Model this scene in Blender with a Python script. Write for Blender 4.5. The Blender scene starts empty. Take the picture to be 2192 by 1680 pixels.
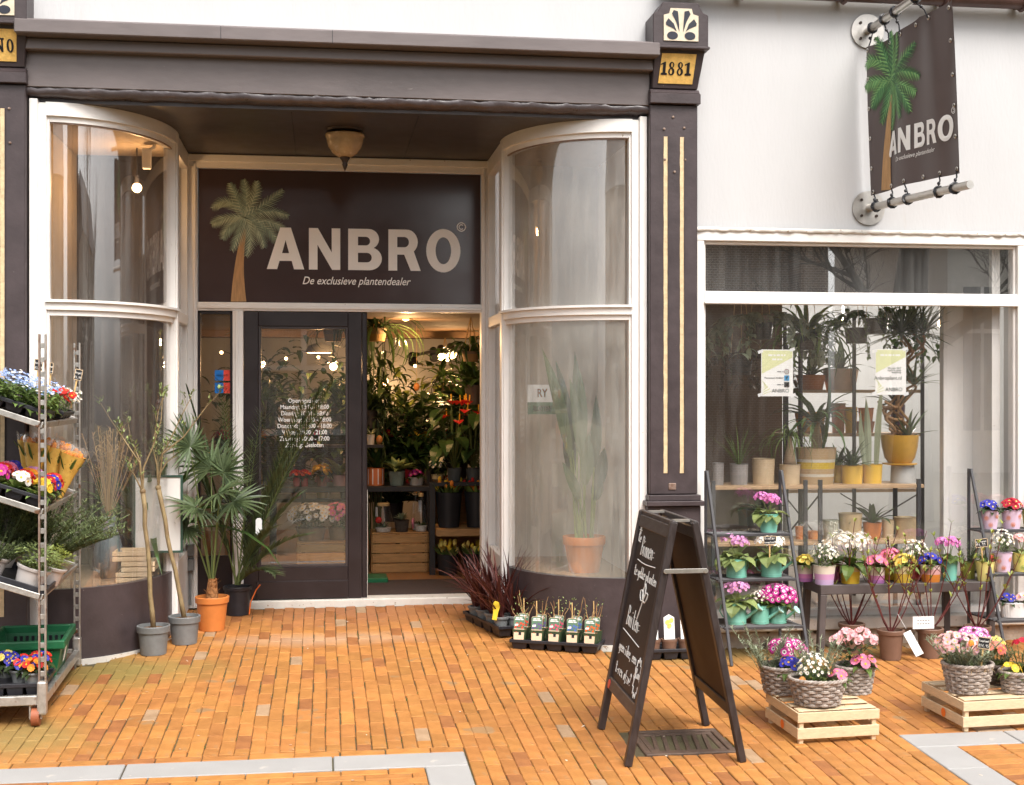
import bpy, bmesh, math, random
from mathutils import Vector, Matrix
R = math.radians
sin, cos, pi = math.sin, math.cos, math.pi
rnd = random.Random(7)
scene = bpy.context.scene
col = scene.collection

# ------------------------------------------------------------------ camera
F_PX, YAW, CAM_Y, CAM_Z = 2850.0, R(8.1), -8.6, 1.70
cd = bpy.data.cameras.new('camera'); cam = bpy.data.objects.new('camera', cd); col.objects.link(cam)
cam.location = (0, CAM_Y, CAM_Z); cam.rotation_euler = (R(90), 0, -YAW)
cd.sensor_width = 36; cd.lens = F_PX / 2191 * 36; cd.clip_start = .05; cd.clip_end = 500
scene.camera = cam
# ------------------------------------------------------------------ world, sun, exposure
world = bpy.data.worlds.new('World'); scene.world = world; world.use_nodes = True
wn = world.node_tree; wn.nodes.clear()
sky = wn.nodes.new('ShaderNodeTexSky'); sky.sky_type = 'NISHITA'; sky.sun_disc = False
SUN_EL, SUN_AZ = R(53), R(160)          # high, from behind the camera and to its right
sky.sun_elevation = SUN_EL; sky.sun_rotation = SUN_AZ
sky.air_density = 1.0; sky.dust_density = 4.0; sky.ozone_density = 1.0
hs = wn.nodes.new('ShaderNodeHueSaturation'); hs.inputs['Saturation'].default_value = .12
bg = wn.nodes.new('ShaderNodeBackground'); bg.inputs['Strength'].default_value = .15
wo = wn.nodes.new('ShaderNodeOutputWorld')
wn.links.new(sky.outputs[0], hs.inputs['Color']); wn.links.new(hs.outputs[0], bg.inputs['Color']); wn.links.new(bg.outputs[0], wo.inputs['Surface'])
sd = bpy.data.lights.new('sun', 'SUN'); sun = bpy.data.objects.new('sun', sd); col.objects.link(sun)
sd.energy = 1.5; sd.angle = R(32); sd.color = (1, .93, .84)
sdir = Vector((sin(SUN_AZ) * cos(SUN_EL), cos(SUN_AZ) * cos(SUN_EL), sin(SUN_EL)))
sun.rotation_euler = sdir.to_track_quat('Z', 'Y').to_euler()
vs = scene.view_settings
vs.view_transform = 'Standard'; vs.look = 'None'; vs.gamma = 1; vs.use_curve_mapping = False; vs.exposure = 1.05
scene.cycles.max_bounces = 6; scene.cycles.transparent_max_bounces = 16
scene.cycles.diffuse_bounces = 3; scene.cycles.glossy_bounces = 3; scene.cycles.sample_clamp_indirect = 4
scene.cycles.caustics_reflective = False; scene.cycles.caustics_refractive = False

# ------------------------------------------------------------------ picture <-> place (2191-wide picture)
_S, _C = sin(YAW), cos(YAW)
SL = .04                                # the pavement rises towards the shop
def gz(Y): return SL * max(Y, -5.)
def _ray(x, y):
    u = (x - 1095.5) / F_PX; v = (840. - y) / F_PX
    return _S + u * _C, _C - u * _S, v
def P(x, y, Y):
    a, b, c = _ray(x, y); t = (Y - CAM_Y) / b
    return Vector((a * t, Y, CAM_Z + c * t))
def G(x, y):
    a, b, c = _ray(x, y); t = (SL * CAM_Y - CAM_Z) / (c - SL * b)
    return Vector((a * t, CAM_Y + b * t, CAM_Z + c * t))
def depth(p): return p[0] * _S + (p[1] - CAM_Y) * _C
def scale_at(p): return depth(p) / F_PX  # metres per picture pixel

# ------------------------------------------------------------------ materials
MATS = {}
def lin(r, g, b):
    f = lambda c: (c / 255 / 12.92) if c <= 10 else ((c / 255 + .055) / 1.055) ** 2.4
    return (f(r), f(g), f(b))
def mat(name, c, rough=.55, var=.12, scale=14, c2=None, bump=0., bscale=120, metal=0, spec=.4, stretch=None, island=0., emit=0, sheen=0, trans=0, edge=.5, coat=0, speck=None, seam=None):
    """principled material: base colour with noise variation, optional second colour patches, bump, per-island variation"""
    if name in MATS: return MATS[name]
    m = bpy.data.materials.new(name); m.use_nodes = True; MATS[name] = m
    nt = m.node_tree; N = nt.nodes; L = nt.links
    b = N['Principled BSDF']
    b.inputs['Roughness'].default_value = rough; b.inputs['Metallic'].default_value = metal
    b.inputs['Specular IOR Level'].default_value = spec
    if coat: b.inputs['Coat Weight'].default_value = coat; b.inputs['Coat Roughness'].default_value = .08
    if trans: b.inputs['Transmission Weight'].default_value = trans
    tc = N.new('ShaderNodeTexCoord'); mp = N.new('ShaderNodeMapping')
    if stretch: mp.inputs['Scale'].default_value = stretch
    L.new(tc.outputs['Object'], mp.inputs['Vector'])
    nz = N.new('ShaderNodeTexNoise'); nz.inputs['Scale'].default_value = scale; nz.inputs['Detail'].default_value = 3; nz.inputs['Roughness'].default_value = .65
    L.new(mp.outputs[0], nz.inputs['Vector'])
    rp = N.new('ShaderNodeValToRGB'); e = rp.color_ramp.elements
    c2 = c2 or tuple(min(1, x * (1 + var)) for x in c); c1 = tuple(x * (1 - var) for x in c)
    e[0].position = edge - .25; e[0].color = (*c1, 1); e[1].position = edge + .25; e[1].color = (*c2, 1)
    L.new(nz.outputs['Fac'], rp.inputs['Fac'])
    out = rp.outputs['Color']
    if island:
        g = N.new('ShaderNodeNewGeometry'); oi = N.new('ShaderNodeObjectInfo')
        ad = N.new('ShaderNodeMath'); ad.operation = 'ADD'; L.new(g.outputs['Random Per Island'], ad.inputs[0]); L.new(oi.outputs['Random'], ad.inputs[1])
        fr = N.new('ShaderNodeMath'); fr.operation = 'FRACT'; L.new(ad.outputs[0], fr.inputs[0])
        mr = N.new('ShaderNodeMapRange'); mr.inputs['To Min'].default_value = 1 - island; mr.inputs['To Max'].default_value = 1 + island
        L.new(fr.outputs[0], mr.inputs['Value'])
        h = N.new('ShaderNodeHueSaturation'); L.new(out, h.inputs['Color']); L.new(mr.outputs[0], h.inputs['Value'])
        mr2 = N.new('ShaderNodeMapRange'); mr2.inputs['To Min'].default_value = .5 - island * .03; mr2.inputs['To Max'].default_value = .5 + island * .02
        f2 = N.new('ShaderNodeMath'); f2.operation = 'MULTIPLY'; f2.inputs[1].default_value = 7.31; L.new(fr.outputs[0], f2.inputs[0])
        f3 = N.new('ShaderNodeMath'); f3.operation = 'FRACT'; L.new(f2.outputs[0], f3.inputs[0]); L.new(f3.outputs[0], mr2.inputs['Value']); L.new(mr2.outputs[0], h.inputs['Hue'])
        out = h.outputs['Color']
    if speck:                                      # (colour, scale, threshold): chips, stains
        n2 = N.new('ShaderNodeTexNoise'); n2.inputs['Scale'].default_value = speck[1]; n2.inputs['Detail'].default_value = 2
        L.new(mp.outputs[0], n2.inputs['Vector'])
        r2 = N.new('ShaderNodeValToRGB'); r2.color_ramp.elements[0].position = speck[2]; r2.color_ramp.elements[1].position = min(1, speck[2] + .05)
        L.new(n2.outputs['Fac'], r2.inputs['Fac'])
        mx = N.new('ShaderNodeMix'); mx.data_type = 'RGBA'; L.new(r2.outputs['Color'], mx.inputs['Factor']); L.new(out, mx.inputs[6]); mx.inputs[7].default_value = (*speck[0], 1)
        out = mx.outputs[2]
    L.new(out, b.inputs['Base Color'])
    if emit:
        b.inputs['Emission Color'].default_value = (*c, 1); b.inputs['Emission Strength'].default_value = emit
    rr = N.new('ShaderNodeMapRange'); rr.inputs['To Min'].default_value = max(.03, rough - .1); rr.inputs['To Max'].default_value = min(1, rough + .12)
    L.new(nz.outputs['Fac'], rr.inputs['Value']); L.new(rr.outputs[0], b.inputs['Roughness'])
    if bump:
        nb = N.new('ShaderNodeTexNoise'); nb.inputs['Scale'].default_value = bscale; nb.inputs['Detail'].default_value = 2
        L.new(mp.outputs[0], nb.inputs['Vector'])
        bm = N.new('ShaderNodeBump'); bm.inputs['Strength'].default_value = bump; bm.inputs['Distance'].default_value = .01
        L.new(nb.outputs['Fac'], bm.inputs['Height']); L.new(bm.outputs[0], b.inputs['Normal'])
    return m
def leafmat(name, c, c2=None, rough=.5, island=.3, trans=.25):
    """leaf: diffuse + some translucency, colour varied leaf by leaf"""
    if name in MATS: return MATS[name]
    m = bpy.data.materials.new(name); m.use_nodes = True; MATS[name] = m
    nt = m.node_tree; N = nt.nodes; L = nt.links; b = N['Principled BSDF']
    b.inputs['Roughness'].default_value = rough; b.inputs['Specular IOR Level'].default_value = .35
    g = N.new('ShaderNodeNewGeometry'); rp = N.new('ShaderNodeValToRGB'); e = rp.color_ramp.elements
    c2 = c2 or tuple(min(1, x * 1.2) for x in c)
    e[0].color = (*[x * (1 - island) for x in c], 1); e[1].color = (*[min(1, x * (1 + island * .8)) for x in c2], 1)
    k = e.new(.5); k.color = (*[(p + q) / 2 * f for p, q, f in zip(c, c2, (1.08, 1, .9))], 1)
    L.new(g.outputs['Random Per Island'], rp.inputs['Fac']); L.new(rp.outputs[0], b.inputs['Base Color'])
    tr = N.new('ShaderNodeBsdfTranslucent'); L.new(rp.outputs[0], tr.inputs['Color'])
    mx = N.new('ShaderNodeMixShader'); mx.inputs[0].default_value = trans
    L.new(b.outputs[0], mx.inputs[1]); L.new(tr.outputs[0], mx.inputs[2]); L.new(mx.outputs[0], N['Material Output'].inputs['Surface'])
    return m
def glassmat(name, dirt=.06, fog=0., fogcol=(.75, .75, .72), ior=1.5, streak=(9, 9, .6), tint=(1, 1, 1), fscale=2.2, rough=0.0, lo=.42, hi=.75):
    """window pane: clear/mirror by Fresnel, with a film of dirt, streaks and condensation"""
    if name in MATS: return MATS[name]
    m = bpy.data.materials.new(name); m.use_nodes = True; MATS[name] = m
    nt = m.node_tree; N = nt.nodes; L = nt.links; N.remove(N['Principled BSDF'])
    t = N.new('ShaderNodeBsdfTransparent'); t.inputs['Color'].default_value = (*tint, 1)
    g = N.new('ShaderNodeBsdfGlossy'); g.inputs['Roughness'].default_value = rough; g.inputs['Color'].default_value = (1, 1, 1, 1)
    r0 = ((ior - 1) / (ior + 1)) ** 2              # Schlick reflectance, the same from both sides of the pane
    lw = N.new('ShaderNodeLayerWeight'); lw.inputs['Blend'].default_value = .5
    pw = N.new('ShaderNodeMath'); pw.operation = 'POWER'; pw.inputs[1].default_value = 5; L.new(lw.outputs['Facing'], pw.inputs[0])
    fr = N.new('ShaderNodeMapRange'); fr.inputs['To Min'].default_value = r0; fr.inputs['To Max'].default_value = 1; L.new(pw.outputs[0], fr.inputs['Value'])
    m1 = N.new('ShaderNodeMixShader'); L.new(fr.outputs[0], m1.inputs[0]); L.new(t.outputs[0], m1.inputs[1]); L.new(g.outputs[0], m1.inputs[2])
    d = N.new('ShaderNodeBsdfDiffuse'); d.inputs['Color'].default_value = (*fogcol, 1)
    tc = N.new('ShaderNodeTexCoord'); mp = N.new('ShaderNodeMapping'); mp.inputs['Scale'].default_value = streak
    L.new(tc.outputs['Object'], mp.inputs['Vector'])
    n1 = N.new('ShaderNodeTexNoise'); n1.inputs['Scale'].default_value = 2.0; n1.inputs['Detail'].default_value = 4; n1.inputs['Roughness'].default_value = .7
    L.new(mp.outputs[0], n1.inputs['Vector'])
    n2 = N.new('ShaderNodeTexNoise'); n2.inputs['Scale'].default_value = fscale; n2.inputs['Detail'].default_value = 3
    L.new(tc.outputs['Object'], n2.inputs['Vector'])
    r1 = N.new('ShaderNodeMapRange'); r1.inputs['From Min'].default_value = .45; r1.inputs['From Max'].default_value = .8; r1.inputs['To Min'].default_value = dirt * .15; r1.inputs['To Max'].default_value = dirt * 2.2
    L.new(n1.outputs['Fac'], r1.inputs['Value'])
    r2 = N.new('ShaderNodeMapRange'); r2.inputs['From Min'].default_value = lo; r2.inputs['From Max'].default_value = hi; r2.inputs['To Min'].default_value = fog * .25; r2.inputs['To Max'].default_value = fog
    L.new(n2.outputs['Fac'], r2.inputs['Value'])
    ad = N.new('ShaderNodeMath'); ad.operation = 'ADD'; ad.use_clamp = True; L.new(r1.outputs[0], ad.inputs[0]); L.new(r2.outputs[0], ad.inputs[1])
    m2 = N.new('ShaderNodeMixShader'); L.new(ad.outputs[0], m2.inputs[0]); L.new(m1.outputs[0], m2.inputs[1]); L.new(d.outputs[0], m2.inputs[2])
    L.new(m2.outputs[0], N['Material Output'].inputs['Surface'])
    return m
def emat(name, c, s):
    if name in MATS: return MATS[name]
    m = bpy.data.materials.new(name); m.use_nodes = True; MATS[name] = m
    b = m.node_tree.nodes['Principled BSDF']; b.inputs['Base Color'].default_value = (*c, 1)
    b.inputs['Emission Color'].default_value = (*c, 1); b.inputs['Emission Strength'].default_value = s
    return m

# ------------------------------------------------------------------ mesh building
class MB:
    """collects shapes, links them as ONE mesh object"""
    def __init__(s): s.v = []; s.f = []; s.m = []
    def add(s, vs, fs, mi=0):
        o = len(s.v); s.v += [tuple(p) for p in vs]; s.f += [tuple(i + o for i in f) for f in fs]; s.m += [mi] * len(fs); return s
    def box(s, x0, x1, y0, y1, z0, z1, mi=0):
        vs = [(x0, y0, z0), (x1, y0, z0), (x1, y1, z0), (x0, y1, z0), (x0, y0, z1), (x1, y0, z1), (x1, y1, z1), (x0, y1, z1)]
        return s.add(vs, [(3, 2, 1, 0), (4, 5, 6, 7), (0, 1, 5, 4), (1, 2, 6, 5), (2, 3, 7, 6), (3, 0, 4, 7)], mi)
    def bar(s, a, b, w, h, up=(0, 0, 1), mi=0):
        """rectangular bar from a to b, w sideways, h along up"""
        a = Vector(a); b = Vector(b); d = (b - a).normalized(); up = Vector(up)
        if abs(d.dot(up)) > .98: up = Vector((0, 1, 0)) if abs(d.z) > .9 else Vector((0, 0, 1))
        x = d.cross(up).normalized(); u = x.cross(d).normalized(); vs = []
        for p in (a, b):
            for sx, su in ((-1, -1), (1, -1), (1, 1), (-1, 1)): vs.append(p + x * (sx * w / 2) + u * (su * h / 2))
        return s.add(vs, [(0, 1, 2, 3), (7, 6, 5, 4), (0, 4, 5, 1), (1, 5, 6, 2), (2, 6, 7, 3), (3, 7, 4, 0)], mi)
    def tube(s, pts, r, n=8, mi=0, cap=True):
        pts = [Vector(p) for p in pts]; k = len(pts); rs = r if isinstance(r, (list, tuple)) else [r] * k
        vs = []; fs = []; ref = Vector((0, 0, 1))
        d0 = (pts[1] - pts[0]).normalized()
        x = d0.cross(ref) if abs(d0.z) < .9 else d0.cross(Vector((1, 0, 0)))
        x.normalize()
        for i in range(k):
            d = (pts[min(k - 1, i + 1)] - pts[max(0, i - 1)]).normalized()
            x = (x - d * x.dot(d))
            if x.length < 1e-6: x = d.orthogonal()
            x.normalize(); y = d.cross(x)
            for j in range(n):
                a = 2 * pi * j / n; vs.append(pts[i] + (x * cos(a) + y * sin(a)) * rs[i])
        for i in range(k - 1):
            for j in range(n): fs.append((i * n + j, i * n + (j + 1) % n, (i + 1) * n + (j + 1) % n, (i + 1) * n + j))
        if cap: fs.append(tuple(range(n - 1, -1, -1))); fs.append(tuple((k - 1) * n + j for j in range(n)))
        return s.add(vs, fs, mi)
    def lathe(s, prof, n=24, c=(0, 0, 0), mi=0, close=False):
        vs = []; fs = []; k = len(prof)
        for r, z in prof:
            for j in range(n):
                a = 2 * pi * j / n; vs.append((c[0] + r * cos(a), c[1] + r * sin(a), c[2] + z))
        for i in range(k - 1):
            for j in range(n): fs.append((i * n + j, i * n + (j + 1) % n, (i + 1) * n + (j + 1) % n, (i + 1) * n + j))
        fs.append(tuple(range(n - 1, -1, -1)))
        if close: fs.append(tuple((k - 1) * n + j for j in range(n)))
        return s.add(vs, fs, mi)
    def ball(s, c, r, n=10, k=6, mi=0, sq=(1, 1, 1)):
        prof = [(r * sin(pi * i / k) + 1e-5, -r * cos(pi * i / k)) for i in range(k + 1)]
        o = len(s.v); s.lathe(prof, n, (0, 0, 0), mi)
        for i in range(o, len(s.v)): p = s.v[i]; s.v[i] = (c[0] + p[0] * sq[0], c[1] + p[1] * sq[1], c[2] + p[2] * sq[2])
        return s
    def prism(s, poly, axis_o, ax, ay, az, t, mi=0):
        """polygon (u,v) extruded by t along az, placed at axis_o"""
        o = Vector(axis_o); ax = Vector(ax); ay = Vector(ay); az = Vector(az); n = len(poly)
        vs = [o + ax * u + ay * v for u, v in poly] + [o + ax * u + ay * v + az * t for u, v in poly]
        fs = [tuple(range(n - 1, -1, -1)), tuple(range(n, 2 * n))] + [(i, (i + 1) % n, n + (i + 1) % n, n + i) for i in range(n)]
        return s.add(vs, fs, mi)
    def leaf(s, b, d, up, L, w, bend=.3, n=4, fold=.0, prof=None, mi=0, twist=0):
        """a leaf blade: from b along d, bending down (away from up), with an optional keel fold"""
        b = Vector(b); d = Vector(d).normalized(); up = Vector(up); x = d.cross(up)
        if x.length < 1e-4: x = d.orthogonal()
        x.normalize(); u = x.cross(d).normalized(); vs = []; fs = []
        p = b.copy(); st = L / n; three = fold != 0
        for i in range(n + 1):
            t = i / n; ww = w * (prof(t) if prof else sin(pi * min(1, .12 + .88 * t) ** .8) + .02) / 2
            if three: vs += [p - x * ww + u * (abs(ww) * fold), p.copy(), p + x * ww + u * (abs(ww) * fold)]
            else: vs += [p - x * ww, p + x * ww]
            a = bend / n * (1 + t); d = (d * cos(a) - u * sin(a)).normalized(); u = x.cross(d).normalized(); p = p + d * st
            if twist:
                q = Matrix.Rotation(twist / n, 3, d); x = q @ x; u = q @ u
        if three:
            for i in range(n):
                o = i * 3; fs += [(o, o + 1, o + 4, o + 3), (o + 1, o + 2, o + 5, o + 4)]
        else:
            for i in range(n): o = i * 2; fs.append((o, o + 1, o + 3, o + 2))
        return s.add(vs, fs, mi)
    def flower(s, c, nrm, r, petals=5, mi=0, eye=1, er=.3, cup=.25, wid=.95, ring=None, rr=.5):
        """flat blossom: petals round a centre; mi petal slot, eye centre slot, ring an inner colour zone"""
        c = Vector(c); z = Vector(nrm).normalized(); x = z.orthogonal().normalized(); y = z.cross(x); a0 = rnd.random() * 6.28
        for k in range(petals):
            a = a0 + 2 * pi * k / petals; d = x * cos(a) + y * sin(a); t = z.cross(d); h = 2 * pi / petals * wid / 2
            w1 = r * .75 * sin(h) * 1.15; p0 = c; lift = z * (cup * r)
            vs = [p0, c + d * (r * .7) - t * w1 + lift * .7, c + d * (r * .98) - t * w1 * .55 + lift, c + d * (r * .92) + lift * .95, c + d * (r * .98) + t * w1 * .55 + lift, c + d * (r * .7) + t * w1 + lift * .7]
            s.add(vs, [(0, 1, 2, 3), (0, 3, 4, 5)], mi)
        if ring is not None:
            n = 8; s.add([c + z * (cup * r * .35 + r * .04)] + [c + (x * cos(2 * pi * j / n) + y * sin(2 * pi * j / n)) * (r * rr) + z * (cup * r * rr + r * .06) for j in range(n)], [(0, j + 1, (j + 1) % n + 1) for j in range(n)], ring)
        if eye is not None:
            n = 6; s.add([c + z * (cup * r * .3 + r * .16)] + [c + (x * cos(2 * pi * j / n) + y * sin(2 * pi * j / n)) * (r * er) + z * (cup * r * .25 + r * .1) for j in range(n)], [(0, j + 1, (j + 1) % n + 1) for j in range(n)], eye)
        return s
    def move(s, M):
        s.v = [tuple(M @ Vector(p)) for p in s.v]; return s
    def build(s, name, mats, parent=None, smooth=False, bevel=0, seg=1, stuff=False, auto=None):
        me = bpy.data.meshes.new(name); me.from_pydata(s.v, [], s.f)
        for m in (mats if isinstance(mats, (list, tuple)) else [mats]): me.materials.append(m)
        if any(s.m): me.polygons.foreach_set('material_index', s.m)
        if smooth: me.polygons.foreach_set('use_smooth', [True] * len(me.polygons))
        me.update()
        if smooth and auto: me.set_sharp_from_angle(angle=R(auto))
        o = bpy.data.objects.new(name, me); col.objects.link(o)
        if parent: o.parent = parent
        if bevel:
            b = o.modifiers.new('bevel', 'BEVEL'); b.width = bevel; b.segments = seg; b.limit_method = 'ANGLE'; b.angle_limit = R(40)
        if stuff: o['kind'] = 'stuff'
        return o
LABELS = {}
def tag(o, label, cat, group=None):
    o['label'] = label; o['category'] = cat
    if group: o['group'] = group
    return o
def thing(name, label, cat, loc=(0, 0, 0), rz=0, group=None, tilt=None):
    o = bpy.data.objects.new(name, None); col.objects.link(o); o.empty_display_size = .05
    o.location = loc; o.rotation_euler = (tilt[0] if tilt else 0, tilt[1] if tilt else 0, rz)
    return tag(o, label, cat, group)
def struct(o): o['kind'] = 'structure'; return o
def part(name, parent, mats, fn, **k):
    m = MB(); fn(m); return m.build(name, mats, parent, **k)

# ---- palette
white = mat('white_paint', (.78, .75, .72), .4, .05, 5, speck=((.34, .25, .17), 38, .75), bump=.06, bscale=60)
white_worn = mat('white_paint_worn', (.62, .58, .53), .5, .1, 9, speck=((.30, .21, .14), 30, .66), bump=.15, bscale=60)
stucco = mat('white_stucco', (.53, .526, .532), .75, .06, 1.6, bump=.14, bscale=45, stretch=(1, 1, .3), speck=((.52, .50, .48), 5, .68))
dark = mat('dark_brown_paint', (.054, .040, .042), .42, .22, 7, bump=.12, bscale=40, speck=((.2, .17, .16), 60, .76))
dark_f = mat('bleached_brown_sky_sheen', (.15, .126, .124), .4, .2, 4, bump=.1, bscale=40, speck=((.24, .21, .2), 60, .76), stretch=(.4, 1, 1))  # weathered paint, its colour lightened further to include the sky's gloss reflection
dark_c = mat('dark_ceiling_paint', (.050, .040, .040), .38, .12, 4)
lead = mat('dark_lead_flashing', (.075, .06, .063), .3, .2, 9, bump=.5, bscale=22, spec=.6)
gold = mat('ochre_gold_paint', (.62, .47, .28), .5, .22, 30, bump=.2, bscale=200)
goldp = mat('gold_plaque', (.74, .46, .13), .4, .22, 26, bump=.25, bscale=160)
cream = mat('cream_plaque', (.62, .53, .40), .5, .12, 30, bump=.2, bscale=160)
doorp = mat('door_black_brown_paint', (.024, .017, .018), .32, .2, 6, bump=.04, bscale=40)
black = mat('black_print', (.012, .012, .016), .4, .1)
blackpl = mat('black_plastic', (.022, .022, .027), .38, .25, 20, bump=.05)
greypl = mat('grey_plastic', (.17, .175, .175), .5, .18, 16, bump=.04)
steel = mat('brushed_steel', (.55, .52, .48), .34, .1, 30, metal=.9, spec=.5)
galv = mat('galvanised_steel', (.46, .44, .41), .42, .25, 25, metal=.75, speck=((.24, .13, .08), 14, .62))
rust = mat('rusty_steel', (.24, .13, .09), .6, .35, 20, c2=(.38, .30, .25), metal=.35)
soil = mat('soil', (.07, .042, .026), .9, .5, 60, bump=.8, bscale=120)
coir = mat('coir_mulch', (.20, .10, .045), .9, .5, 70, bump=.9, bscale=140)
wood = mat('pale_pine', (.66, .50, .32), .6, .14, 9, stretch=(3, 3, 14), bump=.1, bscale=50, speck=((.40, .25, .12), 14, .74))
crate_brown = mat('brown_crate_wood', (.40, .21, .075), .6, .3, 6, stretch=(1.5, 6, 14), bump=.15, bscale=40)
whitepr = mat('white_print', (.80, .79, .77), .5, .03)
# ------------------------------------------------------------------ 2D fills, lettering
def fill2d(polys, ext=0.002):
    cu = bpy.data.curves.new('tmp', 'CURVE'); cu.dimensions = '2D'; cu.fill_mode = 'BOTH'; cu.extrude = ext
    for p in polys:
        s = cu.splines.new('POLY'); s.points.add(len(p) - 1); s.use_cyclic_u = True
        for i, (x, y) in enumerate(p): s.points[i].co = (x, y, 0, 1)
    return _curve_out(cu)
def text2d(t, size=1, shear=0, bold=0, ext=.001, align='LEFT', space=1):
    cu = bpy.data.curves.new('tmp', 'FONT'); cu.body = t; cu.size = size; cu.shear = shear; cu.offset = bold; cu.extrude = ext
    cu.align_x = align; cu.space_character = space; cu.resolution_u = 3
    return _curve_out(cu)
def _curve_out(cu):
    o = bpy.data.objects.new('tmp', cu); col.objects.link(o)
    dg = bpy.context.evaluated_depsgraph_get(); me = bpy.data.meshes.new_from_object(o.evaluated_get(dg))
    vs = [tuple(v.co) for v in me.vertices]; fs = [tuple(p.vertices) for p in me.polygons]
    bpy.data.objects.remove(o); bpy.data.curves.remove(cu); bpy.data.meshes.remove(me)
    return vs, fs
def place2d(vf, fn): return [fn(*v) for v in vf[0]], vf[1]
def arc(cx, cy, rx, ry, a0, a1, n=14): return [(cx + rx * cos(R(a0 + (a1 - a0) * i / n)), cy + ry * sin(R(a0 + (a1 - a0) * i / n))) for i in range(n + 1)]
LET = {
 'A': [[(0, 0), (.34, 1), (.61, 1), (.95, 0), (.69, 0), (.63, .2), (.32, .2), (.26, 0)], [(.385, .385), (.565, .385), (.475, .70)]],
 'N': [[(0, 0), (0, 1), (.24, 1), (.61, .42), (.61, 1), (.84, 1), (.84, 0), (.62, 0), (.23, .60), (.23, 0)]],
 'B': [[(0, 0), (0, 1), (.48, 1)] + arc(.50, .755, .26, .245, 90, -60, 10)[1:] + arc(.52, .28, .31, .28, 62, -90, 12), [(.24, .6), (.24, .81)] + arc(.44, .705, .10, .105, 90, -90, 8), [(.24, .19), (.24, .42)] + arc(.47, .305, .11, .115, 90, -90, 8)],
 'R': [[(0, 0), (0, 1), (.48, 1)] + arc(.50, .70, .30, .30, 90, -50, 12)[1:] + [(.88, 0), (.61, 0), (.43, .39), (.24, .39), (.24, 0)], [(.24, .57), (.24, .82)] + arc(.44, .695, .12, .125, 90, -90, 8)],
 'O': [arc(.46, .5, .46, .53, 0, 355, 35), arc(.46, .5, .21, .33, 0, 350, 25)],
}
def letter2d(ch, x, y, w, h, ext=.003):
    W = {'A': .95, 'N': .84, 'B': .83, 'R': .88, 'O': .92}[ch]
    return fill2d([[(x + px * w / W, y + py * h) for px, py in p] for p in LET[ch]], ext)
# ---- a tiny pen alphabet for chalk and price cards: strokes in a 0..1 box
PEN = {'B': [[(0, 0), (.1, 1)], [(.1, 1), (.5, .9), (.5, .65), (.1, .52), (.55, .4), (.5, .1), (0, 0)]],
 'a': [[(.45, .5), (.1, .45), (.1, .05), (.4, .1), (.45, .5), (.45, 0)]], 'b': [[(.05, 1), (.05, 0), (.45, .1), (.4, .5), (.05, .4)]],
 'd': [[(.45, .45), (.1, .45), (.1, .05), (.45, .1)], [(.45, 1), (.45, 0)]], 'e': [[(.05, .3), (.45, .32), (.4, .55), (.1, .5), (.05, .1), (.25, 0), (.45, .1)]],
 'f': [[(.45, .95), (.2, .9), (.2, -.2)], [(0, .5), (.4, .5)]], 'g': [[(.45, .5), (.1, .5), (.1, .1), (.42, .12), (.45, .5), (.42, -.3), (.1, -.35)]],
 'i': [[(.2, .5), (.2, 0)], [(.2, .72), (.22, .78)]], 'k': [[(.05, 1), (.05, 0)], [(.45, .5), (.08, .25), (.45, 0)]], 'l': [[(.2, 1), (.2, .05), (.35, 0)]],
 'n': [[(.05, .5), (.05, 0), (.1, .4), (.3, .5), (.45, .35), (.45, 0)]], 'o': [[(.25, .5), (.05, .25), (.25, 0), (.45, .25), (.25, .5)]],
 'p': [[(.05, .5), (.05, -.4)], [(.05, .45), (.4, .5), (.45, .1), (.05, .05)]], 'r': [[(.05, .5), (.05, 0), (.12, .38), (.4, .5)]], 't': [[(.2, .95), (.2, .08), (.4, 0)], [(0, .6), (.42, .62)]],
 'u': [[(.05, .5), (.08, .05), (.35, .05), (.45, .5), (.45, 0)]], 'x': [[(.05, .5), (.45, 0)], [(.45, .5), (.05, 0)]], 'z': [[(.05, .5), (.45, .5), (.05, 0), (.45, 0)]],
 'w': [[(0, .5), (.12, 0), (.25, .4), (.38, 0), (.5, .5)]], 's': [[(.4, .5), (.1, .45), (.4, .15), (.05, .0)]], 'm': [[(0, 0), (.02, .5), (.25, .4), (.25, 0), (.27, .4), (.5, .45), (.5, 0)]], 'c': [[(.42, .5), (.1, .4), (.1, .05), (.42, .05)]],
 '=': [[(.05, .4), (.4, .42)], [(.05, .15), (.4, .18)]], ',': [[(.2, .1), (.1, -.2)]], '-': [[(.05, .3), (.4, .32)]], '?': [[(.05, .75), (.2, 1), (.45, .85), (.2, .4), (.2, .25)], [(.2, .02), (.22, .06)]],
 'R': [[(.05, 0), (.05, 1), (.4, .9), (.35, .55), (.08, .5), (.45, 0)]], 'G': [[(.45, .85), (.1, .8), (.05, .2), (.4, .05), (.45, .45), (.25, .45)]], 'C': [[(.45, .85), (.1, .85), (.05, .15), (.45, .1)]],
 'A': [[(0, 0), (.22, 1), (.45, 0)], [(.08, .35), (.4, .35)]], 'E': [[(.45, .9), (.1, .9), (.05, .1), (.45, .1)], [(0, .6), (.35, .6)], [(0, .4), (.35, .4)]], '1': [[(.1, .8), (.25, 1), (.25, 0)]], '4': [[(.3, 0), (.35, 1), (.05, .35), (.5, .35)]], '9': [[(.4, .6), (.1, .7), (.15, .95), (.4, .9), (.35, 0)]], '5': [[(.45, .95), (.1, .95), (.1, .55), (.4, .5), (.4, .1), (.05, .05)]],
 '3': [[(.05, .9), (.4, .9), (.2, .55), (.42, .4), (.3, .02), (.05, .1)]]}
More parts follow.
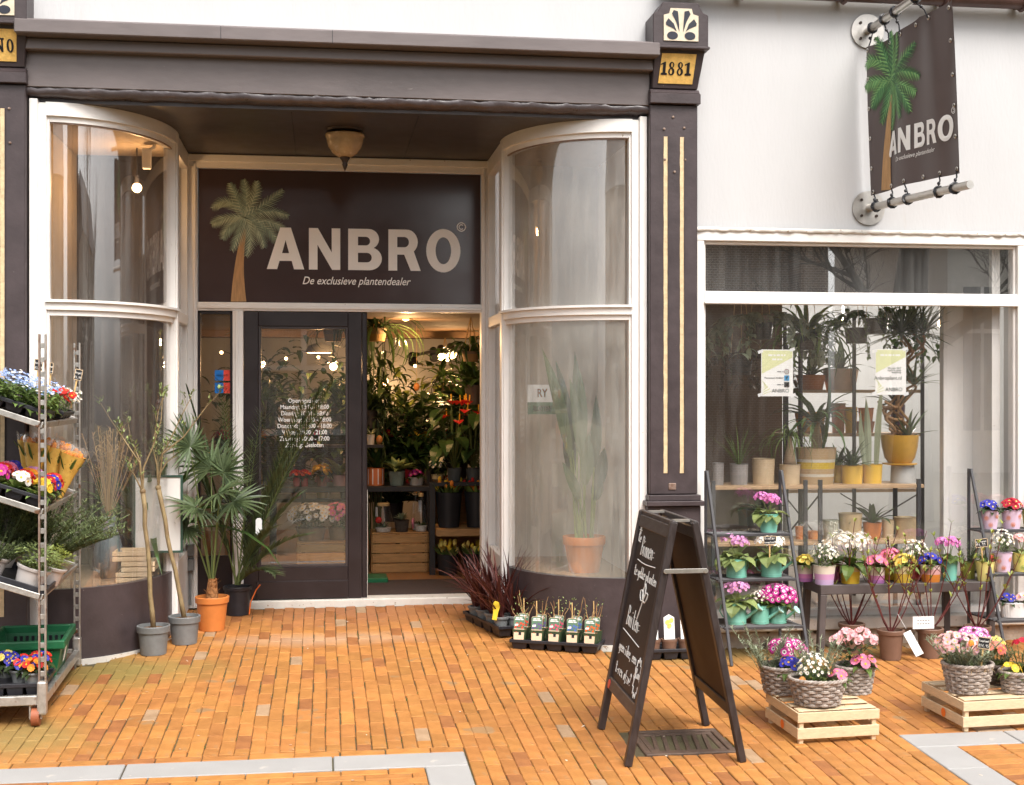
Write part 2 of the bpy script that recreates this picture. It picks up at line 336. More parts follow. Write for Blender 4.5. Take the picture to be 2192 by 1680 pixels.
def pen(mb, txt, fn, w=.012, adv=.62, mi=0, xs=1):
    """hand-written line: fn(u,v) -> point on the surface, u runs in letter heights"""
    u = 0
    for ch in txt:
        for st in PEN.get(ch, []):
            pts = [Vector(fn((u + a) * xs, b)) for a, b in st]; mb.tube(pts, w, 4, mi)
        u += adv if ch != ' ' else adv * .75
    return u

# ------------------------------------------------------------------ the shop building
shop = thing('shop_building', 'white rendered shop with dark brown cornice, recessed door and two curved bow windows', 'building')
part('upper_wall', shop, stucco, lambda m: m.box(-4.5, 2.449, -.012, .35, 3.93, 7.5))
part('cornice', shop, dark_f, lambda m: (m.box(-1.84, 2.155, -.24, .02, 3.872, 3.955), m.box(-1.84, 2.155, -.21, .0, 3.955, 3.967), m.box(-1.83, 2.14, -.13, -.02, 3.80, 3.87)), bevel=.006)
[part('cornice_joint', shop, black, lambda m: m.box(x_, x_ + .003, -.2415, -.2, 3.874, 3.953)) for x_ in (.06, -.62)]
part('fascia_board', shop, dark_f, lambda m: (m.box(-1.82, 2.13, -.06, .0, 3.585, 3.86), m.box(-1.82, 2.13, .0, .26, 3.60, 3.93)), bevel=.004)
def _lip(m):
    n = 120; vs = []
    for i in range(n + 1):
        x = -1.81 + 3.94 * i / n
        for j, (dy, dz) in enumerate(((-.05, 0), (-.058, -.022), (-.04, -.045), (.02, -.06), (.10, -.055))):
            vs.append((x, dy + .003 * sin(i * .9 + j) + rnd.uniform(-.006, .006), 3.586 + dz + .0015 * sin(i * .55) + rnd.uniform(-.004, .004)))
    m.add(vs, [(i * 5 + j, i * 5 + j + 1, i * 5 + j + 6, i * 5 + j + 5) for i in range(n) for j in range(4)])
part('lead_flashing', shop, lead, _lip, smooth=True)
part('porch_ceiling', shop, dark_c, lambda m: m.box(-1.82, 2.13, .02, 1.80, 3.505, 3.56))
[part('ceiling_board_joint', shop, black, lambda m: m.box(x_, x_ + .004, .1, 1.7, 3.501, 3.506)) for x_ in (-.2, .62)]
part('rear_wall', shop, stucco, lambda m: m.box(-4.5, 2.3, 7.2, 7.4, 0, 7.5))
part('side_wall', shop, stucco, lambda m: m.box(-4.5, -2.16, .0, .3, 0, 3.93))

def pilaster(x0, x1, side):
    p = part('pilaster', shop, dark, lambda m: (m.box(x0, x1, -.085, .25, 1.03, 3.59), m.box(x0 - .02, x1 + .015, -.11, .25, -.15, .955)), bevel=.006)
    part('pedestal_cap', p, dark, lambda m: (m.box(x0 - .035, x1 + .03, -.15, .1, .958, .99), m.box(x0 - .015, x1 + .012, -.12, .1, .99, 1.028)), bevel=.004)
    part('capital_band', p, dark, lambda m: (m.box(x0 - .005, x1 + .012, -.12, .1, 3.592, 3.66), m.prism([(-.12, 3.66), (.1, 3.66), (.1, 3.69), (-.09, 3.69)], (x0 - .004, 0, 0), (0, 1, 0), (0, 0, 1), (1, 0, 0), x1 - x0 + .012)), bevel=.004)
    # tapering console: narrow below, leaning out towards the top
    c = MB(); a, b = x0 + .012, x1 - .005
    c.add([(a, -.10, 3.692), (b, -.10, 3.692), (b, .1, 3.692), (a, .1, 3.692), (a - .002, -.175, 3.93), (b + .03, -.175, 3.93), (b + .03, .1, 3.93), (a - .002, .1, 3.93)], [(3, 2, 1, 0), (4, 5, 6, 7), (0, 1, 5, 4), (1, 2, 6, 5), (2, 3, 7, 6), (3, 0, 4, 7)])
    c.build('console', dark, p, bevel=.004)
    w = x1 - x0; xc = (x0 + x1) / 2
    hd = [(-w / 2 - .012, 3.932), (w / 2 + .035, 3.932), (w / 2 + .035, 4.15), (w / 2 + .0, 4.165), (w / 2 - .02, 4.20), (w / 2 - .03, 4.225), (-w / 2 + .05, 4.225), (-w / 2 + .04, 4.2), (-w / 2 + .02, 4.165), (-w / 2 - .012, 4.15)]
    h = MB(); h.prism(hd, (xc, -.215, 0), (1, 0, 0), (0, 0, 1), (0, 1, 0), .30); h.box(xc - w / 2 - .02, xc + w / 2 + .045, -.225, .1, 3.925, 3.945)
    h.build('console_head', dark, p, bevel=.006)
    q = .016; cx = xc + .012
    pan = [(-.115, 3.975), (.115, 3.975), (.115, 4.14), (.08, 4.15), (.07, 4.185), (-.07, 4.185), (-.08, 4.15), (-.115, 4.14)]
    pl = MB(); pl.prism(pan, (cx, -.223, 0), (1, 0, 0), (0, 0, 1), (0, 1, 0), .012); pl = pl.build('palmette_plaque', cream, p)
    orn = MB()
    for sx in (-1, 1):
        e = arc(.058 * sx, 4.008, .036, .026, 0, 345, 16); orn.add([(cx + u, -.2255, v) for u, v in e], [tuple(range(17))])
        f1 = [(.012 * sx, 4.03), (.016 * sx, 4.10), (.022 * sx, 4.165), (.05 * sx, 4.172), (.062 * sx, 4.15), (.035 * sx, 4.10)]
        f2 = [(.03 * sx, 4.035), (.05 * sx, 4.085), (.085 * sx, 4.118), (.103 * sx, 4.09), (.1 * sx, 4.075), (.055 * sx, 4.055)]
        for f in (f1, f2): orn.add([(cx + u, -.2255, v) for u, v in f], [tuple(range(6))])
    for i, v in enumerate(orn.v): orn.v[i] = v
    orn.build('palmette_ornament', mat('navy_black_paint', (.018, .02, .032), .4, .1), p)
    # number plaque lying on the leaning console face
    def onc(u, v): t = (v - 3.692) / .238; return (xc + .004 + u, -.10 - .075 * t - .006, v)
    vs = [onc(*q) for q in ((-.118, 3.722), (.112, 3.722), (.125, 3.905), (-.105, 3.905))]
    m = MB(); m.add(vs + [(a, b + .01, c) for a, b, c in vs], [(0, 1, 2, 3), (0, 4, 5, 1), (1, 5, 6, 2), (2, 6, 7, 3), (3, 7, 4, 0)]); m.build('year_plaque', goldp, p)
    def digit(ch, x):
        if ch == '1': pl = [[(x, 0), (x, .014), (x + .011, .02), (x + .011, .088), (x - .002, .08), (x - .004, .09), (x + .022, .108), (x + .030, .108), (x + .030, .02), (x + .041, .014), (x + .041, 0)]]
        elif ch == '8': pl = [arc(x + .022, .083, .017, .026, 0, 345, 16), arc(x + .024, .083, .006, .019, 0, 345, 12)] , [arc(x + .022, .029, .021, .031, 0, 345, 16), arc(x + .020, .029, .008, .022, 0, 345, 12)]
        elif ch == 'N': pl = [[(x, 0), (x, .012), (x + .008, .016), (x + .008, .092), (x, .096), (x, .108), (x + .022, .108), (x + .046, .04), (x + .046, .094), (x + .04, .098), (x + .04, .108), (x + .062, .108), (x + .062, .098), (x + .056, .094), (x + .056, 0), (x + .046, 0), (x + .014, .08), (x + .014, .016), (x + .02, .012), (x + .02, 0)]]
        else: pl = [arc(x + .022, .05, .021, .052, 0, 345, 18), arc(x + .022, .05, .008, .042, 0, 345, 14)]
        for grp in (pl if isinstance(pl, tuple) else (pl,)):
            vf = fill2d(grp, .001); nm.add([Vector(onc(u, 3.773 + v * .74)) + Vector((0, -.002 - w_, 0)) for u, v, w_ in vf[0]], vf[1])
    nm = MB()
    if side > 0:
        for ch, x in (('1', -.105), ('8', -.058), ('8', .0), ('1', .055)): digit(ch, x)
    else:
        for ch, x in (('A', -.16), ('N', -.015), ('O', .06)):
            if ch != 'A': digit(ch, x)
    nm.build('year_lettering', black, p)
    # incised gold flutes
    for gx in ((.105, .215) if side > 0 else (.19,)):
        g = MB(); n = 40; z0, z1 = (1.17, 3.38) if side > 0 else (1.25, 3.44)
        vs = []
        for i in range(n + 1):
            z = z0 + (z1 - z0) * i / n
            vs += [(x0 + gx - .012 - rnd.uniform(0, .0025), -.0875, z), (x0 + gx + .012 + rnd.uniform(0, .0025), -.0875, z)]
        g.add(vs, [(2 * i, 2 * i + 1, 2 * i + 3, 2 * i + 2) for i in range(n)]); g.build('gilded_flute', gold, p)
        s = MB(); s.box(x0 + gx + .0145, x0 + gx + .0185, -.094, -.08, z0, z1); s.build('flute_bead', dark, p)
    if side < 0: part('gilded_flute', p, gold, lambda m: m.box(x0 + .17, x0 + .205, -.1135, -.1, .33, .60))
    bolts = MB()
    for bx, bz in ((.095, 3.43), (.23, 3.44), (.155, 3.51), (.10, 3.23), (.235, 3.23), (.165, 3.15)): bolts.lathe([(.012, 0), (.012, .006), (.004, .008)], 8, (0, 0, 0)) if False else bolts.box(x0 + bx - .008, x0 + bx + .008, -.094, -.08, bz - .007, bz + .007)
    bolts.build('old_screw', rust, p, bevel=.003)
    if side > 0: part('rust_patch', p, rust, lambda m: m.box(x0 + .125, x0 + .175, -.0925, -.08, 1.06, 1.105), bevel=.004)
    return p
pilaster(-2.13, -1.805, -1); pilaster(2.125, 2.447, 1)

# ---- bow windows
gl_bow_l = glassmat('bow_glass_left', .045, .03, streak=(7, 7, .35), fogcol=(.55, .50, .45), ior=2.05)
gl_bow_r = glassmat('bow_glass_misted', .045, .085, streak=(6, 6, .8), fogcol=(.80, .79, .72), fscale=2.6, ior=1.8, lo=.36, hi=.66)
gl_bow_ru = glassmat('bow_glass_hazy', .07, .12, streak=(5, 5, .4), fogcol=(.78, .74, .68), fscale=1.8, ior=2.05)
gl_clear = glassmat('clear_glass', .02, .01, ior=1.52)
gl_shop = glassmat('shop_glass', .015, .012, streak=(5, 5, .5), fogcol=(.78, .77, .74), ior=1.9, fscale=1.4)
def bow(sx, x0, a, b, xe, glU, glL):
    """sx=+1: starts at x0 on the street front and sweeps towards +X and back; xe = X at the door wall"""
    N = 28; bw = bpy.data.objects.new('bow_window', None); col.objects.link(bw); bw.parent = shop; bw.empty_display_size = .05
    pts = [(x0 + sx * a * sin(pi / 2 * i / N), .02 + b * (1 - cos(pi / 2 * i / N))) for i in range(N + 1)]
    def nrm(i):
        t = pi / 2 * i / N; nx, ny = sx * b * sin(t), -a * cos(t); l = math.hypot(nx, ny); return nx / l, ny / l
    def band(m, o0, o1, z0, z1, i0=0, i1=N):
        vs = []
        for i in range(i0, i1 + 1):
            nx, ny = nrm(i)
            for o, z in ((o0, z0), (o1, z0), (o1, z1), (o0, z1)): vs.append((pts[i][0] + nx * o, pts[i][1] + ny * o, z))
        k = i1 - i0; fs = [(j * 4 + q, j * 4 + (q + 1) % 4, j * 4 + 4 + (q + 1) % 4, j * 4 + 4 + q) for j in range(k) for q in range(4)] + [(3, 2, 1, 0), (k * 4, k * 4 + 1, k * 4 + 2, k * 4 + 3)]
        m.add(vs, fs)
    part('head_rail', bw, white, lambda m: (band(m, -.05, .035, 3.42, 3.504), band(m, -.05, .012, 3.385, 3.42)), smooth=True, auto=35)
    part('putty_line', bw, rust, lambda m: band(m, -.004, .004, 3.376, 3.386), smooth=True, auto=35)
    part('transom_rail', bw, white, lambda m: (band(m, -.05, .035, 2.215, 2.262), band(m, -.05, .055, 2.262, 2.278), band(m, -.05, .015, 2.18, 2.215)), smooth=True, auto=35)
    part('upper_pane', bw, glU, lambda m: band(m, -.012, -.006, 2.27, 3.40, 1, N - 1), smooth=True, auto=35)
    part('lower_pane', bw, glL, lambda m: band(m, -.012, -.006, .44, 2.19, 1, N - 1), smooth=True, auto=35)
    part('stall_riser', bw, dark, lambda m: band(m, -.05, .006, -.03, .47), smooth=True, auto=35)
    part('base_strip', bw, white_worn, lambda m: band(m, -.05, .03, -.06, .028), smooth=True, auto=35)
    # street-side corner post with two stepped beads
    xo = x0 - sx * .095
    part('corner_post', bw, white, lambda m: (m.box(min(xo, x0 - sx * .045), max(xo, x0 - sx * .045), -.03, .12, .0, 3.52), m.box(min(x0 - sx * .046, x0 + sx * .005), max(x0 - sx * .046, x0 + sx * .005), -.012, .10, .0, 3.5), m.box(min(x0 + sx * .004, x0 + sx * .02), max(x0 + sx * .004, x0 + sx * .02), .003, .06, .47, 3.4)), bevel=.003)
    # end post and straight return to the door wall
    ex, ey = pts[-1]
    lo, hi = (ex - .045, ex + .04) if sx > 0 else (ex - .04, ex + .045)
    part('end_post', bw, white, lambda m: (m.box(lo, hi, ey - .06, ey + .03, .02, 3.503), m.box(lo + .012, hi - .012, ey - .075, ey - .055, .02, 3.50), m.box(lo - .012 if sx > 0 else hi - .004, lo + .004 if sx > 0 else hi + .012, ey - .055, ey, .02, 3.45)), bevel=.004)
    y0, y1 = ey + .03, 1.69
    def fr(m):
        for z0, z1 in ((3.38, 3.503), (2.20, 2.28), (.0, .52)): m.box(ex - .03, ex + .03, y0, y1, z0, z1)
        m.box(ex - .026, ex + .026, y0, y0 + .05, .52, 3.38); m.box(ex - .027, ex + .027, y1 - .05, y1, .52, 3.38)
    part('side_frame', bw, white, fr, bevel=.004)
    part('side_pane', bw, gl_clear, lambda m: (m.box(ex - .003, ex + .003, y0 + .045, y1 - .045, .51, 2.21), m.box(ex - .003, ex + .003, y0 + .045, y1 - .045, 2.27, 3.39)))
    # display deck and backing inside
    def slabp(m, z0, z1, off=-.06):
        ring = [(x0 - sx * .085, .10)] + [(pts[i][0] + nrm(i)[0] * off, pts[i][1] + nrm(i)[1] * off) for i in range(0, N + 1)] + [(ex - sx * .05, 1.5), (x0 - sx * .085, 1.5)]
        ring = [(x, max(y, .04)) for x, y in ring]; n = len(ring)
        m.add([(x, y, z0) for x, y in ring] + [(x, y, z1) for x, y in ring], [tuple(range(n)), tuple(range(n, 2 * n))] + [(i, (i + 1) % n, n + (i + 1) % n, n + i) for i in range(n)])
    part('display_floor', bw, mat('display_floor_wood', (.30, .21, .13), .6, .2, 4), lambda m: slabp(m, .40, .44)); part('display_ceiling', bw, mat('display_ceiling_tan', (.42, .33, .24), .8, .1), lambda m: slabp(m, 3.44, 3.49))
    return bw
bow(1, -1.70, .67, .88, -1.0, gl_bow_l, gl_bow_l)
bow(-1, 2.025, .725, .82, 1.29, gl_bow_ru, gl_bow_r)

# ---- door wall: frame, sidelight, door
YD = 1.75
def _frame(m):
    m.box(-1.03, 1.33, YD - .06, YD + .06, 3.40, 3.503); m.box(-1.03, 1.33, YD - .075, YD - .055, 3.445, 3.50)      # head
    m.box(-1.03, -.935, YD - .058, YD + .058, .07, 3.40); m.box(-.965, -.945, YD - .072, YD - .05, .07, 3.44)          # left jamb
    m.box(1.225, 1.33, YD - .058, YD + .058, .07, 3.40); m.box(1.235, 1.255, YD - .072, YD - .05, .07, 3.44)            # right jamb
    m.box(-.935, 1.225, YD - .056, YD + .056, 2.32, 2.385); m.box(-.935, 1.225, YD - .07, YD - .05, 2.335, 2.36)        # transom
    m.box(-.675, -.595, YD - .054, YD + .054, .07, 2.32); m.box(-.655, -.63, YD - .068, YD - .05, .07, 2.32)            # mullion
part('entrance_frame', shop, white, _frame, bevel=.004)
part('threshold', shop, white_worn, lambda m: m.box(-.66, 1.29, YD - .085, YD + .1, .05, .118), bevel=.008)
sl = part('sidelight', shop, doorp, lambda m: (m.box(-.934, -.915, YD - .03, YD + .03, .46, 2.319), m.box(-.695, -.676, YD - .03, YD + .03, .46, 2.319), m.box(-.934, -.676, YD - .03, YD + .03, 2.295, 2.3195), m.box(-.934, -.676, YD - .031, YD + .031, .07, .46)), bevel=.003)
part('pane', sl, gl_clear, lambda m: m.box(-.918, -.692, YD - .003, YD + .003, .45, 2.30))
for i, (zz, cb) in enumerate(((1.83, 0), (1.735, 1))):
    part('sticker', sl, mat('blue_sticker', lin(25, 110, 190), .4, .05), lambda m: m.box(-.81, -.745, YD - .0085, YD - .0055, zz - .04, zz + .04))
    part('sticker', sl, mat('red_sticker', lin(222, 70, 55), .4, .05), lambda m: m.box(-.7445, -.69, YD - .0085, YD - .0055, zz - .04, zz + .04))
    vf = text2d('nusman N', .032, ext=.0003); part('sticker_lettering', sl, whitepr, lambda m: m.add([(-.795 + u * .62, YD - .0092, zz + v - .008) for u, v, w in vf[0]], vf[1]))
gl_door = glassmat('door_glass', .012, .01, ior=1.85)
dr = part('entrance_door', shop, doorp, lambda m: (m.box(-.592, -.482, YD - .05, YD + .01, .12, 2.318), m.box(.195, .30, YD - .05, YD + .01, .12, 2.318), m.box(-.482, .195, YD - .05, YD + .01, 2.205, 2.318), m.box(-.482, .195, YD - .049, YD + .01, .12, .365)), bevel=.004)
part('glazing_bead', dr, dark_c, lambda m: (m.box(-.482, -.462, YD - .042, YD - .004, .365, 2.205), m.box(.175, .195, YD - .042, YD - .004, .365, 2.205), m.box(-.462, .175, YD - .042, YD - .004, 2.185, 2.205), m.box(-.462, .175, YD - .042, YD - .004, .365, .385)), bevel=.003)
part('pane', dr, gl_door, lambda m: m.box(-.465, .178, YD - .022, YD - .016, .38, 2.19))
part('kick_panel', dr, doorp, lambda m: m.box(-.50, .20, YD - .062, YD - .045, .125, .262), bevel=.006)
part('door_edge', shop, doorp, lambda m: (m.box(.302, .338, YD - .03, YD + .045, .12, 2.318), m.box(.332, .341, YD - .034, YD + .03, .12, 2.318)), bevel=.003)
part('worn_edge', shop, white_worn, lambda m: m.box(.3415, .3445, YD - .034, YD - .026, .14, .95))
hours = ['Openingstijden:', 'Maandag: 13:00 - 18:00', 'Dinsdag: 10:00 - 18:00', 'Woensdag: 10:00 - 18:00', 'Donderdag: 10:00 - 18:00', 'Vrijdag: 10:00 - 21:00', 'Zaterdag: 10:00 - 17:00', 'Zondag: Gesloten']
for i, t in enumerate(hours):
    vf = text2d(t, .0475, bold=.0006, ext=.0004, align='CENTER', space=.98)
    zc = 1.622 - i * .0485
    part('opening_hours_line', dr, whitepr, lambda m: m.add([(-.135 + u * .86, YD - .0235 + w, zc + v) for u, v, w in vf[0]], vf[1]))
# meter boxes on the jamb
part('cable_box', shop, greypl, lambda m: (m.box(-1.01, -.955, YD - .13, YD - .06, .47, .56), m.box(-1.01, -.955, YD - .13, YD - .06, .36, .45), m.tube([(-.985, YD - .09, .36), (-.985, YD - .09, .1)], .012)), bevel=.006)

# ---- sign board over the door
sign = thing('shop_sign', 'dark glossy sign board reading ANBRO with a palm tree above the door', 'sign', (0, YD - .03, 2.385))
signm = mat('sign_board_dark', lin(66, 52, 52), .12, .06, 3, spec=.5)
part('board', sign, signm, lambda m: m.box(-.932, 1.222, 0, .03, .002, 1.012), bevel=.003)
letm = mat('sign_letter_cream', (.86, .83, .80), .5, .02)
for ch, xa, xb in (('A', 571, 651), ('N', 661, 728), ('B', 745, 817), ('R', 831, 900), ('O', 912, 985)):
    a = P(xa, 580, YD - .03); b = P(xb, 492, YD - .03)
    vf = letter2d(ch, a.x, .257, b.x - a.x, .318, .002)
    part('letter', sign, letm, lambda m: m.add([(u, -.003 + w, v) for u, v, w in vf[0]], vf[1]))
vf = text2d('De exclusieve plantendealer', .084, shear=.32, ext=.001, bold=.0006)
part('tagline', sign, letm, lambda m: m.add([(-.155 + u * .86, -.002 + w, .145 + v) for u, v, w in vf[0]], vf[1]))
cc = P(987, 486, YD - .03)
vf = fill2d([arc(0, 0, .036, .036, 0, 350, 24), arc(0, 0, .029, .029, 0, 350, 24)], .001); v2 = fill2d([arc(0, 0, .021, .021, 45, 315, 20) + arc(0, 0, .014, .014, 315, 45, 20)], .001)
part('copyright_mark', sign, letm, lambda m: (m.add([(cc.x + u, -.002 + w, cc.z - 2.385 + v) for u, v, w in vf[0]], vf[1]), m.add([(cc.x + u, -.002 + w, cc.z - 2.385 + v) for u, v, w in v2[0]], v2[1])))
FRONDS = [((1230, 1030), (1145, 1115)), ((1270, 1060), (1238, 990)), ((1335, 1050), (1310, 972)), ((1385, 1060), (1380, 980)), ((1430, 1100), (1515, 1025)), ((1450, 1110), (1545, 1160)), ((1460, 1190), (1520, 1225)), ((1450, 1210), (1490, 1300)), ((1400, 1210), (1420, 1325)), ((1370, 1250), (1325, 1370)), ((1300, 1230), (1250, 1340)), ((1230, 1190), (1198, 1280)), ((1200, 1160), (1143, 1200))]
gr = [mat('palm_print_%d' % i, c, .5, .15, 30, island=.25) for i, c in enumerate(((.26, .32, .22), (.38, .43, .30), (.18, .25, .19)))]
gr2 = [mat('palm_print_vivid_%d' % i, c, .5, .15, 30, island=.25) for i, c in enumerate(((.09, .23, .08), (.18, .36, .12), (.05, .15, .06)))]
trunkm = mat('palm_print_trunk', (.42, .24, .10), .5, .25, 20, stretch=(3, 3, .5))
def palm_art(parent, fn, greens, lift=.001):
    """printed palm: fn(u,v) maps art coordinates (zoom pixels) to a point; each frond its own part"""
    def trunk(m):
        n = 18; vs = []
        for i in range(n + 1):
            t = i / n; x = 1283 + 32 * t ** 2 - 4 * sin(t * pi); y = 1622 - (1622 - 1230) * t; w = 28 * (1 - t) ** 1.5 + 14
            vs += [fn(x - w, y, 2), fn(x + w, y, 2)]
        m.add(vs, [(2 * i, 2 * i + 1, 2 * i + 3, 2 * i + 2) for i in range(n)])
    part('palm_trunk', parent, trunkm, trunk)
    c0 = (1315, 1170); rr = random.Random(3)
    for k, (c1, c2) in enumerate(FRONDS):
        m = MB(); L = math.hypot(c2[0] - c0[0], c2[1] - c0[1]); n = 22; lay = 3 + k % 5
        for i in range(0, n + 1):
            t = i / n; x = (1 - t) ** 2 * c0[0] + 2 * t * (1 - t) * c1[0] + t * t * c2[0]; y = (1 - t) ** 2 * c0[1] + 2 * t * (1 - t) * c1[1] + t * t * c2[1]
            dx = 2 * (1 - t) * (c1[0] - c0[0]) + 2 * t * (c2[0] - c1[0]); dy = 2 * (1 - t) * (c1[1] - c0[1]) + 2 * t * (c2[1] - c1[1]); l = math.hypot(dx, dy); dx /= l; dy /= l
            for s in (-1, 1):
                ln = (18 + 34 * sin(pi * min(1, .15 + t * .85)) ** .8) * rr.uniform(.85, 1.1); wd = 5.2
                ex = x + ln * (dx * .75 - s * dy * .75); ey = y + ln * (dy * .75 + s * dx * .75) + ln * .22
                m.add([fn(x - dx * wd, y - dy * wd, lay), fn(x + dx * wd, y + dy * wd, lay), fn(ex, ey, lay)], [(0, 1, 2)], (k + (s > 0) + i % 2) % 3)
        m.build('palm_frond', greens, parent)
def sfn(u, v, lay): p = P(u * .398, v * .398, YD - .03); return (p.x, -.0022 - lay * .0005, max(.004, p.z - 2.385))
palm_art(sign, sfn, gr)

# ---- porch lamp
lampP = P(738, 300, .62)
pl = thing('porch_lamp', 'brown glass bowl lamp with pointed finial on the dark porch ceiling', 'lamp', (lampP.x, .62, 3.505))
amber = mat('amber_glass_bowl', (.42, .27, .13), .25, .3, 9, c2=(.55, .40, .22), spec=.6)
bz = mat('dark_bronze', (.05, .035, .028), .4, .2, metal=.5)
part('ceiling_plate', pl, bz, lambda m: m.lathe([(.13, 0), (.125, -.012), (.09, -.03), (.03, -.035)], 28), smooth=True, auto=40)
part('bowl', pl, amber, lambda m: m.lathe([(.128, -.03), (.134, -.035), (.134, -.05), (.126, -.06), (.124, -.08), (.112, -.12), (.085, -.16), (.05, -.185), (.02, -.192), (.001, -.193)], 32), smooth=True, auto=50)
part('finial', pl, bz, lambda m: m.lathe([(.034, -.187), (.036, -.195), (.024, -.21), (.016, -.23), (.02, -.24), (.014, -.255), (.006, -.275), (.001, -.285)], 16), smooth=True)
# ------------------------------------------------------------------ annex with the large shop window
annex = thing('annex_building', 'white rendered building with large white framed shop window right of the dark pilaster', 'building')
part('front_wall', annex, stucco, lambda m: (m.box(2.452, 4.81, 0, .3, 2.785, 4.36), m.box(4.805, 7.5, .0, .3, -.1, 4.36), m.box(2.45, 7.5, .002, .3, 4.36, 7.5)))
part('plinth', annex, mat('stone_plinth', (.42, .34, .27), .8, .3, 8, bump=.4, bscale=40, speck=((.09, .07, .05), 9, .58)), lambda m: m.box(2.40, 4.86, -.02, .3, -.1, .105), bevel=.012)
def _wf(m):
    m.box(2.452, 4.808, -.02, .12, 2.71, 2.775); m.box(2.452, 2.512, -.018, .12, .15, 2.71); m.box(4.738, 4.808, -.018, .12, .15, 2.71)
    m.box(2.512, 4.738, -.016, .12, 2.305, 2.375); m.box(2.512, 4.738, .01, .10, .19, .235)
    m.box(2.512, 2.53, .012, .06, .235, 2.71); m.box(4.72, 4.738, .012, .06, .235, 2.71); m.box(2.512, 4.738, -.03, .02, 2.29, 2.306); m.box(2.53, 4.72, .012, .06, 2.69, 2.71)
part('window_frame', annex, white, _wf, bevel=.004)
def _flash(m):
    n = 80; vs = []
    for i in range(n + 1):
        x = 2.452 + 2.36 * i / n
        for dy, dz in ((-.022, .018), (-.032 + rnd.uniform(-.006, .006), .008 + rnd.uniform(-.006, .006)), (-.028 + rnd.uniform(-.008, .004), -.008 + rnd.uniform(-.008, .004)), (-.018, -.012)): vs.append((x, dy, 2.782 + dz))
    m.add(vs, [(i * 4 + j, i * 4 + j + 1, i * 4 + j + 5, i * 4 + j + 4) for i in range(n) for j in range(3)])
part('flaking_paint_ridge', annex, white_worn, _flash, smooth=True)
part('sill', annex, white_worn, lambda m: m.box(2.44, 4.82, -.07, .1, .108, .192), bevel=.008)
part('upper_pane', annex, glassmat('dark_upper_glass', .02, .02, ior=2.5), lambda m: m.box(2.53, 4.72, .034, .04, 2.37, 2.70))
part('lower_pane', annex, gl_shop, lambda m: m.box(2.53, 4.72, .034, .04, .23, 2.31))
brownp = mat('brown_gutter_paint', (.10, .055, .048), .35, .25, 10, speck=((.3, .15, .08), 10, .66))
gt = part('gutter', annex, brownp, lambda m: (m.tube([(2.2 + .03 * i, -.11, 4.372 + .0) for i in range(0, 180, 20)], .062, 14), m.box(2.2, 7.5, -.03, .02, 4.40, 4.58), m.box(2.2, 7.5, -.10, .0, 4.575, 4.6)), smooth=True, auto=40)
for gx in (2.75, 3.45, 4.15, 4.72, 5.2): part('gutter_bracket', gt, brownp, lambda m: (m.tube([(gx, -.11 + .068 * cos(R(a)), 4.372 + .068 * sin(R(a))) for a in range(180, 361, 20)], .014, 6), m.box(gx - .02, gx + .02, -.05, -.02, 4.33, 4.43)))

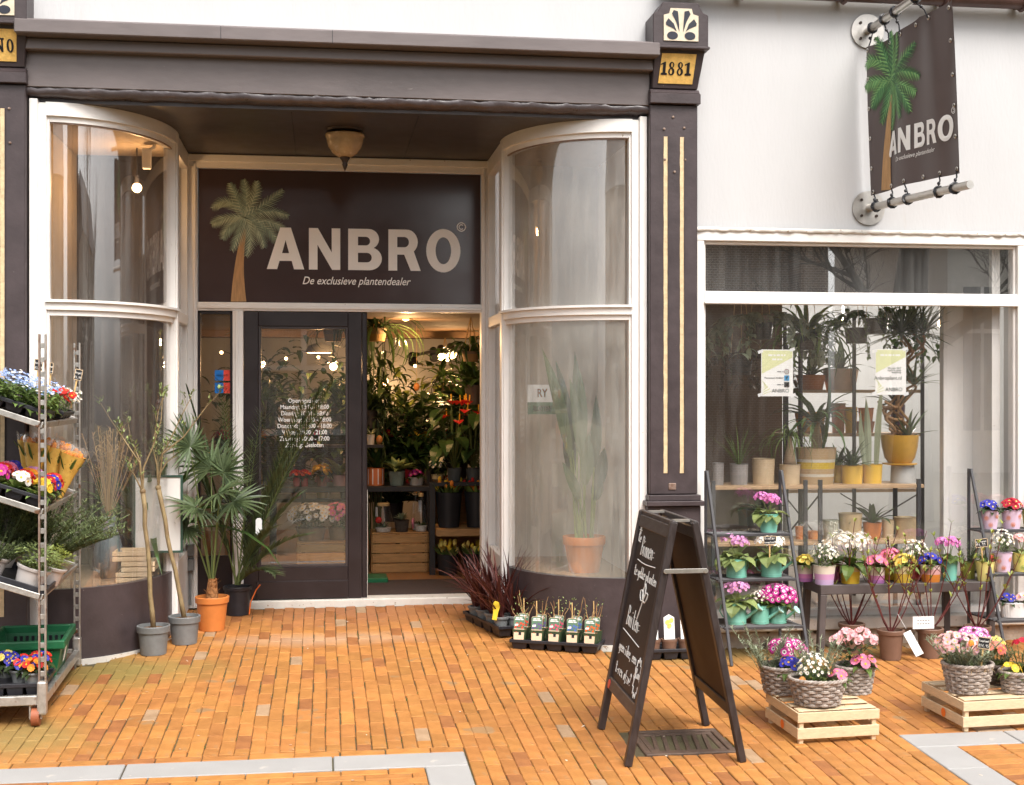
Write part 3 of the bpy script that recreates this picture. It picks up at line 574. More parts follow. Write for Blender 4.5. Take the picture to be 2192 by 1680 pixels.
# ---- the two posters taped inside the pane
lime = mat('poster_lime', (.68, .70, .40), .5, .05); pgreen = mat('poster_green', (.10, .30, .12), .5, .1); pteal = mat('poster_teal', (.22, .42, .36), .5, .1); paper = mat('white_paper', (.82, .82, .80), .6, .02)
def poster(x0, y0, x1, y1, second, label):
    a = P(x0, y0, .05); b = P(x1, y1, .05); w = b.x - a.x; h = a.z - b.z
    t = thing('window_poster', label, 'poster', (a.x, .052, b.z), 0, 'posters taped in the shop window')
    part('sheet', t, paper, lambda m: m.box(0, w, 0, .003, 0, h))
    q = [(.02 * w, h * .98), (.98 * w, h * .98), (.98 * w, h * .83), (.02 * w, h * .48)]
    part('green_field', t, lime, lambda m: m.add([(u, -.0008, v) for u, v in q], [(0, 1, 2, 3)]))
    def tx(s, sz, x, z, mm, al='RIGHT', name='lettering'):
        vf = text2d(s, sz, ext=.0002, align=al); part(name, t, mm, lambda m: m.add([(x + u, -.0014, z + v) for u, v, k in vf[0]], vf[1]))
    def bars(span, z, mm, hh):
        # faded heading, too pale to read: a row of word-shaped blocks
        def f_(m):
            x = span[0]; k = 0
            while x < span[1] - .03:
                l = (.13, .07, .11, .06, .15)[k % 5]; l = min(l, span[1] - x); m.add([(x * w, -.0014, z), ((x + l) * w, -.0014, z), ((x + l) * w, -.0014, z + hh), (x * w, -.0014, z + hh)], [(0, 1, 2, 3)]); x += l + .03; k += 1
        part('faded_heading', t, mm, f_, stuff=True)
    tx('ANBRO', .036, .88 * w, .08 * h, pteal)
    for i in range(5): part('palm_leaf_print', t, lime, lambda m: m.add([(.03 * w, -.0012, .03 * h + i * .012), (.30 * w - i * .01, -.0012, .10 * h + i * .014), (.36 * w - i * .02, -.0012, .12 * h + i * .018), (.1 * w, -.0012, .07 * h + i * .014)], [(0, 1, 2, 3)]))
    if second:
        bars((.16, .86), .85 * h, paper, .012); tx('Wij zijn 24/7', .019, .84 * w, .565 * h, pgreen); tx('open in onze', .019, .84 * w, .52 * h, pgreen); tx('webshop', .019, .84 * w, .475 * h, pgreen); tx('Anbroplant.nl', .036, .86 * w, .33 * h, pgreen)
    else:
        bars((.22, .76), .86 * h, paper, .012); bars((.34, .66), .77 * h, paper, .012)
        for k, (cl, s) in enumerate((((.75, .2, .3), 'plantdeal'), ((.06, .30, .55), 'Plantenzaak ANBRO'), ((.03, .03, .03), 'plantdeal'))):
            z = (.53 - .14 * k) * h
            (tx(s, .016, .70 * w, z - .004, black) if k == 1 else bars((.5, .70), z - .004, greypl, .006))
            mm = mat('icon_%d' % k, cl, .5, .02)
            if k == 0:
                vf = fill2d([arc(0, 0, .017, .017, 0, 345, 20), arc(0, 0, .013, .013, 0, 345, 20)], .0002); v2 = fill2d([arc(0, 0, .007, .007, 0, 345, 14), arc(0, 0, .004, .004, 0, 345, 14)], .0002)
                part('icon', t, mm, lambda m: (m.add([(.80 * w + u, -.0014, z + v) for u, v, k2 in vf[0]], vf[1]), m.add([(.80 * w + u, -.0014, z + v) for u, v, k2 in v2[0]], v2[1])))
            else:
                part('icon', t, mm, lambda m: m.box(.80 * w - .018, .80 * w + .018, -.0014, -.0008, z - .018, z + .018))
                vf = text2d('f' if k == 1 else 'd', .038, bold=.001, ext=.0002, align='CENTER'); part('icon_mark', t, paper, lambda m: m.add([(.80 * w + u, -.0022, z - .013 + v) for u, v, k2 in vf[0]], vf[1]))
    part('tape', t, mat('clear_tape', (.75, .76, .76), .3, .05), lambda m: [m.add([(x, -.001, z), (x + .035, -.001, z + .012), (x + .03, -.001, z + .032), (x - .005, -.001, z + .02)], [(0, 1, 2, 3)]) for x, z in ((-.02, h - .03), (w - .02, h - .015), (-.02, -.005), (w - .015, -.01))])
poster(1629, 748, 1697, 848, False, 'left poster in the shop window, lime and white with a column of three app icons')
poster(1873, 747, 1939, 845, True, 'right poster in the shop window, lime and white with a green web address')

# ---- hanging banner
ban = thing('hanging_banner', 'dark vinyl banner with palm tree and ANBRO lettering hung between two steel poles', 'banner', (0, 0, 0))
bv = mat('dark_vinyl', lin(84, 72, 70), .36, .06, 3, spec=.5)
TL, TR, BL, BR = P(1857, 101, -.07), P(2028, 0, -.95), P(1863, 419, -.07), P(2053, 371, -.95)
def bsurf(s, t, off=0):
    """s 0..1 away from the wall, t 0..1 downwards"""
    p = TL.lerp(TR, s).lerp(BL.lerp(BR, s), t)
    amp = .014; w = amp * sin(s * 17 + t * 1.3) * (1 - .45 * t) + .012 * sin(s * 9 + 2 + t * 2)
    sag = .02 * sin(pi * ((s * 3) % 1)) * (1 - t) ** 3
    return Vector((p.x - w - off, p.y, p.z - sag + .012 * sin(pi * s) * t))
def _ban(m):
    nu, nv = 60, 40; vs = [bsurf(i / nu, j / nv) for j in range(nv + 1) for i in range(nu + 1)] + [bsurf(i / nu, j / nv, -.002) for j in range(nv + 1) for i in range(nu + 1)]
    o = (nu + 1) * (nv + 1)
    for j in range(nv):
        for i in range(nu):
            a = j * (nu + 1) + i; m_f.append((a, a + nu + 1, a + nu + 2, a + 1)); m_f.append((o + a, o + a + 1, o + a + nu + 2, o + a + nu + 1))
    m.add(vs, m_f)
m_f = []
part('sheet', ban, bv, _ban, smooth=True)
def bfn(px, py, off=.003):
    """picture position -> banner surface (s,t) by inverting the bilinear patch in the picture"""
    A = [(1857, 101), (2028, 0), (1863, 419), (2053, 371)]; s = t = .5
    for _ in range(12):
        x = (A[0][0] * (1 - s) + A[1][0] * s) * (1 - t) + (A[2][0] * (1 - s) + A[3][0] * s) * t; y = (A[0][1] * (1 - s) + A[1][1] * s) * (1 - t) + (A[2][1] * (1 - s) + A[3][1] * s) * t
        xs = (A[1][0] - A[0][0]) * (1 - t) + (A[3][0] - A[2][0]) * t; xt = (A[2][0] - A[0][0]) * (1 - s) + (A[3][0] - A[1][0]) * s; ys = (A[1][1] - A[0][1]) * (1 - t) + (A[3][1] - A[2][1]) * t; yt = (A[2][1] - A[0][1]) * (1 - s) + (A[3][1] - A[1][1]) * s
        D = xs * yt - xt * ys; ex, ey = px - x, py - y; s += (ex * yt - ey * xt) / D; t += (ey * xs - ex * ys) / D
    return bsurf(s, min(1, t), off)
# art of the sign squeezed onto the banner: two affine maps
def aff(src, dst):
    (x0, y0), (x1, y1), (x2, y2) = src; (u0, v0), (u1, v1), (u2, v2) = dst; D = (x1 - x0) * (y2 - y0) - (x2 - x0) * (y1 - y0)
    def f(x, y):
        a = ((x - x0) * (y2 - y0) - (x2 - x0) * (y - y0)) / D; b = ((x1 - x0) * (y - y0) - (x - x0) * (y1 - y0)) / D
        return u0 + a * (u1 - u0) + b * (u2 - u0), v0 + a * (v1 - v0) + b * (v2 - v0)
    return f
pa = aff(((1283, 1622), (1315, 1170), (1545, 1160)), ((1897, 408), (1905, 168), (1971, 160)))
palm_art(ban, lambda u, v, lay: bfn(*pa(u, v), .003 + lay * .0004), gr2)
bl = aff(((0, 0), (0, 1), (1, 0)), ((1900, 340), (1900, 282), (2034, 299)))
xs = 0
for ch, xa, xb in (('A', 0, .205), ('N', .235, .42), ('B', .47, .62), ('R', .655, .80), ('O', .82, 1.02)):
    vf = letter2d(ch, xa, 0, xb - xa, .93, .0001); part('letter', ban, whitepr, lambda m: m.add([bfn(*bl(u, v + .02), .0045 if w > 0 else .0035) for u, v, w in vf[0]], vf[1]))
vf = text2d('De exclusieve plantendealer', .0805, shear=.3, ext=0, bold=.0003); tl = aff(((0, 0), (1, 0), (0, .08)), ((1924, 348), (2014, 322), (1924, 334)))
part('tagline', ban, whitepr, lambda m: m.add([bfn(*tl(u * .96, v), .004) for u, v, w in vf[0]], vf[1]))
vf = fill2d([arc(0, 0, 4.2, 7.0, 0, 345, 20), arc(0, 0, 3.2, 5.6, 0, 345, 20)], 0); v2 = fill2d([arc(0, 0, 2.2, 4, 45, 315, 14) + arc(0, 0, 1.3, 2.6, 315, 45, 14)], 0)
part('copyright_mark', ban, whitepr, lambda m: (m.add([bfn(2036 + u, 236 + v, .004) for u, v, w in vf[0]], vf[1]), m.add([bfn(2036 - u, 236 + v, .004) for u, v, w in v2[0]], v2[1])))
for s, t in [(.03, .025), (.25, .03), (.45, .03), (.62, .03), (.80, .03), (.97, .03), (.02, .22), (.02, .42), (.02, .62), (.02, .82), (.965, .22), (.965, .42), (.965, .60), (.965, .78), (.97, .97), (.03, .98), (.24, .975), (.43, .975), (.61, .975), (.79, .975)]:
    c = bsurf(s, t, .003); part('eyelet', ban, steel, lambda m: [m.tube([c + Vector((0, .011 * cos(a), .011 * sin(a))) for a in [2 * pi * k / 10 for k in range(11)]], .004, 5, cap=False)])
PU, PLo = P(1855, 68, 0), P(1857, 446, 0)
for p0, p1 in ((PU, Vector((PU.x - .02, -1.25, PU.z + .01))), (PLo, P(2076, 395, -1.07))):
    pole = part('pole', ban, steel, lambda m: m.tube([p0, p0.lerp(p1, .5), p1], .026, 14), smooth=True, auto=50)
    part('wall_plate', pole, steel, lambda m: (m.tube([(p0.x, -.004, p0.z), (p0.x, -.016, p0.z)], .115, 32)), smooth=True, auto=40)
    part('plate_bolt', pole, bz, lambda m: [m.tube([(p0.x + .075 * cos(a), -.016, p0.z + .075 * sin(a)), (p0.x + .075 * cos(a), -.024, p0.z + .075 * sin(a))], .010, 8) for a in (.78, 2.35, 3.93, 5.5)])
    up = p0.z > 3.5
    for s in ((.03, .25, .45, .80) if up else (.03, .24, .43, .79, .97)):
        e = bsurf(s, .03 if up else .975, .006); d = (p1 - p0); k = (e.y - p0.y) / d.y; q = p0 + d * k
        part('bungee_cord', ban, blackpl, lambda m: (m.tube([q + Vector((.033 * cos(a), rnd.uniform(-.006, .006), .033 * sin(a))) for a in [2 * pi * j / 10 for j in range(11)]], .008, 5, cap=False), m.tube([q + Vector((0, 0, -.033 if up else .033)), q.lerp(e, .6) + Vector((.008, 0, 0)), e], .005, 5), m.ball(q.lerp(e, .45), .012, 6, 4)))
# ------------------------------------------------------------------ pavement
def _gr(m):
    ys = [-60, -5, 1.9]
    vs = []
    for y in ys:
        for x in (-60, 60): vs.append((x, y, gz(y) - .010))
    m.add(vs, [(0, 1, 3, 2), (2, 3, 5, 4)])
joint = mat('joint_sand', (.12, .085, .05), .95, .4, 3, c2=(.13, .12, .06), bump=.6, bscale=150)
pave = struct(part('pavement', None, joint, _gr))
brickm = mat('clay_paver', (.40, .162, .037), .74, .2, 9, c2=(.475, .205, .053), island=.14, bump=.35, bscale=70, speck=((.30, .17, .075), 5, .66))
# moss film near the left bow window and redder bricks inside the porch: worn into the surface
def brick_patches(m):
    nt = m.node_tree; N = nt.nodes; L = nt.links; b = N['Principled BSDF']; src = b.inputs['Base Color'].links[0].from_socket
    g = N.new('ShaderNodeNewGeometry'); n = N.new('ShaderNodeTexNoise'); n.inputs['Scale'].default_value = 2.2; n.inputs['Detail'].default_value = 6; L.new(g.outputs['Position'], n.inputs['Vector'])
    def patch(src, c, cx, cy, rx, ry, amt):
        s = N.new('ShaderNodeVectorMath'); s.operation = 'SUBTRACT'; L.new(g.outputs['Position'], s.inputs[0]); s.inputs[1].default_value = (cx, cy, 0)
        q = N.new('ShaderNodeVectorMath'); q.operation = 'MULTIPLY'; L.new(s.outputs[0], q.inputs[0]); q.inputs[1].default_value = (1 / rx, 1 / ry, 0)
        l = N.new('ShaderNodeVectorMath'); l.operation = 'LENGTH'; L.new(q.outputs[0], l.inputs[0])
        ad = N.new('ShaderNodeMath'); L.new(l.outputs['Value'], ad.inputs[0]); L.new(n.outputs['Fac'], ad.inputs[1])
        mr = N.new('ShaderNodeMapRange'); mr.inputs['From Min'].default_value = .75; mr.inputs['From Max'].default_value = 1.5; mr.inputs['To Min'].default_value = amt; mr.inputs['To Max'].default_value = 0; L.new(ad.outputs[0], mr.inputs['Value'])
        mx = N.new('ShaderNodeMix'); mx.data_type = 'RGBA'; L.new(mr.outputs[0], mx.inputs['Factor']); L.new(src, mx.inputs[6]); mx.inputs[7].default_value = (*c, 1); return mx.outputs[2]
    src = patch(src, (.22, .19, .055), -1.25, -.15, .75, .55, .75)
    src = patch(src, (.20, .18, .06), -1.5, -1.5, .5, .5, .6)
    src = patch(src, (.20, .17, .06), 2.9, -.15, 1.2, .45, .7)
    src = patch(src, (.33, .135, .06), .3, 1.5, 1.3, .8, .8)
    src = patch(src, (.50, .36, .26), .0, .55, .9, .25, .45)
    L.new(src, b.inputs['Base Color'])
brick_patches(brickm)
def brick_mesh(w, l, h=.05, r=None):
    r = r or rnd; m = MB(); j = lambda: r.uniform(-.0022, .0022); b = .004
    x0, x1, y0, y1 = -w / 2 + j(), w / 2 + j(), -l / 2 + j(), l / 2 + j(); zt = [r.uniform(-.0025, .002) for _ in range(4)]
    lo = [(x0, y0, -h), (x1, y0, -h), (x1, y1, -h), (x0, y1, -h)]; mid = [(x0, y0, -b + zt[0]), (x1, y0, -b + zt[1]), (x1, y1, -b + zt[2]), (x0, y1, -b + zt[3])]
    top = [(x0 + b, y0 + b, zt[0]), (x1 - b, y0 + b, zt[1]), (x1 - b, y1 - b, zt[2]), (x0 + b, y1 - b, zt[3])]
    m.add(lo + mid + top, [(0, 1, 5, 4), (1, 2, 6, 5), (2, 3, 7, 6), (3, 0, 4, 7), (4, 5, 9, 8), (5, 6, 10, 9), (6, 7, 11, 10), (7, 4, 8, 11), (8, 9, 10, 11)])
    return m
PW, PL_ = .0755, .222
def in_bow(x, y):
    if y > .0 and x < -1.02 and x > -1.82: return ((x + 1.70) / .69) ** 2 + ((y - .92) / .90) ** 2 < 1 if (x > -1.7 and y < .92) else True
    if y > .0 and x > 1.29: return ((2.025 - x) / .745) ** 2 + ((y - .86) / .84) ** 2 < 1 if (x < 2.025 and y < .86) else True
    return (y > -.02 and x > 2.1) or (y > 0 and x < -1.8) or y > 1.66
XA = -2.888 + PW * (round((.70 + 2.888) / PW - .5) + .5); XB = -2.888 + PW * (round((2.945 + 2.888) / PW - .5) + .5)   # slab edges on a brick joint
YB0, YB1 = -2.02, -2.235            # grey band between the two brick fields
def on_band(x, y):
    if YB1 < y < YB0 and (x < .70 or x > 2.94): return True
    if y <= YB1 and (.485 < x < .715 or 2.945 < x < 3.165): return True
    return False
def in_drain(x, y): return 1.575 < x < 2.06 and -2.2 < y < -1.79
def inside(x, y): return y < YB1 and (x < .485 or x > 3.165)
bricks = []
ncol = int((5.6 + 2.9) / PW)
def ylow(x): return YB0 + PW * 1.07 if (x < XA or x > XB) else -3.35
for i in range(ncol):
    x = -2.9 + i * PW + .012; off = (i % 2) * PL_ / 2 + rnd.uniform(-.025, .025); y = -3.6 + off
    while y < 1.72:
        spans = [(max(y - PL_ / 2, ylow(x)), min(y + PL_ / 2, 1.66))]
        if 1.56 < x < 2.075:                                  # cut round the drain
            spans = [(a_, min(b_, -2.212)) for a_, b_ in spans] + [(max(a_, -1.778), b_) for a_, b_ in spans]
        for a_, b_ in spans:
            c_ = (a_ + b_) / 2; xx = x + .004 * sin(c_ * 2.3 + i * .4)
            if b_ - a_ > .03 and not in_bow(xx, c_): bricks.append((xx, c_, 0, (b_ - a_) / PL_))
        y += PL_
# stretcher course along the band, and courses inside it
def course(y, x0, x1):
    x = x0
    while x < x1 - .03:
        e = min(x + PL_, x1); bricks.append(((x + e) / 2, y, 1, (e - x) / PL_)); x = e
course(YB0 + PW * .55, -2.8, XA); course(YB0 + PW * .55, XB, 5.2)
for k in range(15):
    course(YB1 - PW * (.55 + k), -2.8 + (k % 2) * .11, XA - .215); course(YB1 - PW * (.55 + k), XB + .22 - (k % 2) * .0, 5.4)
variants = [brick_mesh(.0716, .2172, r=random.Random(i)) for i in range(6)]
palem = mat('weathered_paver', (.36, .22, .12), .78, .2, 9, c2=(.42, .28, .17), bump=.35, bscale=70)
redm = mat('dark_paver', (.29, .105, .032), .74, .25, 9, c2=(.37, .145, .045), bump=.35, bscale=70)
def kind_of(b): q = (b[0] * 37.7 + b[1] * 91.3) % 1; return 1 if q < .035 else (2 if q > .93 else 0)
vmesh = []
for mt_ in (brickm, palem, redm):
    for v in variants: me = bpy.data.meshes.new('brick'); me.from_pydata(v.v, [], v.f); me.materials.append(mt_); vmesh.append(me)
def vis(b):
    dx, dy, dz = b[0], b[1] - CAM_Y, gz(b[1]) - CAM_Z; d = dx * _S + dy * _C; r = dx * _C - dy * _S
    X = 1095.5 + F_PX * r / d; Y = 840 - F_PX * dz / d
    return d, (-60 < X < 2250 and Y < 1740)
seen = sorted([b for b in bricks if vis(b)[1]], key=lambda b: vis(b)[0])
tilt = math.atan(SL)
def bmat(b): return Matrix.Translation((b[0], b[1], gz(b[1]) - (.005 if b[2] == 2 else 0))) @ Matrix.Rotation(tilt, 4, 'X') @ Matrix.Rotation((0, pi / 2, pi / 4)[b[2]], 4, 'Z') @ Matrix.Diagonal((1, b[3], 1, 1))
def hidden(b):                       # under the trolley, board or crates
    return 2.3 < b[0] < 2.85 and -2.15 < b[1] < -1.7 or b[0] < -1.45 and b[1] > -1.4 or 3.3 < b[0] < 4.2 and -2.05 < b[1] < -1.6
big = [b for b in seen if not hidden(b)][:300]; bigset = set(big)
for k, b in enumerate(big):
    o = bpy.data.objects.new('brick', vmesh[k % 6 + 6 * kind_of(b)]); col.objects.link(o); o.parent = pave
    o.matrix_basis = bmat(b)
rest = MB()
for k, b in enumerate(bricks):
    if b in bigset: continue
    M = bmat(b); v = variants[k % 6]
    rest.add([M @ Vector(p) for p in v.v], v.f, kind_of(b))
o = rest.build('brick_field', [brickm, palem, redm], pave, stuff=True)
# grey concrete slabs
slabm = mat('grey_paving_slab', (.325, .314, .306), .75, .06, 4, bump=.12, bscale=120, island=.04, speck=((.42, .39, .36), 9, .68))
def slab(x0, x1, y0, y1):
    m = MB(); g = .004; m.box(x0 + g, x1 - g, y0 + g, y1 - g, -.05, .001); mm = Matrix.Rotation(tilt, 4, 'X')
    o = m.build('paving_slab', slabm, pave, bevel=.004); xc, yc = (x0 + x1) / 2, (y0 + y1) / 2
    for v in o.data.vertices: v.co.x -= xc; v.co.y -= yc
    o.matrix_basis = Matrix.Translation((xc, yc, gz(yc))) @ mm
for x0, x1 in ((-2.9, -1.9), (-1.9, -.93), (-.93, .05), (.05, XA)): slab(x0, x1, YB1, YB0)
slab(XA - .215, XA, -2.85, YB1); slab(XA - .215, XA, -3.6, -2.85)
for x0, x1 in ((XB, 3.545), (3.545, 4.4), (4.4, 5.4)): slab(x0, x1, YB1, YB0)
slab(XB, XB + .22, -2.58, YB1); slab(XB, XB + .22, -3.3, -2.58)
# moss and grit in the joints, scattered petals
moss = MB(); r = random.Random(4)
for k in range(2600):
    b = bricks[r.randrange(len(bricks))]
    if b[2]: continue
    if in_bow(b[0] + PW / 2, b[1]): continue
    x = b[0] + PW / 2 * r.choice((-1, 1)) + r.uniform(-.004, .004); y = b[1] + r.uniform(-.1, .1)
    for q in range(2): moss.leaf((x, y + q * .01, gz(y) - .012), (r.uniform(-.5, .5), r.uniform(-1, 1), r.uniform(.6, 1)), (0, -1, 1), r.uniform(.008, .02), .006, .5, 2)
mo = moss.build('joint_moss', leafmat('moss', (.075, .105, .025), rough=.9), pave, stuff=True)
pet = MB()
for k in range(70):
    x = r.uniform(-1.6, 3.2); y = r.uniform(-2.9, 1.2)
    if in_bow(x, y): continue
    pet.leaf((x, y, gz(y) + .004), (r.uniform(-1, 1), r.uniform(-1, 1), 0), (0, 0, 1), r.uniform(.008, .03), r.uniform(.006, .016), .3, 2)
pet.build('fallen_petals', mat('pale_petal', (.72, .60, .48), .7, .2), pave, stuff=True)
# cast iron drain
iron = mat('cast_iron', (.085, .052, .038), .6, .35, 16, bump=.3, bscale=60, c2=(.13, .08, .055))
dn = thing('drain_grate', 'rusty cast iron slotted drain grate set in the paving under the chalkboard', 'drain', (1.815, -1.995, gz(-1.995) + .001), 0, tilt=(tilt, 0))
part('frame', dn, iron, lambda m: (m.box(-.235, .235, -.2, -.165, -.05, .002), m.box(-.235, .235, .165, .2, -.05, .002), m.box(-.235, -.2, -.165, .165, -.05, .001), m.box(.2, .235, -.165, .165, -.05, .001)), bevel=.004)
for i in range(6):
    x = -.135 + i * .054; part('grate_bar', dn, iron, lambda m: m.prism([(-.010, -.014), (.010, -.014), (.012, 0), (-.012, 0)], (x - .025, -.13, -.004), (1, 0, 0), (0, 0, 1), (.16, 1, 0), .26), bevel=.002)
part('grate_rim', dn, iron, lambda m: (m.box(-.198, .198, -.163, -.128, -.05, -.003), m.box(-.198, .198, .128, .163, -.05, -.003), m.box(-.198, -.165, -.128, .128, -.05, -.004), m.box(.165, .198, -.128, .128, -.05, -.004)), bevel=.004)
part('pit', dn, black, lambda m: m.box(-.2, .2, -.165, .165, -.05, -.038))
# ------------------------------------------------------------------ plant and pot builders
UP = Vector((0, 0, 1))
LF = dict(
 mid=leafmat('leaf_mid_green', (.09, .15, .035), (.15, .23, .06)), pale=leafmat('leaf_pale_green', (.20, .27, .10), (.30, .38, .15)),
 dark=leafmat('leaf_dark_green', (.028, .055, .018), (.05, .085, .025)), grey=leafmat('leaf_grey_green', (.22, .27, .18), (.32, .37, .26)),
 rose=leafmat('leaf_rosemary', (.09, .13, .055), (.17, .22, .10)), palm=leafmat('leaf_palm', (.065, .10, .048), (.11, .155, .075), rough=.35), wine=leafmat('leaf_wine', (.065, .018, .018), (.12, .042, .038), rough=.35),
 deep=leafmat('leaf_house_plant', (.03, .07, .02), (.06, .12, .03), rough=.3), lime=leafmat('leaf_lime', (.24, .30, .06), (.34, .40, .10)), dry=leafmat('dry_grass', (.50, .36, .20), rough=.8), choc=leafmat('leaf_chocolate', (.05, .035, .02), (.09, .05, .025)))
def pm(name, c, c2=None): return leafmat('petal_' + name, c, c2, .55, .16, .3)
PT = dict(pink=pm('orchid_pink', (.62, .16, .52), (.72, .26, .62)), lilac=pm('lilac', (.60, .25, .58), (.70, .36, .68)), mag=pm('magenta', (.50, .03, .28)), white=pm('white', (.80, .79, .76)), crim=pm('crimson', (.42, .012, .035)), red=pm('red', (.60, .03, .025)),
 yel=pm('yellow', (.80, .55, .05)), lem=pm('pale_yellow', (.82, .66, .18)), blue=pm('deep_blue', (.03, .03, .36), (.06, .06, .5)), sky=pm('sky_blue', (.20, .32, .66), (.30, .42, .72)), coral=pm('coral', (.78, .20, .16)), rosep=pm('rose_pink', (.80, .22, .38)), pal=pm('pale_pink', (.80, .46, .50)), oran=pm('orange', (.80, .28, .03)), eye=pm('flower_eye', (.80, .50, .04)), eyed=pm('dark_eye', (.10, .02, .08)), viol=pm('violet', (.22, .06, .45)))
stemm = leafmat('stem_green', (.13, .17, .06)); stick = mat('bamboo_stick', (.60, .40, .17), .6, .2)
def disk_dirs(n, e0, e1, r=rnd):
    for k in range(n):
        a = 2 * pi * k / n + r.uniform(-.35, .35); e = R(r.uniform(e0, e1)); yield a, Vector((cos(a) * cos(e), sin(a) * cos(e), sin(e)))
def rosette(m, c, n, L, w, e=(10, 60), bend=.8, r0=.02, fold=.25, mi=0, seg=5, prof=None):
    for a, d in disk_dirs(n, *e):
        k = rnd.uniform(.75, 1.15); m.leaf(Vector(c) + Vector((cos(a), sin(a), 0)) * r0, d, UP, L * k, w * k, bend * rnd.uniform(.7, 1.3), seg, fold, prof, mi, rnd.uniform(-.4, .4))
def round_leaf(t): return (.16 if t < .25 else sin(pi * min(1, (t - .2) / .8) ** .7)) + .04
def broad(t): return sin(pi * min(1, .06 + .94 * t) ** .62) + .03
def stalks(m, c, tops, r=.0022, mi=0):
    c = Vector(c)
    for p in tops: m.tube([c + Vector((rnd.uniform(-.012, .012), rnd.uniform(-.012, .012), 0)), c.lerp(p, .55) + Vector((0, 0, .01)), p], r, 4, mi, False)
def dome(n, c, rx, rz, low=.05, sq=1.0):
    c = Vector(c); out = []
    for k in range(n):
        z = low + (1 - low) * ((k + .5) / n); a = k * 2.39996 + rnd.uniform(-.3, .3); q = math.sqrt(max(0, 1 - z * z))
        d = Vector((cos(a) * q, sin(a) * q * sq, z)); out.append((c + Vector((d.x * rx, d.y * rx, d.z * rz)) * rnd.uniform(.86, 1.04), (d + Vector((0, -.35, .25))).normalized()))
    return out
def add_umbel(t, z, r, colr, n=34, fr=.016, lr=.0, leaf='pale', lw=.085, nl=10, clumps=3, h=.10, eye='eye', ring=None):
    """primula obconica / cineraria: big scalloped leaves low down, clumps of flowers on stalks above"""
    fm = MB(); tops = []
    cl = [Vector((r * .45 * cos(2 * pi * k / clumps + .6), r * .4 * sin(2 * pi * k / clumps + .6), z + h * rnd.uniform(.85, 1.2))) for k in range(clumps)] if clumps > 1 else [Vector((0, 0, z + h))]
    for c in cl:
        tops.append(c - Vector((0, 0, .01)))
        for p, nn in dome(n // clumps, c, r * (.5 if clumps > 1 else 1), r * (.42 if clumps > 1 else .6), -.25): fm.flower(p, nn, fr * rnd.uniform(.85, 1.12), 5, 0, 1, .22, .15, 1.05, None if ring is None else 2, .5)
    fm.build('blossoms', [PT[colr], PT[eye]] + ([PT[ring]] if ring else []), t)
    g = MB(); rosette(g, (0, 0, z - .005), nl, (lr or r * 1.15), lw, (5, 50), 1.0, .015, .25, 0, 5, round_leaf); rosette(g, (0, 0, z), max(4, nl // 2), (lr or r) * .7, lw * .8, (40, 75), .8, .01, .25, 0, 5, round_leaf)
    stalks(g, (0, 0, z - .01), tops, .003); g.build('foliage', LF[leaf], t)
def add_primula(t, z, r, colr, n=9, fr=.026, leaf='mid', eye='eye', nl=11, c2=None):
    fm = MB(); r *= 1.14; fr *= 1.06; n = int(n * 1.3)
    for i, (p, nn) in enumerate(dome(n, (0, 0, z + .012), r * .72, r * .62, .1)): fm.flower(p, nn, fr * rnd.uniform(.85, 1.12), 5, 2 if c2 and i % 2 else 0, 1, .26, .2, 1.08)
    fm.build('blossoms', [PT[colr], PT[eye]] + ([PT[c2]] if c2 else []), t)
    g = MB(); rosette(g, (0, 0, z - .008), nl, r * 1.15, r * .55, (10, 45), .9, .012, .3, 0, 5, broad); rosette(g, (0, 0, z - .004), 5, r * .7, r * .4, (40, 70), .8, .01, .3, 0, 5, broad); g.build('foliage', LF[leaf], t)
def add_bush(t, z, r, h, colr, n=60, fr=.009, leaf='mid', ll=.035, lw=.008, nl=220, eye='eye', cen=(0, 0)):
    """fine leaved cushion with many tiny flowers"""
    g = MB(); c = Vector((cen[0], cen[1], z)); r *= 1.12; h *= 1.08; nl = int(nl * 1.25); n = int(n * 1.25)
    for k in range(nl):
        a = rnd.uniform(0, 6.283); q = math.sqrt(rnd.random()); hh = rnd.random(); p = c + Vector((cos(a) * q * r * (.45 + .5 * hh), sin(a) * q * r * (.45 + .5 * hh), h * hh * (1 - .35 * q)))
        g.leaf(p, (cos(a) * .8 + rnd.uniform(-.5, .5), sin(a) * .8 + rnd.uniform(-.5, .5), rnd.uniform(.1, 1.2)), UP, ll * rnd.uniform(.6, 1.3), lw, .6, 2)
    g.build('foliage', LF[leaf], t)
    if n:
        fm = MB()
        for p, nn in dome(n, (cen[0], cen[1], z + h * .45), r, h * .75, .0): fm.flower(p, nn, fr * rnd.uniform(.8, 1.2), 5, 0, 1, .28, .2, 1.0)
        fm.build('blossoms', [PT[colr], PT[eye]], t)
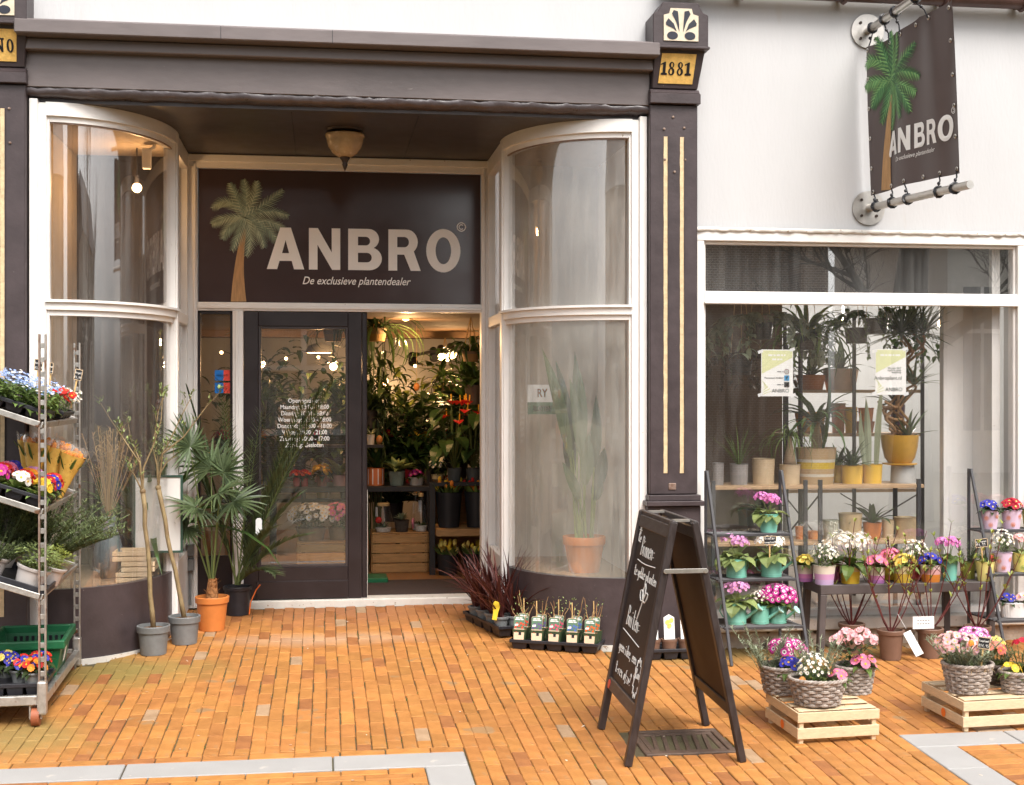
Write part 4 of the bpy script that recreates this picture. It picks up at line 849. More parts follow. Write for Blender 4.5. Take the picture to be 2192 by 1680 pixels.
def add_sprigs(t, z, r, h, leaf='rose', n=22, ll=.026, lw=.004, per=46, lean=.35, name='foliage', cen=(0, 0), bendy=.25):
    """rosemary / lavender: upright stems set with needles"""
    g = MB()
    for k in range(n):
        a = rnd.uniform(0, 6.283); q = math.sqrt(rnd.random()) * r * .5; b = Vector((cen[0] + cos(a) * q, cen[1] + sin(a) * q, z)); d = Vector((cos(a) * lean * rnd.uniform(.3, 1.3), sin(a) * lean * rnd.uniform(.3, 1.3), 1)).normalized(); H = h * rnd.uniform(.55, 1.05)
        pts = [b + d * (H * s / 5) + Vector((cos(a), sin(a), 0)) * (bendy * H * (s / 5) ** 2 * .5) for s in range(6)]; g.tube(pts, .0016, 4, 0, False)
        for j in range(per):
            s = rnd.uniform(.08, 1) * 5; i = min(4, int(s)); p = pts[i].lerp(pts[i + 1], s - i); aa = rnd.uniform(0, 6.28); g.leaf(p, Vector((cos(aa), sin(aa), rnd.uniform(.4, 1.3))), UP, ll * rnd.uniform(.6, 1.2), lw, .25, 1, 0, lambda t_: 1 - .8 * t_)
    return g.build(name, LF[leaf], t)
def pot(t, rb, rt, h, mt, rim=.0, name='pot', n=28, soilm=None, lip=.012, fill=.88, z0=0):
    pr = [(rb, z0), (rb + (rt - rb) * .5, z0 + h * .5), (rt, z0 + h - (rim or 0))]
    if rim: pr = [(rb, z0), (rt * .97 - .002, z0 + h - rim), (rt + .004, z0 + h - rim + .003), (rt + .007, z0 + h - .004), (rt + .004, z0 + h)]
    else: pr += [(rt + .003, z0 + h - .003), (rt, z0 + h)]
    pr += [(rt - .006, z0 + h), (rt - .010, z0 + h * fill)]
    o = part(name, t, mt, lambda m: m.lathe(pr, n), smooth=True, auto=40)
    if soilm is not False: part('soil', t, soilm or soil, lambda m: m.lathe([(rt - .008, z0 + h * fill), (rt * .6, z0 + h * (fill + .03)), (.002, z0 + h * (fill + .04))], 18), smooth=True)
    return o
def stripes(name, cols, ax='Z', fr=1.0, rough=.7, bump=.35, h=.1, bands=None, woven=True):
    """woven basket pot: bands of colour along the height, fine horizontal rope relief"""
    if name in MATS: return MATS[name]
    m = mat(name, cols[0], rough, .08, 40); nt = m.node_tree; N = nt.nodes; L = nt.links; b = N['Principled BSDF']
    tc = N.new('ShaderNodeTexCoord'); sp = N.new('ShaderNodeSeparateXYZ'); L.new(tc.outputs['Object'], sp.inputs[0])
    mr = N.new('ShaderNodeMapRange'); mr.inputs['From Max'].default_value = h; L.new(sp.outputs['Z'], mr.inputs['Value'])
    rp = N.new('ShaderNodeValToRGB'); rp.color_ramp.interpolation = 'CONSTANT'; el = rp.color_ramp.elements
    bands = bands or [i / len(cols) for i in range(len(cols))]
    while len(el) < len(cols): el.new(.5)
    for e, c, p in zip(el, cols, bands): e.position = p; e.color = (*c, 1)
    L.new(mr.outputs[0], rp.inputs['Fac'])
    w = N.new('ShaderNodeTexWave'); w.bands_direction = 'Z'; w.inputs['Scale'].default_value = 55; w.inputs['Distortion'].default_value = 1.2; w.inputs['Detail'].default_value = 2; L.new(tc.outputs['Object'], w.inputs['Vector'])
    mx = N.new('ShaderNodeMix'); mx.data_type = 'RGBA'; mx.blend_type = 'MULTIPLY'; mx.inputs['Factor'].default_value = .35 if woven else 0; L.new(rp.outputs[0], mx.inputs[6]); L.new(w.outputs['Color'], mx.inputs[7]); L.new(mx.outputs[2], b.inputs['Base Color'])
    if woven:
        bm = N.new('ShaderNodeBump'); bm.inputs['Strength'].default_value = bump; bm.inputs['Distance'].default_value = .004; L.new(w.outputs['Fac'], bm.inputs['Height']); L.new(bm.outputs[0], b.inputs['Normal'])
    return m
teal = mat('teal_enamel', (.16, .42, .33), .45, .1, 14, spec=.5, speck=((.24, .5, .42), 30, .7)); tealin = mat('teal_light_enamel', (.42, .68, .62), .4, .05)
def can(t, r, h, ang, spout=True, handle=True):
    """small watering can used as a planter; spout points along ang"""
    pr = [(r, 0), (r, h * .12), (r + .0015, h * .13), (r, h * .15), (r, h * .78), (r + .002, h * .80), (r, h * .82), (r, h * .86), (r + .002, h * .88), (r, h * .9), (r, h * .97), (r + .003, h), (r - .004, h), (r - .006, h * .85)]
    part('can', t, teal, lambda m: m.lathe(pr, 28), smooth=True, auto=30)
    part('soil', t, soil, lambda m: m.lathe([(r - .006, h * .86), (.002, h * .88)], 16))
    d = Vector((cos(ang), sin(ang), 0))
    if spout:
        a = d * (r * .9) + Vector((0, 0, h * .28)); b = d * (r + h * .55) + Vector((0, 0, h * .74)); ax = (b - a).normalized()
        sp = part('spout', t, teal, lambda m: m.tube([a, b], [.012, .009], 10), smooth=True, auto=50)
        fx = (ax + Vector((0, -.4, .0))).normalized()
        part('spout_rose', sp, tealin, lambda m: m.tube([b, b + ax * .014, b + ax * .020], [.009, .026, .027], 16), smooth=True, auto=40)
        x = ax.orthogonal().normalized(); y = ax.cross(x)
        part('rose_holes', sp, teal, lambda m: [m.tube([b + ax * .0195 + (x * cos(q) + y * sin(q)) * rr, b + ax * .0212 + (x * cos(q) + y * sin(q)) * rr], .0022, 5) for rr, k in ((.008, 5), (.018, 9)) for q in [2 * pi * j / k for j in range(k)]], stuff=True)
    if handle:
        part('handle', t, teal, lambda m: m.tube([-d * r + Vector((0, 0, h * .8)), -d * (r + .03) + Vector((0, 0, h * .85)), -d * (r + .04) + Vector((0, 0, h * .55)), -d * (r + .02) + Vector((0, 0, h * .3)), -d * r + Vector((0, 0, h * .25))], .0045, 6), smooth=True)
wick = mat('grey_wicker', (.29, .235, .20), .7, .35, 30, c2=(.50, .43, .38), bump=.3, bscale=140, island=.2)
def basket(t, rx, ry, h, flare=1.25, rows=8, n=34, dark_=None):
    n = int(n * .62)
    mt = dark_ or wick; m = MB()
    for j in range(rows):
        f = 1 / flare + (1 - 1 / flare) * ((j + .5) / rows); z = h * (j + .5) / rows; pts = []
        for i in range(n * 2 + 1):
            a = 2 * pi * i / (n * 2); k = f * (1 + .04 * (1 if ((i // 2 + j) % 2) else -1)); pts.append((rx * k * cos(a), ry * k * sin(a), z + .001 * sin(i)))
        # flat strand
        vs = []; hh = h / rows * .5
        for x, y, z_ in pts:
            l = math.hypot(x, y); nx, ny = x / l * .004, y / l * .004; vs += [(x - nx, y - ny, z_ - hh), (x + nx, y + ny, z_ - hh * .5), (x + nx, y + ny, z_ + hh * .5), (x - nx, y - ny, z_ + hh)]
        m.add(vs, [(i * 4 + q, i * 4 + q + 1, i * 4 + 5 + q, i * 4 + 4 + q) for i in range(n * 2) for q in range(3)])
    m.build('weave', mt, t, smooth=True, auto=50, stuff=True)
    part('stakes', t, mt, lambda m: [m.tube([(rx / flare * cos(2 * pi * i / n), ry / flare * sin(2 * pi * i / n), 0), (rx * cos(2 * pi * i / n), ry * sin(2 * pi * i / n), h)], .004, 4) for i in range(n)], stuff=True)
    def rim(m):
        for s in range(3):
            pts = []
            for i in range(73):
                a = 2 * pi * i / 72; q = a * 12 + s * 2.09; pts.append(((rx + .006 * cos(q)) * cos(a), (ry + .006 * cos(q)) * sin(a), h + .006 + .006 * sin(q)))
            m.tube(pts, .0065, 6, 0, False)
    part('rim', t, mt, rim, smooth=True)
    part('liner', t, soil, lambda m: m.add([(0, 0, h * .86)] + [(rx * .95 * cos(2 * pi * i / 20), ry * .95 * sin(2 * pi * i / 20), h * .84) for i in range(20)], [(0, i + 1, (i + 1) % 20 + 1) for i in range(20)]))
slate = mat('slate_card', (.016, .016, .018), .6, .2); chalk = mat('chalk', (.78, .77, .74), .9, .1)
def price_sign(loc, label, lines, w=.075, h=.05, stickl=.14, rz=0, lean=0, group='small slate price signs'):
    t = thing('price_sign', label, 'price sign', loc, rz, group, tilt=(0, lean))
    part('stick', t, stick, lambda m: m.box(-.004, .004, -.002, .003, 0, stickl + .005))
    part('slate', t, slate, lambda m: m.box(-w / 2, w / 2, -.006, -.002, stickl, stickl + h))
    def fr(m):
        for a in ((-w / 2, w / 2, stickl, stickl + .003), (-w / 2, w / 2, stickl + h - .003, stickl + h), (-w / 2, -w / 2 + .003, stickl, stickl + h), (w / 2 - .003, w / 2, stickl, stickl + h)): m.box(a[0], a[1], -.0075, -.0055, a[2], a[3])
    part('border', t, wood, fr)
    m = MB(); k = len(lines); s = h / (k * 1.45)
    for i, l in enumerate(lines):
        sc = min(s, (w * .84) / (len(l) * .62)); pen(m, l, lambda u, v: (-w / 2 + w * .09 + u * sc, -.0065, stickl + h - (i + .95) * h / (k + .35) + v * sc), max(.0011, sc * .07))
    m.build('chalk_writing', chalk, t); return t
def tray(t, lx, ly, h, nx, ny, mt=blackpl, rimw=.012):
    """nursery tray: flat rim, tapered cells"""
    part('tray_rim', t, mt, lambda m: (m.box(-lx / 2, lx / 2, -ly / 2, -ly / 2 + rimw, h - .022, h), m.box(-lx / 2, lx / 2, ly / 2 - rimw, ly / 2, h - .022, h), m.box(-lx / 2, -lx / 2 + rimw, -ly / 2 + rimw, ly / 2 - rimw, h - .022, h), m.box(lx / 2 - rimw, lx / 2, -ly / 2 + rimw, ly / 2 - rimw, h - .022, h), m.box(-lx / 2 + rimw, lx / 2 - rimw, -ly / 2 + rimw, ly / 2 - rimw, h - .022, h - .016)), bevel=.004)
    cx, cy = (lx - .01) / nx, (ly - .01) / ny
    for i in range(nx):
        for j in range(ny):
            x, y = -lx / 2 + .005 + cx * (i + .5), -ly / 2 + .005 + cy * (j + .5); a, b = cx * .46, cy * .46; c, d = a * .78, b * .78
            part('tray_cell', t, mt, lambda m: m.add([(x - c, y - d, 0), (x + c, y - d, 0), (x + c, y + d, 0), (x - c, y + d, 0), (x - a, y - b, h - .018), (x + a, y - b, h - .018), (x + a, y + b, h - .018), (x - a, y + b, h - .018)], [(3, 2, 1, 0), (0, 1, 5, 4), (1, 2, 6, 5), (2, 3, 7, 6), (3, 0, 4, 7)]), bevel=.004)
def crate(t, lx, ly, h, slats=((.0, .06), (.10, .06)), base=5, th=.010, mt=wood, feet=.03, post=.028):
    """open wooden crate of thin slats on corner posts; origin at front-left corner, x right, y back"""
    for x in (0, lx - post):
        for y in (0, ly - post): part('corner_post', t, mt, lambda m: m.box(x + .003, x + post - .003, y + .003, y + post - .003, 0, feet + slats[-1][0] + slats[-1][1] - .004), bevel=.002)
    for z, hh in slats:
        z += feet
        for y in (-th + .003, ly - .003): part('slat', t, mt, lambda m: m.box(-th, lx + th, y, y + th, z, z + hh), bevel=.002)
        for x in (-th + .002, lx - .002): part('slat', t, mt, lambda m: m.box(x, x + th, .004, ly - .004, z + .001, z + hh - .001), bevel=.002)
    z = feet + slats[-1][0] if base > 0 else feet
    if base:
        k = abs(base); g = (ly - .03) / k
        for i in range(k): part('base_slat', t, mt, lambda m: m.box(.004, lx - .004, .012 + g * i, .012 + g * i + g * .72, z - .008, z), bevel=.0015)
# ------------------------------------------------------------------ things on the pavement, right half
def bx(z): return 1471 + z * .4108
def by(z): return 990 + z * .4108
def PZ(x, y, z):
    a, b, c = _ray(x, y); t = (z - CAM_Z) / c; return Vector((a * t, CAM_Y + b * t, z))
def XY(px, Y): return P(px, 1000, Y).x
anth = mat('anthracite_metal', (.045, .043, .047), .45, .2, 20, spec=.5)
# ---- A-board
bw_ = mat('dark_stained_wood', (.026, .017, .016), .42, .3, 8, stretch=(6, 6, 1.2), spec=.5, c2=(.048, .035, .033)); bwl = mat('worn_board_wood', (.10, .09, .09), .45, .4, 6, c2=(.05, .04, .04), stretch=(2, 2, 6)); chb = mat('chalkboard', (.020, .014, .014), .5, .3, 4); chin = mat('board_back', (.038, .018, .012), .6, .2, 3)
ab = thing('chalkboard_sign', 'black folding chalkboard standing on the paving with handwritten white chalk text', 'chalkboard', (1.735, -2.04, gz(-2.04)))
HW = .33; ZT = 1.157
def abp(side):
    """point on a leaning panel: y across (-HW..HW), s 0..1 up, off outwards"""
    xb, xt = (-.285, -.058) if side < 0 else (.285, .045)
    z0 = lambda y: SL * y
    ax = Vector((xt - xb, 0, ZT)).normalized(); nn = Vector((-ax.z, 0, ax.x)) if side < 0 else Vector((ax.z, 0, -ax.x))
    return lambda y, s, off=0: Vector((xb + (xt - xb) * s, y, z0(y) * (1 - s) + ZT * s)) + nn * off
for side in (-1, 1):
    f = abp(side); nn = f(0, .5, 1) - f(0, .5, 0)
    for y in (-HW + .022, HW - .022):
        part('leg', ab, bw_, lambda m: m.bar(f(y, .0), f(y, 1), .044, .036, nn), bevel=.005)
    for s0, s1, mt in ((.985, .93, bwl if side < 0 else bw_), (.245, .19, bwl if side < 0 else bw_)): part('rail', ab, mt, lambda m: m.bar(f(-HW + .044, (s0 + s1) / 2), f(HW - .044, (s0 + s1) / 2), .055 * ZT, .03, nn), bevel=.004)
    def pan(m):
        vs = [f(y, s, o) for o in (.004, -.004) for y, s in ((-HW + .04, .24), (HW - .04, .24), (HW - .04, .935), (-HW + .04, .935))]; m.add(vs, [(0, 1, 2, 3), (7, 6, 5, 4)])
    part('panel', ab, chb if side < 0 else chin, pan)
f = abp(-1)
def chalkat(u0, v0, sc, sl=.0): return lambda u, v: f(HW - .045 - (2 * HW - .09) * u0 - u * sc, .93 - .69 * v0 + v * sc / ZT - u * sc * sl, .0055)
wr = (('Binnen=', .20, .17, .098, .66, .62, 0), ('te gekke planten', .10, .305, .055, .56, .96, .0), ('Buiten=', .17, .625, .10, .66, .62, .0), ('geen idee, een', .08, .80, .055, .56, .90, .0), ('t-rex ofzo?', .10, .94, .058, .56, .96, .0))
for t_, u0, v0, sc, adv, xs_, sl in wr: part('chalk_line', ab, chalk, lambda m: pen(m, t_, chalkat(u0, v0, sc, sl), .0019, adv, 0, xs_), stuff=True)
part('chalk_underline', ab, chalk, lambda m: (m.tube([chalkat(.14, .205, 1)(.09 * i, -.006 * sin(i)) for i in range(5)], .0026, 4)))
part('chalk_underline', ab, chalk, lambda m: (m.tube([chalkat(.10, .66, 1)(.09 * i, -.006 * i) for i in range(5)], .0026, 4)))
def leafdoodle(m):
    o = chalkat(.58, .45, 1); m.tube([o(-.05, -.08), o(-.02, -.02), o(0, .02)], .0034, 4)
    for a in (150, 90, 30):
        d = (cos(R(a)), sin(R(a))); e = (-d[1], d[0]); m.tube([o(0 + d[0] * t * .085 + e[0] * w, .02 + d[1] * t * .085 + e[1] * w) for t, w in ((0, 0), (.35, .022), (.75, .018), (1, 0), (.75, -.018), (.35, -.022), (0, 0))], .0032, 4)
part('chalk_drawing', ab, chalk, leafdoodle)
def burst(m):
    o = chalkat(.86, .86, 1); n = 26; m.tube([o((.045 + (.014 if i % 2 else 0)) * cos(2 * pi * i / n), (.075 + (.022 if i % 2 else 0)) * sin(2 * pi * i / n)) for i in range(n + 1)], .003, 4); pen(m, 'Rawr', chalkat(.79, .87, .05, -.1), .0022, .6)
    pen(m, 'te', chalkat(.03, .09, .05, .1), .0028); o = chalkat(.06, .02, 1)
    for a in (0, 60, 120): m.tube([o(.025 * cos(R(a)), .025 * sin(R(a))), o(-.025 * cos(R(a)), -.025 * sin(R(a)))], .0028, 4)
part('chalk_drawing', ab, chalk, burst, stuff=True)
part('red_sticker', ab, mat('red_plastic', (.55, .06, .04), .4, .1), lambda m: m.tube([f(HW - .07, .215, .0155), f(HW - .07, .215, .018)], .024, 16))
g1, g2 = abp(-1), abp(1)
part('hinge_bar', ab, steel, lambda m: (m.bar(g1(-HW - .006, .80), g2(-HW - .006, .80), .004, .022, (0, 0, 1)), m.tube([g1(-HW - .003, .80), g1(-HW - .014, .80)], .012, 10), m.tube([g2(-HW - .003, .80), g2(-HW - .014, .80)], .012, 10)), bevel=.001)
part('top_cap', ab, bwl, lambda m: (m.bar(g1(-HW, .992), g1(HW, .992), .02, .03), m.bar(g2(-HW, .992), g2(HW, .992), .02, .03)), bevel=.003)
part('hinge', ab, steel, lambda m: (m.box(-.045, .035, -HW + .06, -HW + .11, ZT - .004, ZT + .006), m.box(-.045, .035, HW - .11, HW - .06, ZT - .004, ZT + .006)))

# ---- ladder racks
def ladder(label, X0, X1, feet, items=None):
    t = thing('plant_ladder', label, 'plant rack', (X0, -.10, gz(-.1)), 0, 'black metal ladder racks'); W = X1 - X0; H = 1.19
    for x in (0, W):
        part('rear_post', t, anth, lambda m: m.bar((x, 0, 0), (x, 0, H), .018, .018), bevel=.003)
        part('front_leg', t, anth, lambda m: m.bar((x + .0, -.028, H), (x + .045, -.42, -.014), .02, .016), bevel=.003)
    for z in (.78, .50, .21):
        q = (H - z) / (H + .01); yf = -.028 - .392 * q; ex = .045 * q
        s = part('shelf_frame', t, anth, lambda m: (m.bar((ex - .02, yf, z), (W + ex + .0, yf, z), .012, .018), m.bar((-.01, -.01, z), (W, -.01, z), .012, .012), m.bar((-.005, -.01, z), (ex - .01, yf, z), .012, .012), m.bar((W - .005, -.01, z), (W + ex - .005, yf, z), .012, .012)), bevel=.002)
        k = max(3, int(-yf / .033)); part('shelf_wires', s, anth, lambda m: [m.tube([(0, yf * (i + .5) / k, z + .006), (W + ex * .5, yf * (i + .5) / k, z + .006)], .0035, 5) for i in range(k)], stuff=True)
    return t
lX0, lX1 = P(1510, 1010, -.1).x, P(1669, 1010, -.1).x
ladder('black metal ladder rack with teal watering can planters at the pilaster end of the window', lX0, lX1, None)
rX0 = P(2073, 1002, -.1).x
ladder('black metal ladder rack with lilac and lime pots at the right edge of the window', rX0, rX0 + .5, None)
SZ = [.786, .506, .216]
def spot(z1, Y, z): return (XY(bx(z1), Y), Y, z)
def pxm(n, X, Y): return n * .4108 * depth((X, Y)) / F_PX           # zoomed pixels -> metres
def flowerpot(t, wtop, wbot, h, mt, Y, X): pot(t, pxm(wbot, X, Y) / 2, pxm(wtop, X, Y) / 2, pxm(h, X, Y), mt, lip=.004); return pxm(h, X, Y)
def daisy_marks(t, r, h, mt, spots):
    for a, z in spots:
        m = MB(); d = Vector((cos(a), sin(a), 0)); s = Vector((-sin(a), cos(a), 0)); rr = r(z) + .0015
        for k in range(6):
            q = 2 * pi * k / 6; c = d * rr + s * (.009 * cos(q)) + Vector((0, 0, z + .009 * sin(q)))
            m.tube([c + s * (.006 * cos(w)) + Vector((0, 0, .006 * sin(w))) for w in [2 * pi * j / 8 for j in range(9)]], .0011, 4, 0, False)
        m.build('flower_print', mt, t)
tealpot = mat('teal_pot', (.20, .52, .42), .5, .06, 9); wprint = mat('pale_print', (.55, .75, .68), .6, .05); lilpot = mat('lilac_pot', (.62, .47, .60), .5, .05, 9); limepot = mat('lime_pot', (.66, .62, .18), .5, .06, 9); oprint = mat('orange_print', (.70, .25, .12), .6, .05); gprint = mat('green_print', (.30, .38, .10), .6, .05)
G1 = 'teal watering can planters on the ladder rack'
x, y, z = spot(423, -.19, SZ[0]); t = thing('potted_primula', 'teal tapered metal pot with orchid pink primula alone on the top shelf', 'potted plant', (x, y, z))
h = flowerpot(t, 103, 82, 95, tealpot, y, x); add_umbel(t, h, .10, 'pink', 80, .0115, .125, 'pale', .09, 11, 3, .085)
daisy_marks(t, lambda zz: .042 + (.053 - .042) * zz / h, h, wprint, ((-1.0, .075), (-2.0, .03)))
def canplant(zc, Y, shelf, wz, hz, ang, label, kind, spout=True):
    x, y, z = spot(zc, Y, SZ[shelf]); t = thing('watering_can_planter', label, 'potted plant', (x, y, z), 0, G1); h = pxm(hz, x, y); can(t, pxm(wz, x, y) / 2, h, ang, spout)
    kind(t, h); return t
canplant(255, -.26, 1, 105, 97, R(205), 'teal watering can with lilac pink primula on the middle shelf, left one', lambda t, h: add_umbel(t, h, .105, 'lilac', 64, .0125, .14, 'pale', .10, 11, 3, .105), False)
canplant(437, -.26, 1, 105, 102, R(-8), 'teal watering can with white primula and long spout to the right, middle shelf', lambda t, h: add_umbel(t, h, .11, 'white', 96, .0125, .15, 'pale', .10, 12, 3, .10))
canplant(253, -.33, 2, 105, 110, R(-25), 'teal watering can with lilac primula on the bottom shelf, leftmost one', lambda t, h: add_umbel(t, h, .105, 'lilac', 90, .0125, .13, 'pale', .09, 11, 3, .09))
canplant(378, -.33, 2, 95, 95, R(-35), 'teal watering can with tiny white flowers in the middle of the bottom shelf', lambda t, h: add_bush(t, h, .055, .075, 'white', 34, .008, 'mid', .045, .02, 60))
canplant(470, -.33, 2, 92, 92, R(-45), 'teal watering can with crimson and white cineraria on the bottom shelf, rightmost one', lambda t, h: add_umbel(t, h, .125, 'mag', 80, .020, .13, 'mid', .08, 11, 1, .055, 'eyed', 'white'))
x, y, z = spot(428, -.345, SZ[1] + .09); price_sign((x, y, z), 'slate price sign on a stick above the white primula in the ladder rack', ['Gieter', 'compleet'], .085, .056, .125)

# ---- bench table with its row of pots
tb = thing('slatted_bench', 'low dark slatted table carrying a row of flower pots under the window', 'table', (0, 0, 0)); TZ = .452
tx0, tx1, tyf, tyr = P(1756, 1258, -.35).x, P(2130, 1256, -.35).x, -.35, -.03
tgrey = mat('brown_grey_table', (.085, .07, .068), .5, .15, 10)
part('apron', tb, tgrey, lambda m: (m.box(tx0, tx1, tyf, tyf + .03, TZ - .062, TZ), m.box(tx0, tx1, tyr - .03, tyr, TZ - .062, TZ), m.box(tx0, tx0 + .03, tyf + .03, tyr - .03, TZ - .062, TZ), m.box(tx1 - .03, tx1, tyf + .03, tyr - .03, TZ - .062, TZ)), bevel=.004)
for i in range(7):
    yy = tyf + .034 + i * (tyr - tyf - .068) / 7; part('slat', tb, tgrey, lambda m: m.box(tx0 + .03, tx1 - .03, yy, yy + (tyr - tyf - .068) / 7 - .008, TZ - .02, TZ - .003), bevel=.003)
for xx, yy, dx in ((tx0 + .022, tyf + .022, -.02), (tx1 - .022, tyf + .022, .0), (tx0 + .022, tyr - .022, -.02), (tx1 - .2, tyr - .022, 0)): part('leg', tb, tgrey, lambda m: m.bar((xx, yy, TZ - .062), (xx + dx, yy, gz(yy)), .044, .044, (0, 1, 0)), bevel=.004)
PKH = dict(pink=stripes('pot_cream_pink', [(.42, .16, .42), (.62, .22, .45), (.72, .62, .50)], bands=[0, .22, .5], h=.105), pinkl=stripes('pot_cream_lilac', [(.58, .42, .66), (.66, .34, .58), (.78, .70, .58)], bands=[0, .3, .62], h=.115), yel=stripes('pot_yellow', [(.74, .47, .03), (.78, .56, .05), (.76, .60, .30)], bands=[0, .35, .72], h=.11), org=stripes('pot_pink_orange', [(.72, .24, .03), (.76, .42, .42), (.78, .62, .58)], bands=[0, .48, .8], h=.11), yelc=stripes('pot_yellow_cream', [(.74, .50, .05), (.78, .66, .35)], bands=[0, .55], h=.11))
redpot = mat('red_pot', (.55, .06, .07), .45, .1); olivep = mat('olive_pot', (.27, .27, .05), .45, .1); yellp = mat('soft_yellow_pot', (.74, .66, .24), .5, .05)
G2 = 'flower pots lined up on the low table'
def tpot(zc, Y, wt, wb, h, mt, label, kind, name='potted_flower'):
    x = XY(bx(zc), Y); t = thing(name, label, 'potted plant', (x, Y, TZ - .002), rnd.uniform(0, 6), G2); hh = flowerpot(t, wt, wb, h, mt, Y, x); kind(t, hh); return t
tpot(614, -0.13, 84, 78, 85, PKH['pink'], 'cream and magenta striped pot of pale yellow primroses at the left end of the table', lambda t, h: add_primula(t, h, .075, 'lem', 16, .02, 'mid'))
tpot(713, -0.28, 115, 92, 100, PKH['pinkl'], 'cream, pink and lilac pot of tiny white flowers at the front left of the table', lambda t, h: add_bush(t, h, .085, .12, 'white', 60, .010, 'mid', .045, .008, 240))
tpot(772, -0.14, 60, 52, 85, mat('rose_pot', (.55, .16, .30), .5, .1), 'rose pink pot half hidden behind the lilac banded pot', lambda t, h: add_bush(t, h, .05, .07, 'white', 16, .010, 'mid', .05, .02, 40))
tpot(848, -0.26, 104, 90, 90, PKH['yel'], 'yellow pot with a tall cloud of white flowers, the biggest plant on the table', lambda t, h: add_umbel(t, h + .01, .165, 'white', 170, .0145, .15, 'mid', .07, 16, 5, .13))
tpot(984, -0.27, 90, 78, 85, PKH['pink'], 'cream and pink pot of deep pink primulas in the middle of the table', lambda t, h: add_primula(t, h, .085, 'rosep', 10, .027, 'mid', 'eye', 13))
tpot(1060, -0.13, 80, 70, 95, PKH['yel'], 'yellow pot of coral pink primulas in the back row of the table', lambda t, h: add_primula(t, h + .01, .085, 'rosep', 12, .026, 'mid'))
tpot(1122, -0.27, 106, 90, 90, PKH['yelc'], 'yellow and cream pot of yellow primroses right of the pink primulas', lambda t, h: add_primula(t, h, .085, 'lem', 7, .03, 'mid', 'eye', 13))
tpot(1188, -0.13, 74, 60, 85, redpot, 'red pot of small white flowers in the back row of the table', lambda t, h: add_bush(t, h, .085, .12, 'white', 55, .010, 'mid', .045, .01, 200))
tpot(1266, -0.27, 112, 90, 90, PKH['org'], 'pink and orange pot of deep blue primulas on the table', lambda t, h: add_primula(t, h, .082, 'blue', 8, .026, 'mid', 'eye', 13))
tpot(1362, -0.23, 90, 72, 105, tealpot, 'teal pot with magenta primula heads towards the right end of the table', lambda t, h: add_umbel(t, h, .095, 'pink', 80, .013, .105, 'mid', .08, 12, 3, .10))
tpot(1462, -0.15, 84, 66, 85, olivep, 'olive green pot of rosemary next to the yellow pot at the table end', lambda t, h: add_sprigs(t, h - .01, .09, .16, 'rose', 18))
tpot(1553, -0.28, 104, 78, 102, yellp, 'soft yellow tapered pot with a red plant card at the right end of the table', lambda t, h: (add_bush(t, h - .01, .05, .05, 'white', 0, .01, 'mid', .05, .012, 70), part('plant_card', t, mat('red_card', (.60, .09, .06), .4, .1), lambda m: m.box(-.002, .03, -.04, -.037, h - .01, h + .05))))
x = XY(bx(1040), -.20); price_sign((x, -.20, TZ + .10), 'tiny slate price sign among the pink primulas on the table', ['prim', 'E5,95'], .034, .056, .12, R(25))
x = XY(bx(1540), -.31); price_sign((x, -.31, TZ + .10), 'slate price sign leaning over the soft yellow pot on the table', ['All compleet', 'E4,99'], .082, .056, .125, R(-8), R(-5))

# ---- right ladder pots
G3 = 'pots on the right ladder rack'
def lpot(zc, Y, sh, wt, wb, h, mt, label, kind, marks=None):
    x, y, z = spot(zc, Y, SZ[sh]); t = thing('potted_flower', label, 'potted plant', (x, y, z), 0, G3); hh = flowerpot(t, wt, wb, h, mt, y, x); kind(t, hh)
    rb, rt = pxm(wb, x, y) / 2, pxm(wt, x, y) / 2
    if marks: daisy_marks(t, lambda zz: rb + (rt - rb) * zz / hh, hh, marks, ((-1.1, .085), (-1.9, .03), (-2.4, .075)))
    return t
lpot(1573, -.20, 0, 95, 72, 98, lilpot, 'lilac pot with orange daisy prints and blue primulas on the right ladder, top shelf', lambda t, h: add_primula(t, h, .075, 'blue', 11, .022, 'dark', 'lem', 12), oprint)
lpot(1688, -.20, 0, 105, 80, 98, lilpot, 'lilac pot with orange daisy prints and crimson primulas on the right ladder', lambda t, h: add_primula(t, h, .08, 'crim', 11, .025, 'dark', 'lem', 12), oprint)
lpot(1793, -.20, 0, 100, 78, 98, limepot, 'lime pot cut by the picture edge on the top shelf of the right ladder', lambda t, h: add_primula(t, h, .075, 'pal', 10, .024, 'dark'))
lpot(1640, -.26, 1, 100, 75, 102, lilpot, 'lilac pot with orange daisy prints and small white daisies, right ladder middle shelf', lambda t, h: add_bush(t, h, .07, .115, 'white', 34, .012, 'mid', .035, .006, 230), oprint)
lpot(1740, -.26, 1, 100, 75, 98, limepot, 'lime pot with green daisy prints and pale pink primula, right ladder middle shelf', lambda t, h: add_umbel(t, h, .075, 'pal', 40, .014, .085, 'pale', .06, 9, 2, .08), gprint)
x, y, z = spot(1710, -.33, SZ[2]); t = thing('ribbed_planter', 'white ribbed oval metal planter with blue primulas on the bottom shelf of the right ladder', 'planter', (x, y, z), 0)
def _rib(m):
    n = 60; vs = []
    for zz, s in ((0, .92), (.085, 1.0), (.088, 1.03), (.095, 1.03)):
        for i in range(n):
            a = 2 * pi * i / n; q = s * (1 + (.02 if i % 2 else 0)); vs.append((.105 * q * cos(a), .06 * q * sin(a), zz))
    m.add(vs, [(k * n + i, k * n + (i + 1) % n, (k + 1) * n + (i + 1) % n, (k + 1) * n + i) for k in range(3) for i in range(n)] + [tuple(range(3 * n, 4 * n))])
part('planter', t, mat('white_zinc', (.66, .65, .64), .4, .1), _rib, smooth=True, auto=20)
fm = MB(); g = MB()
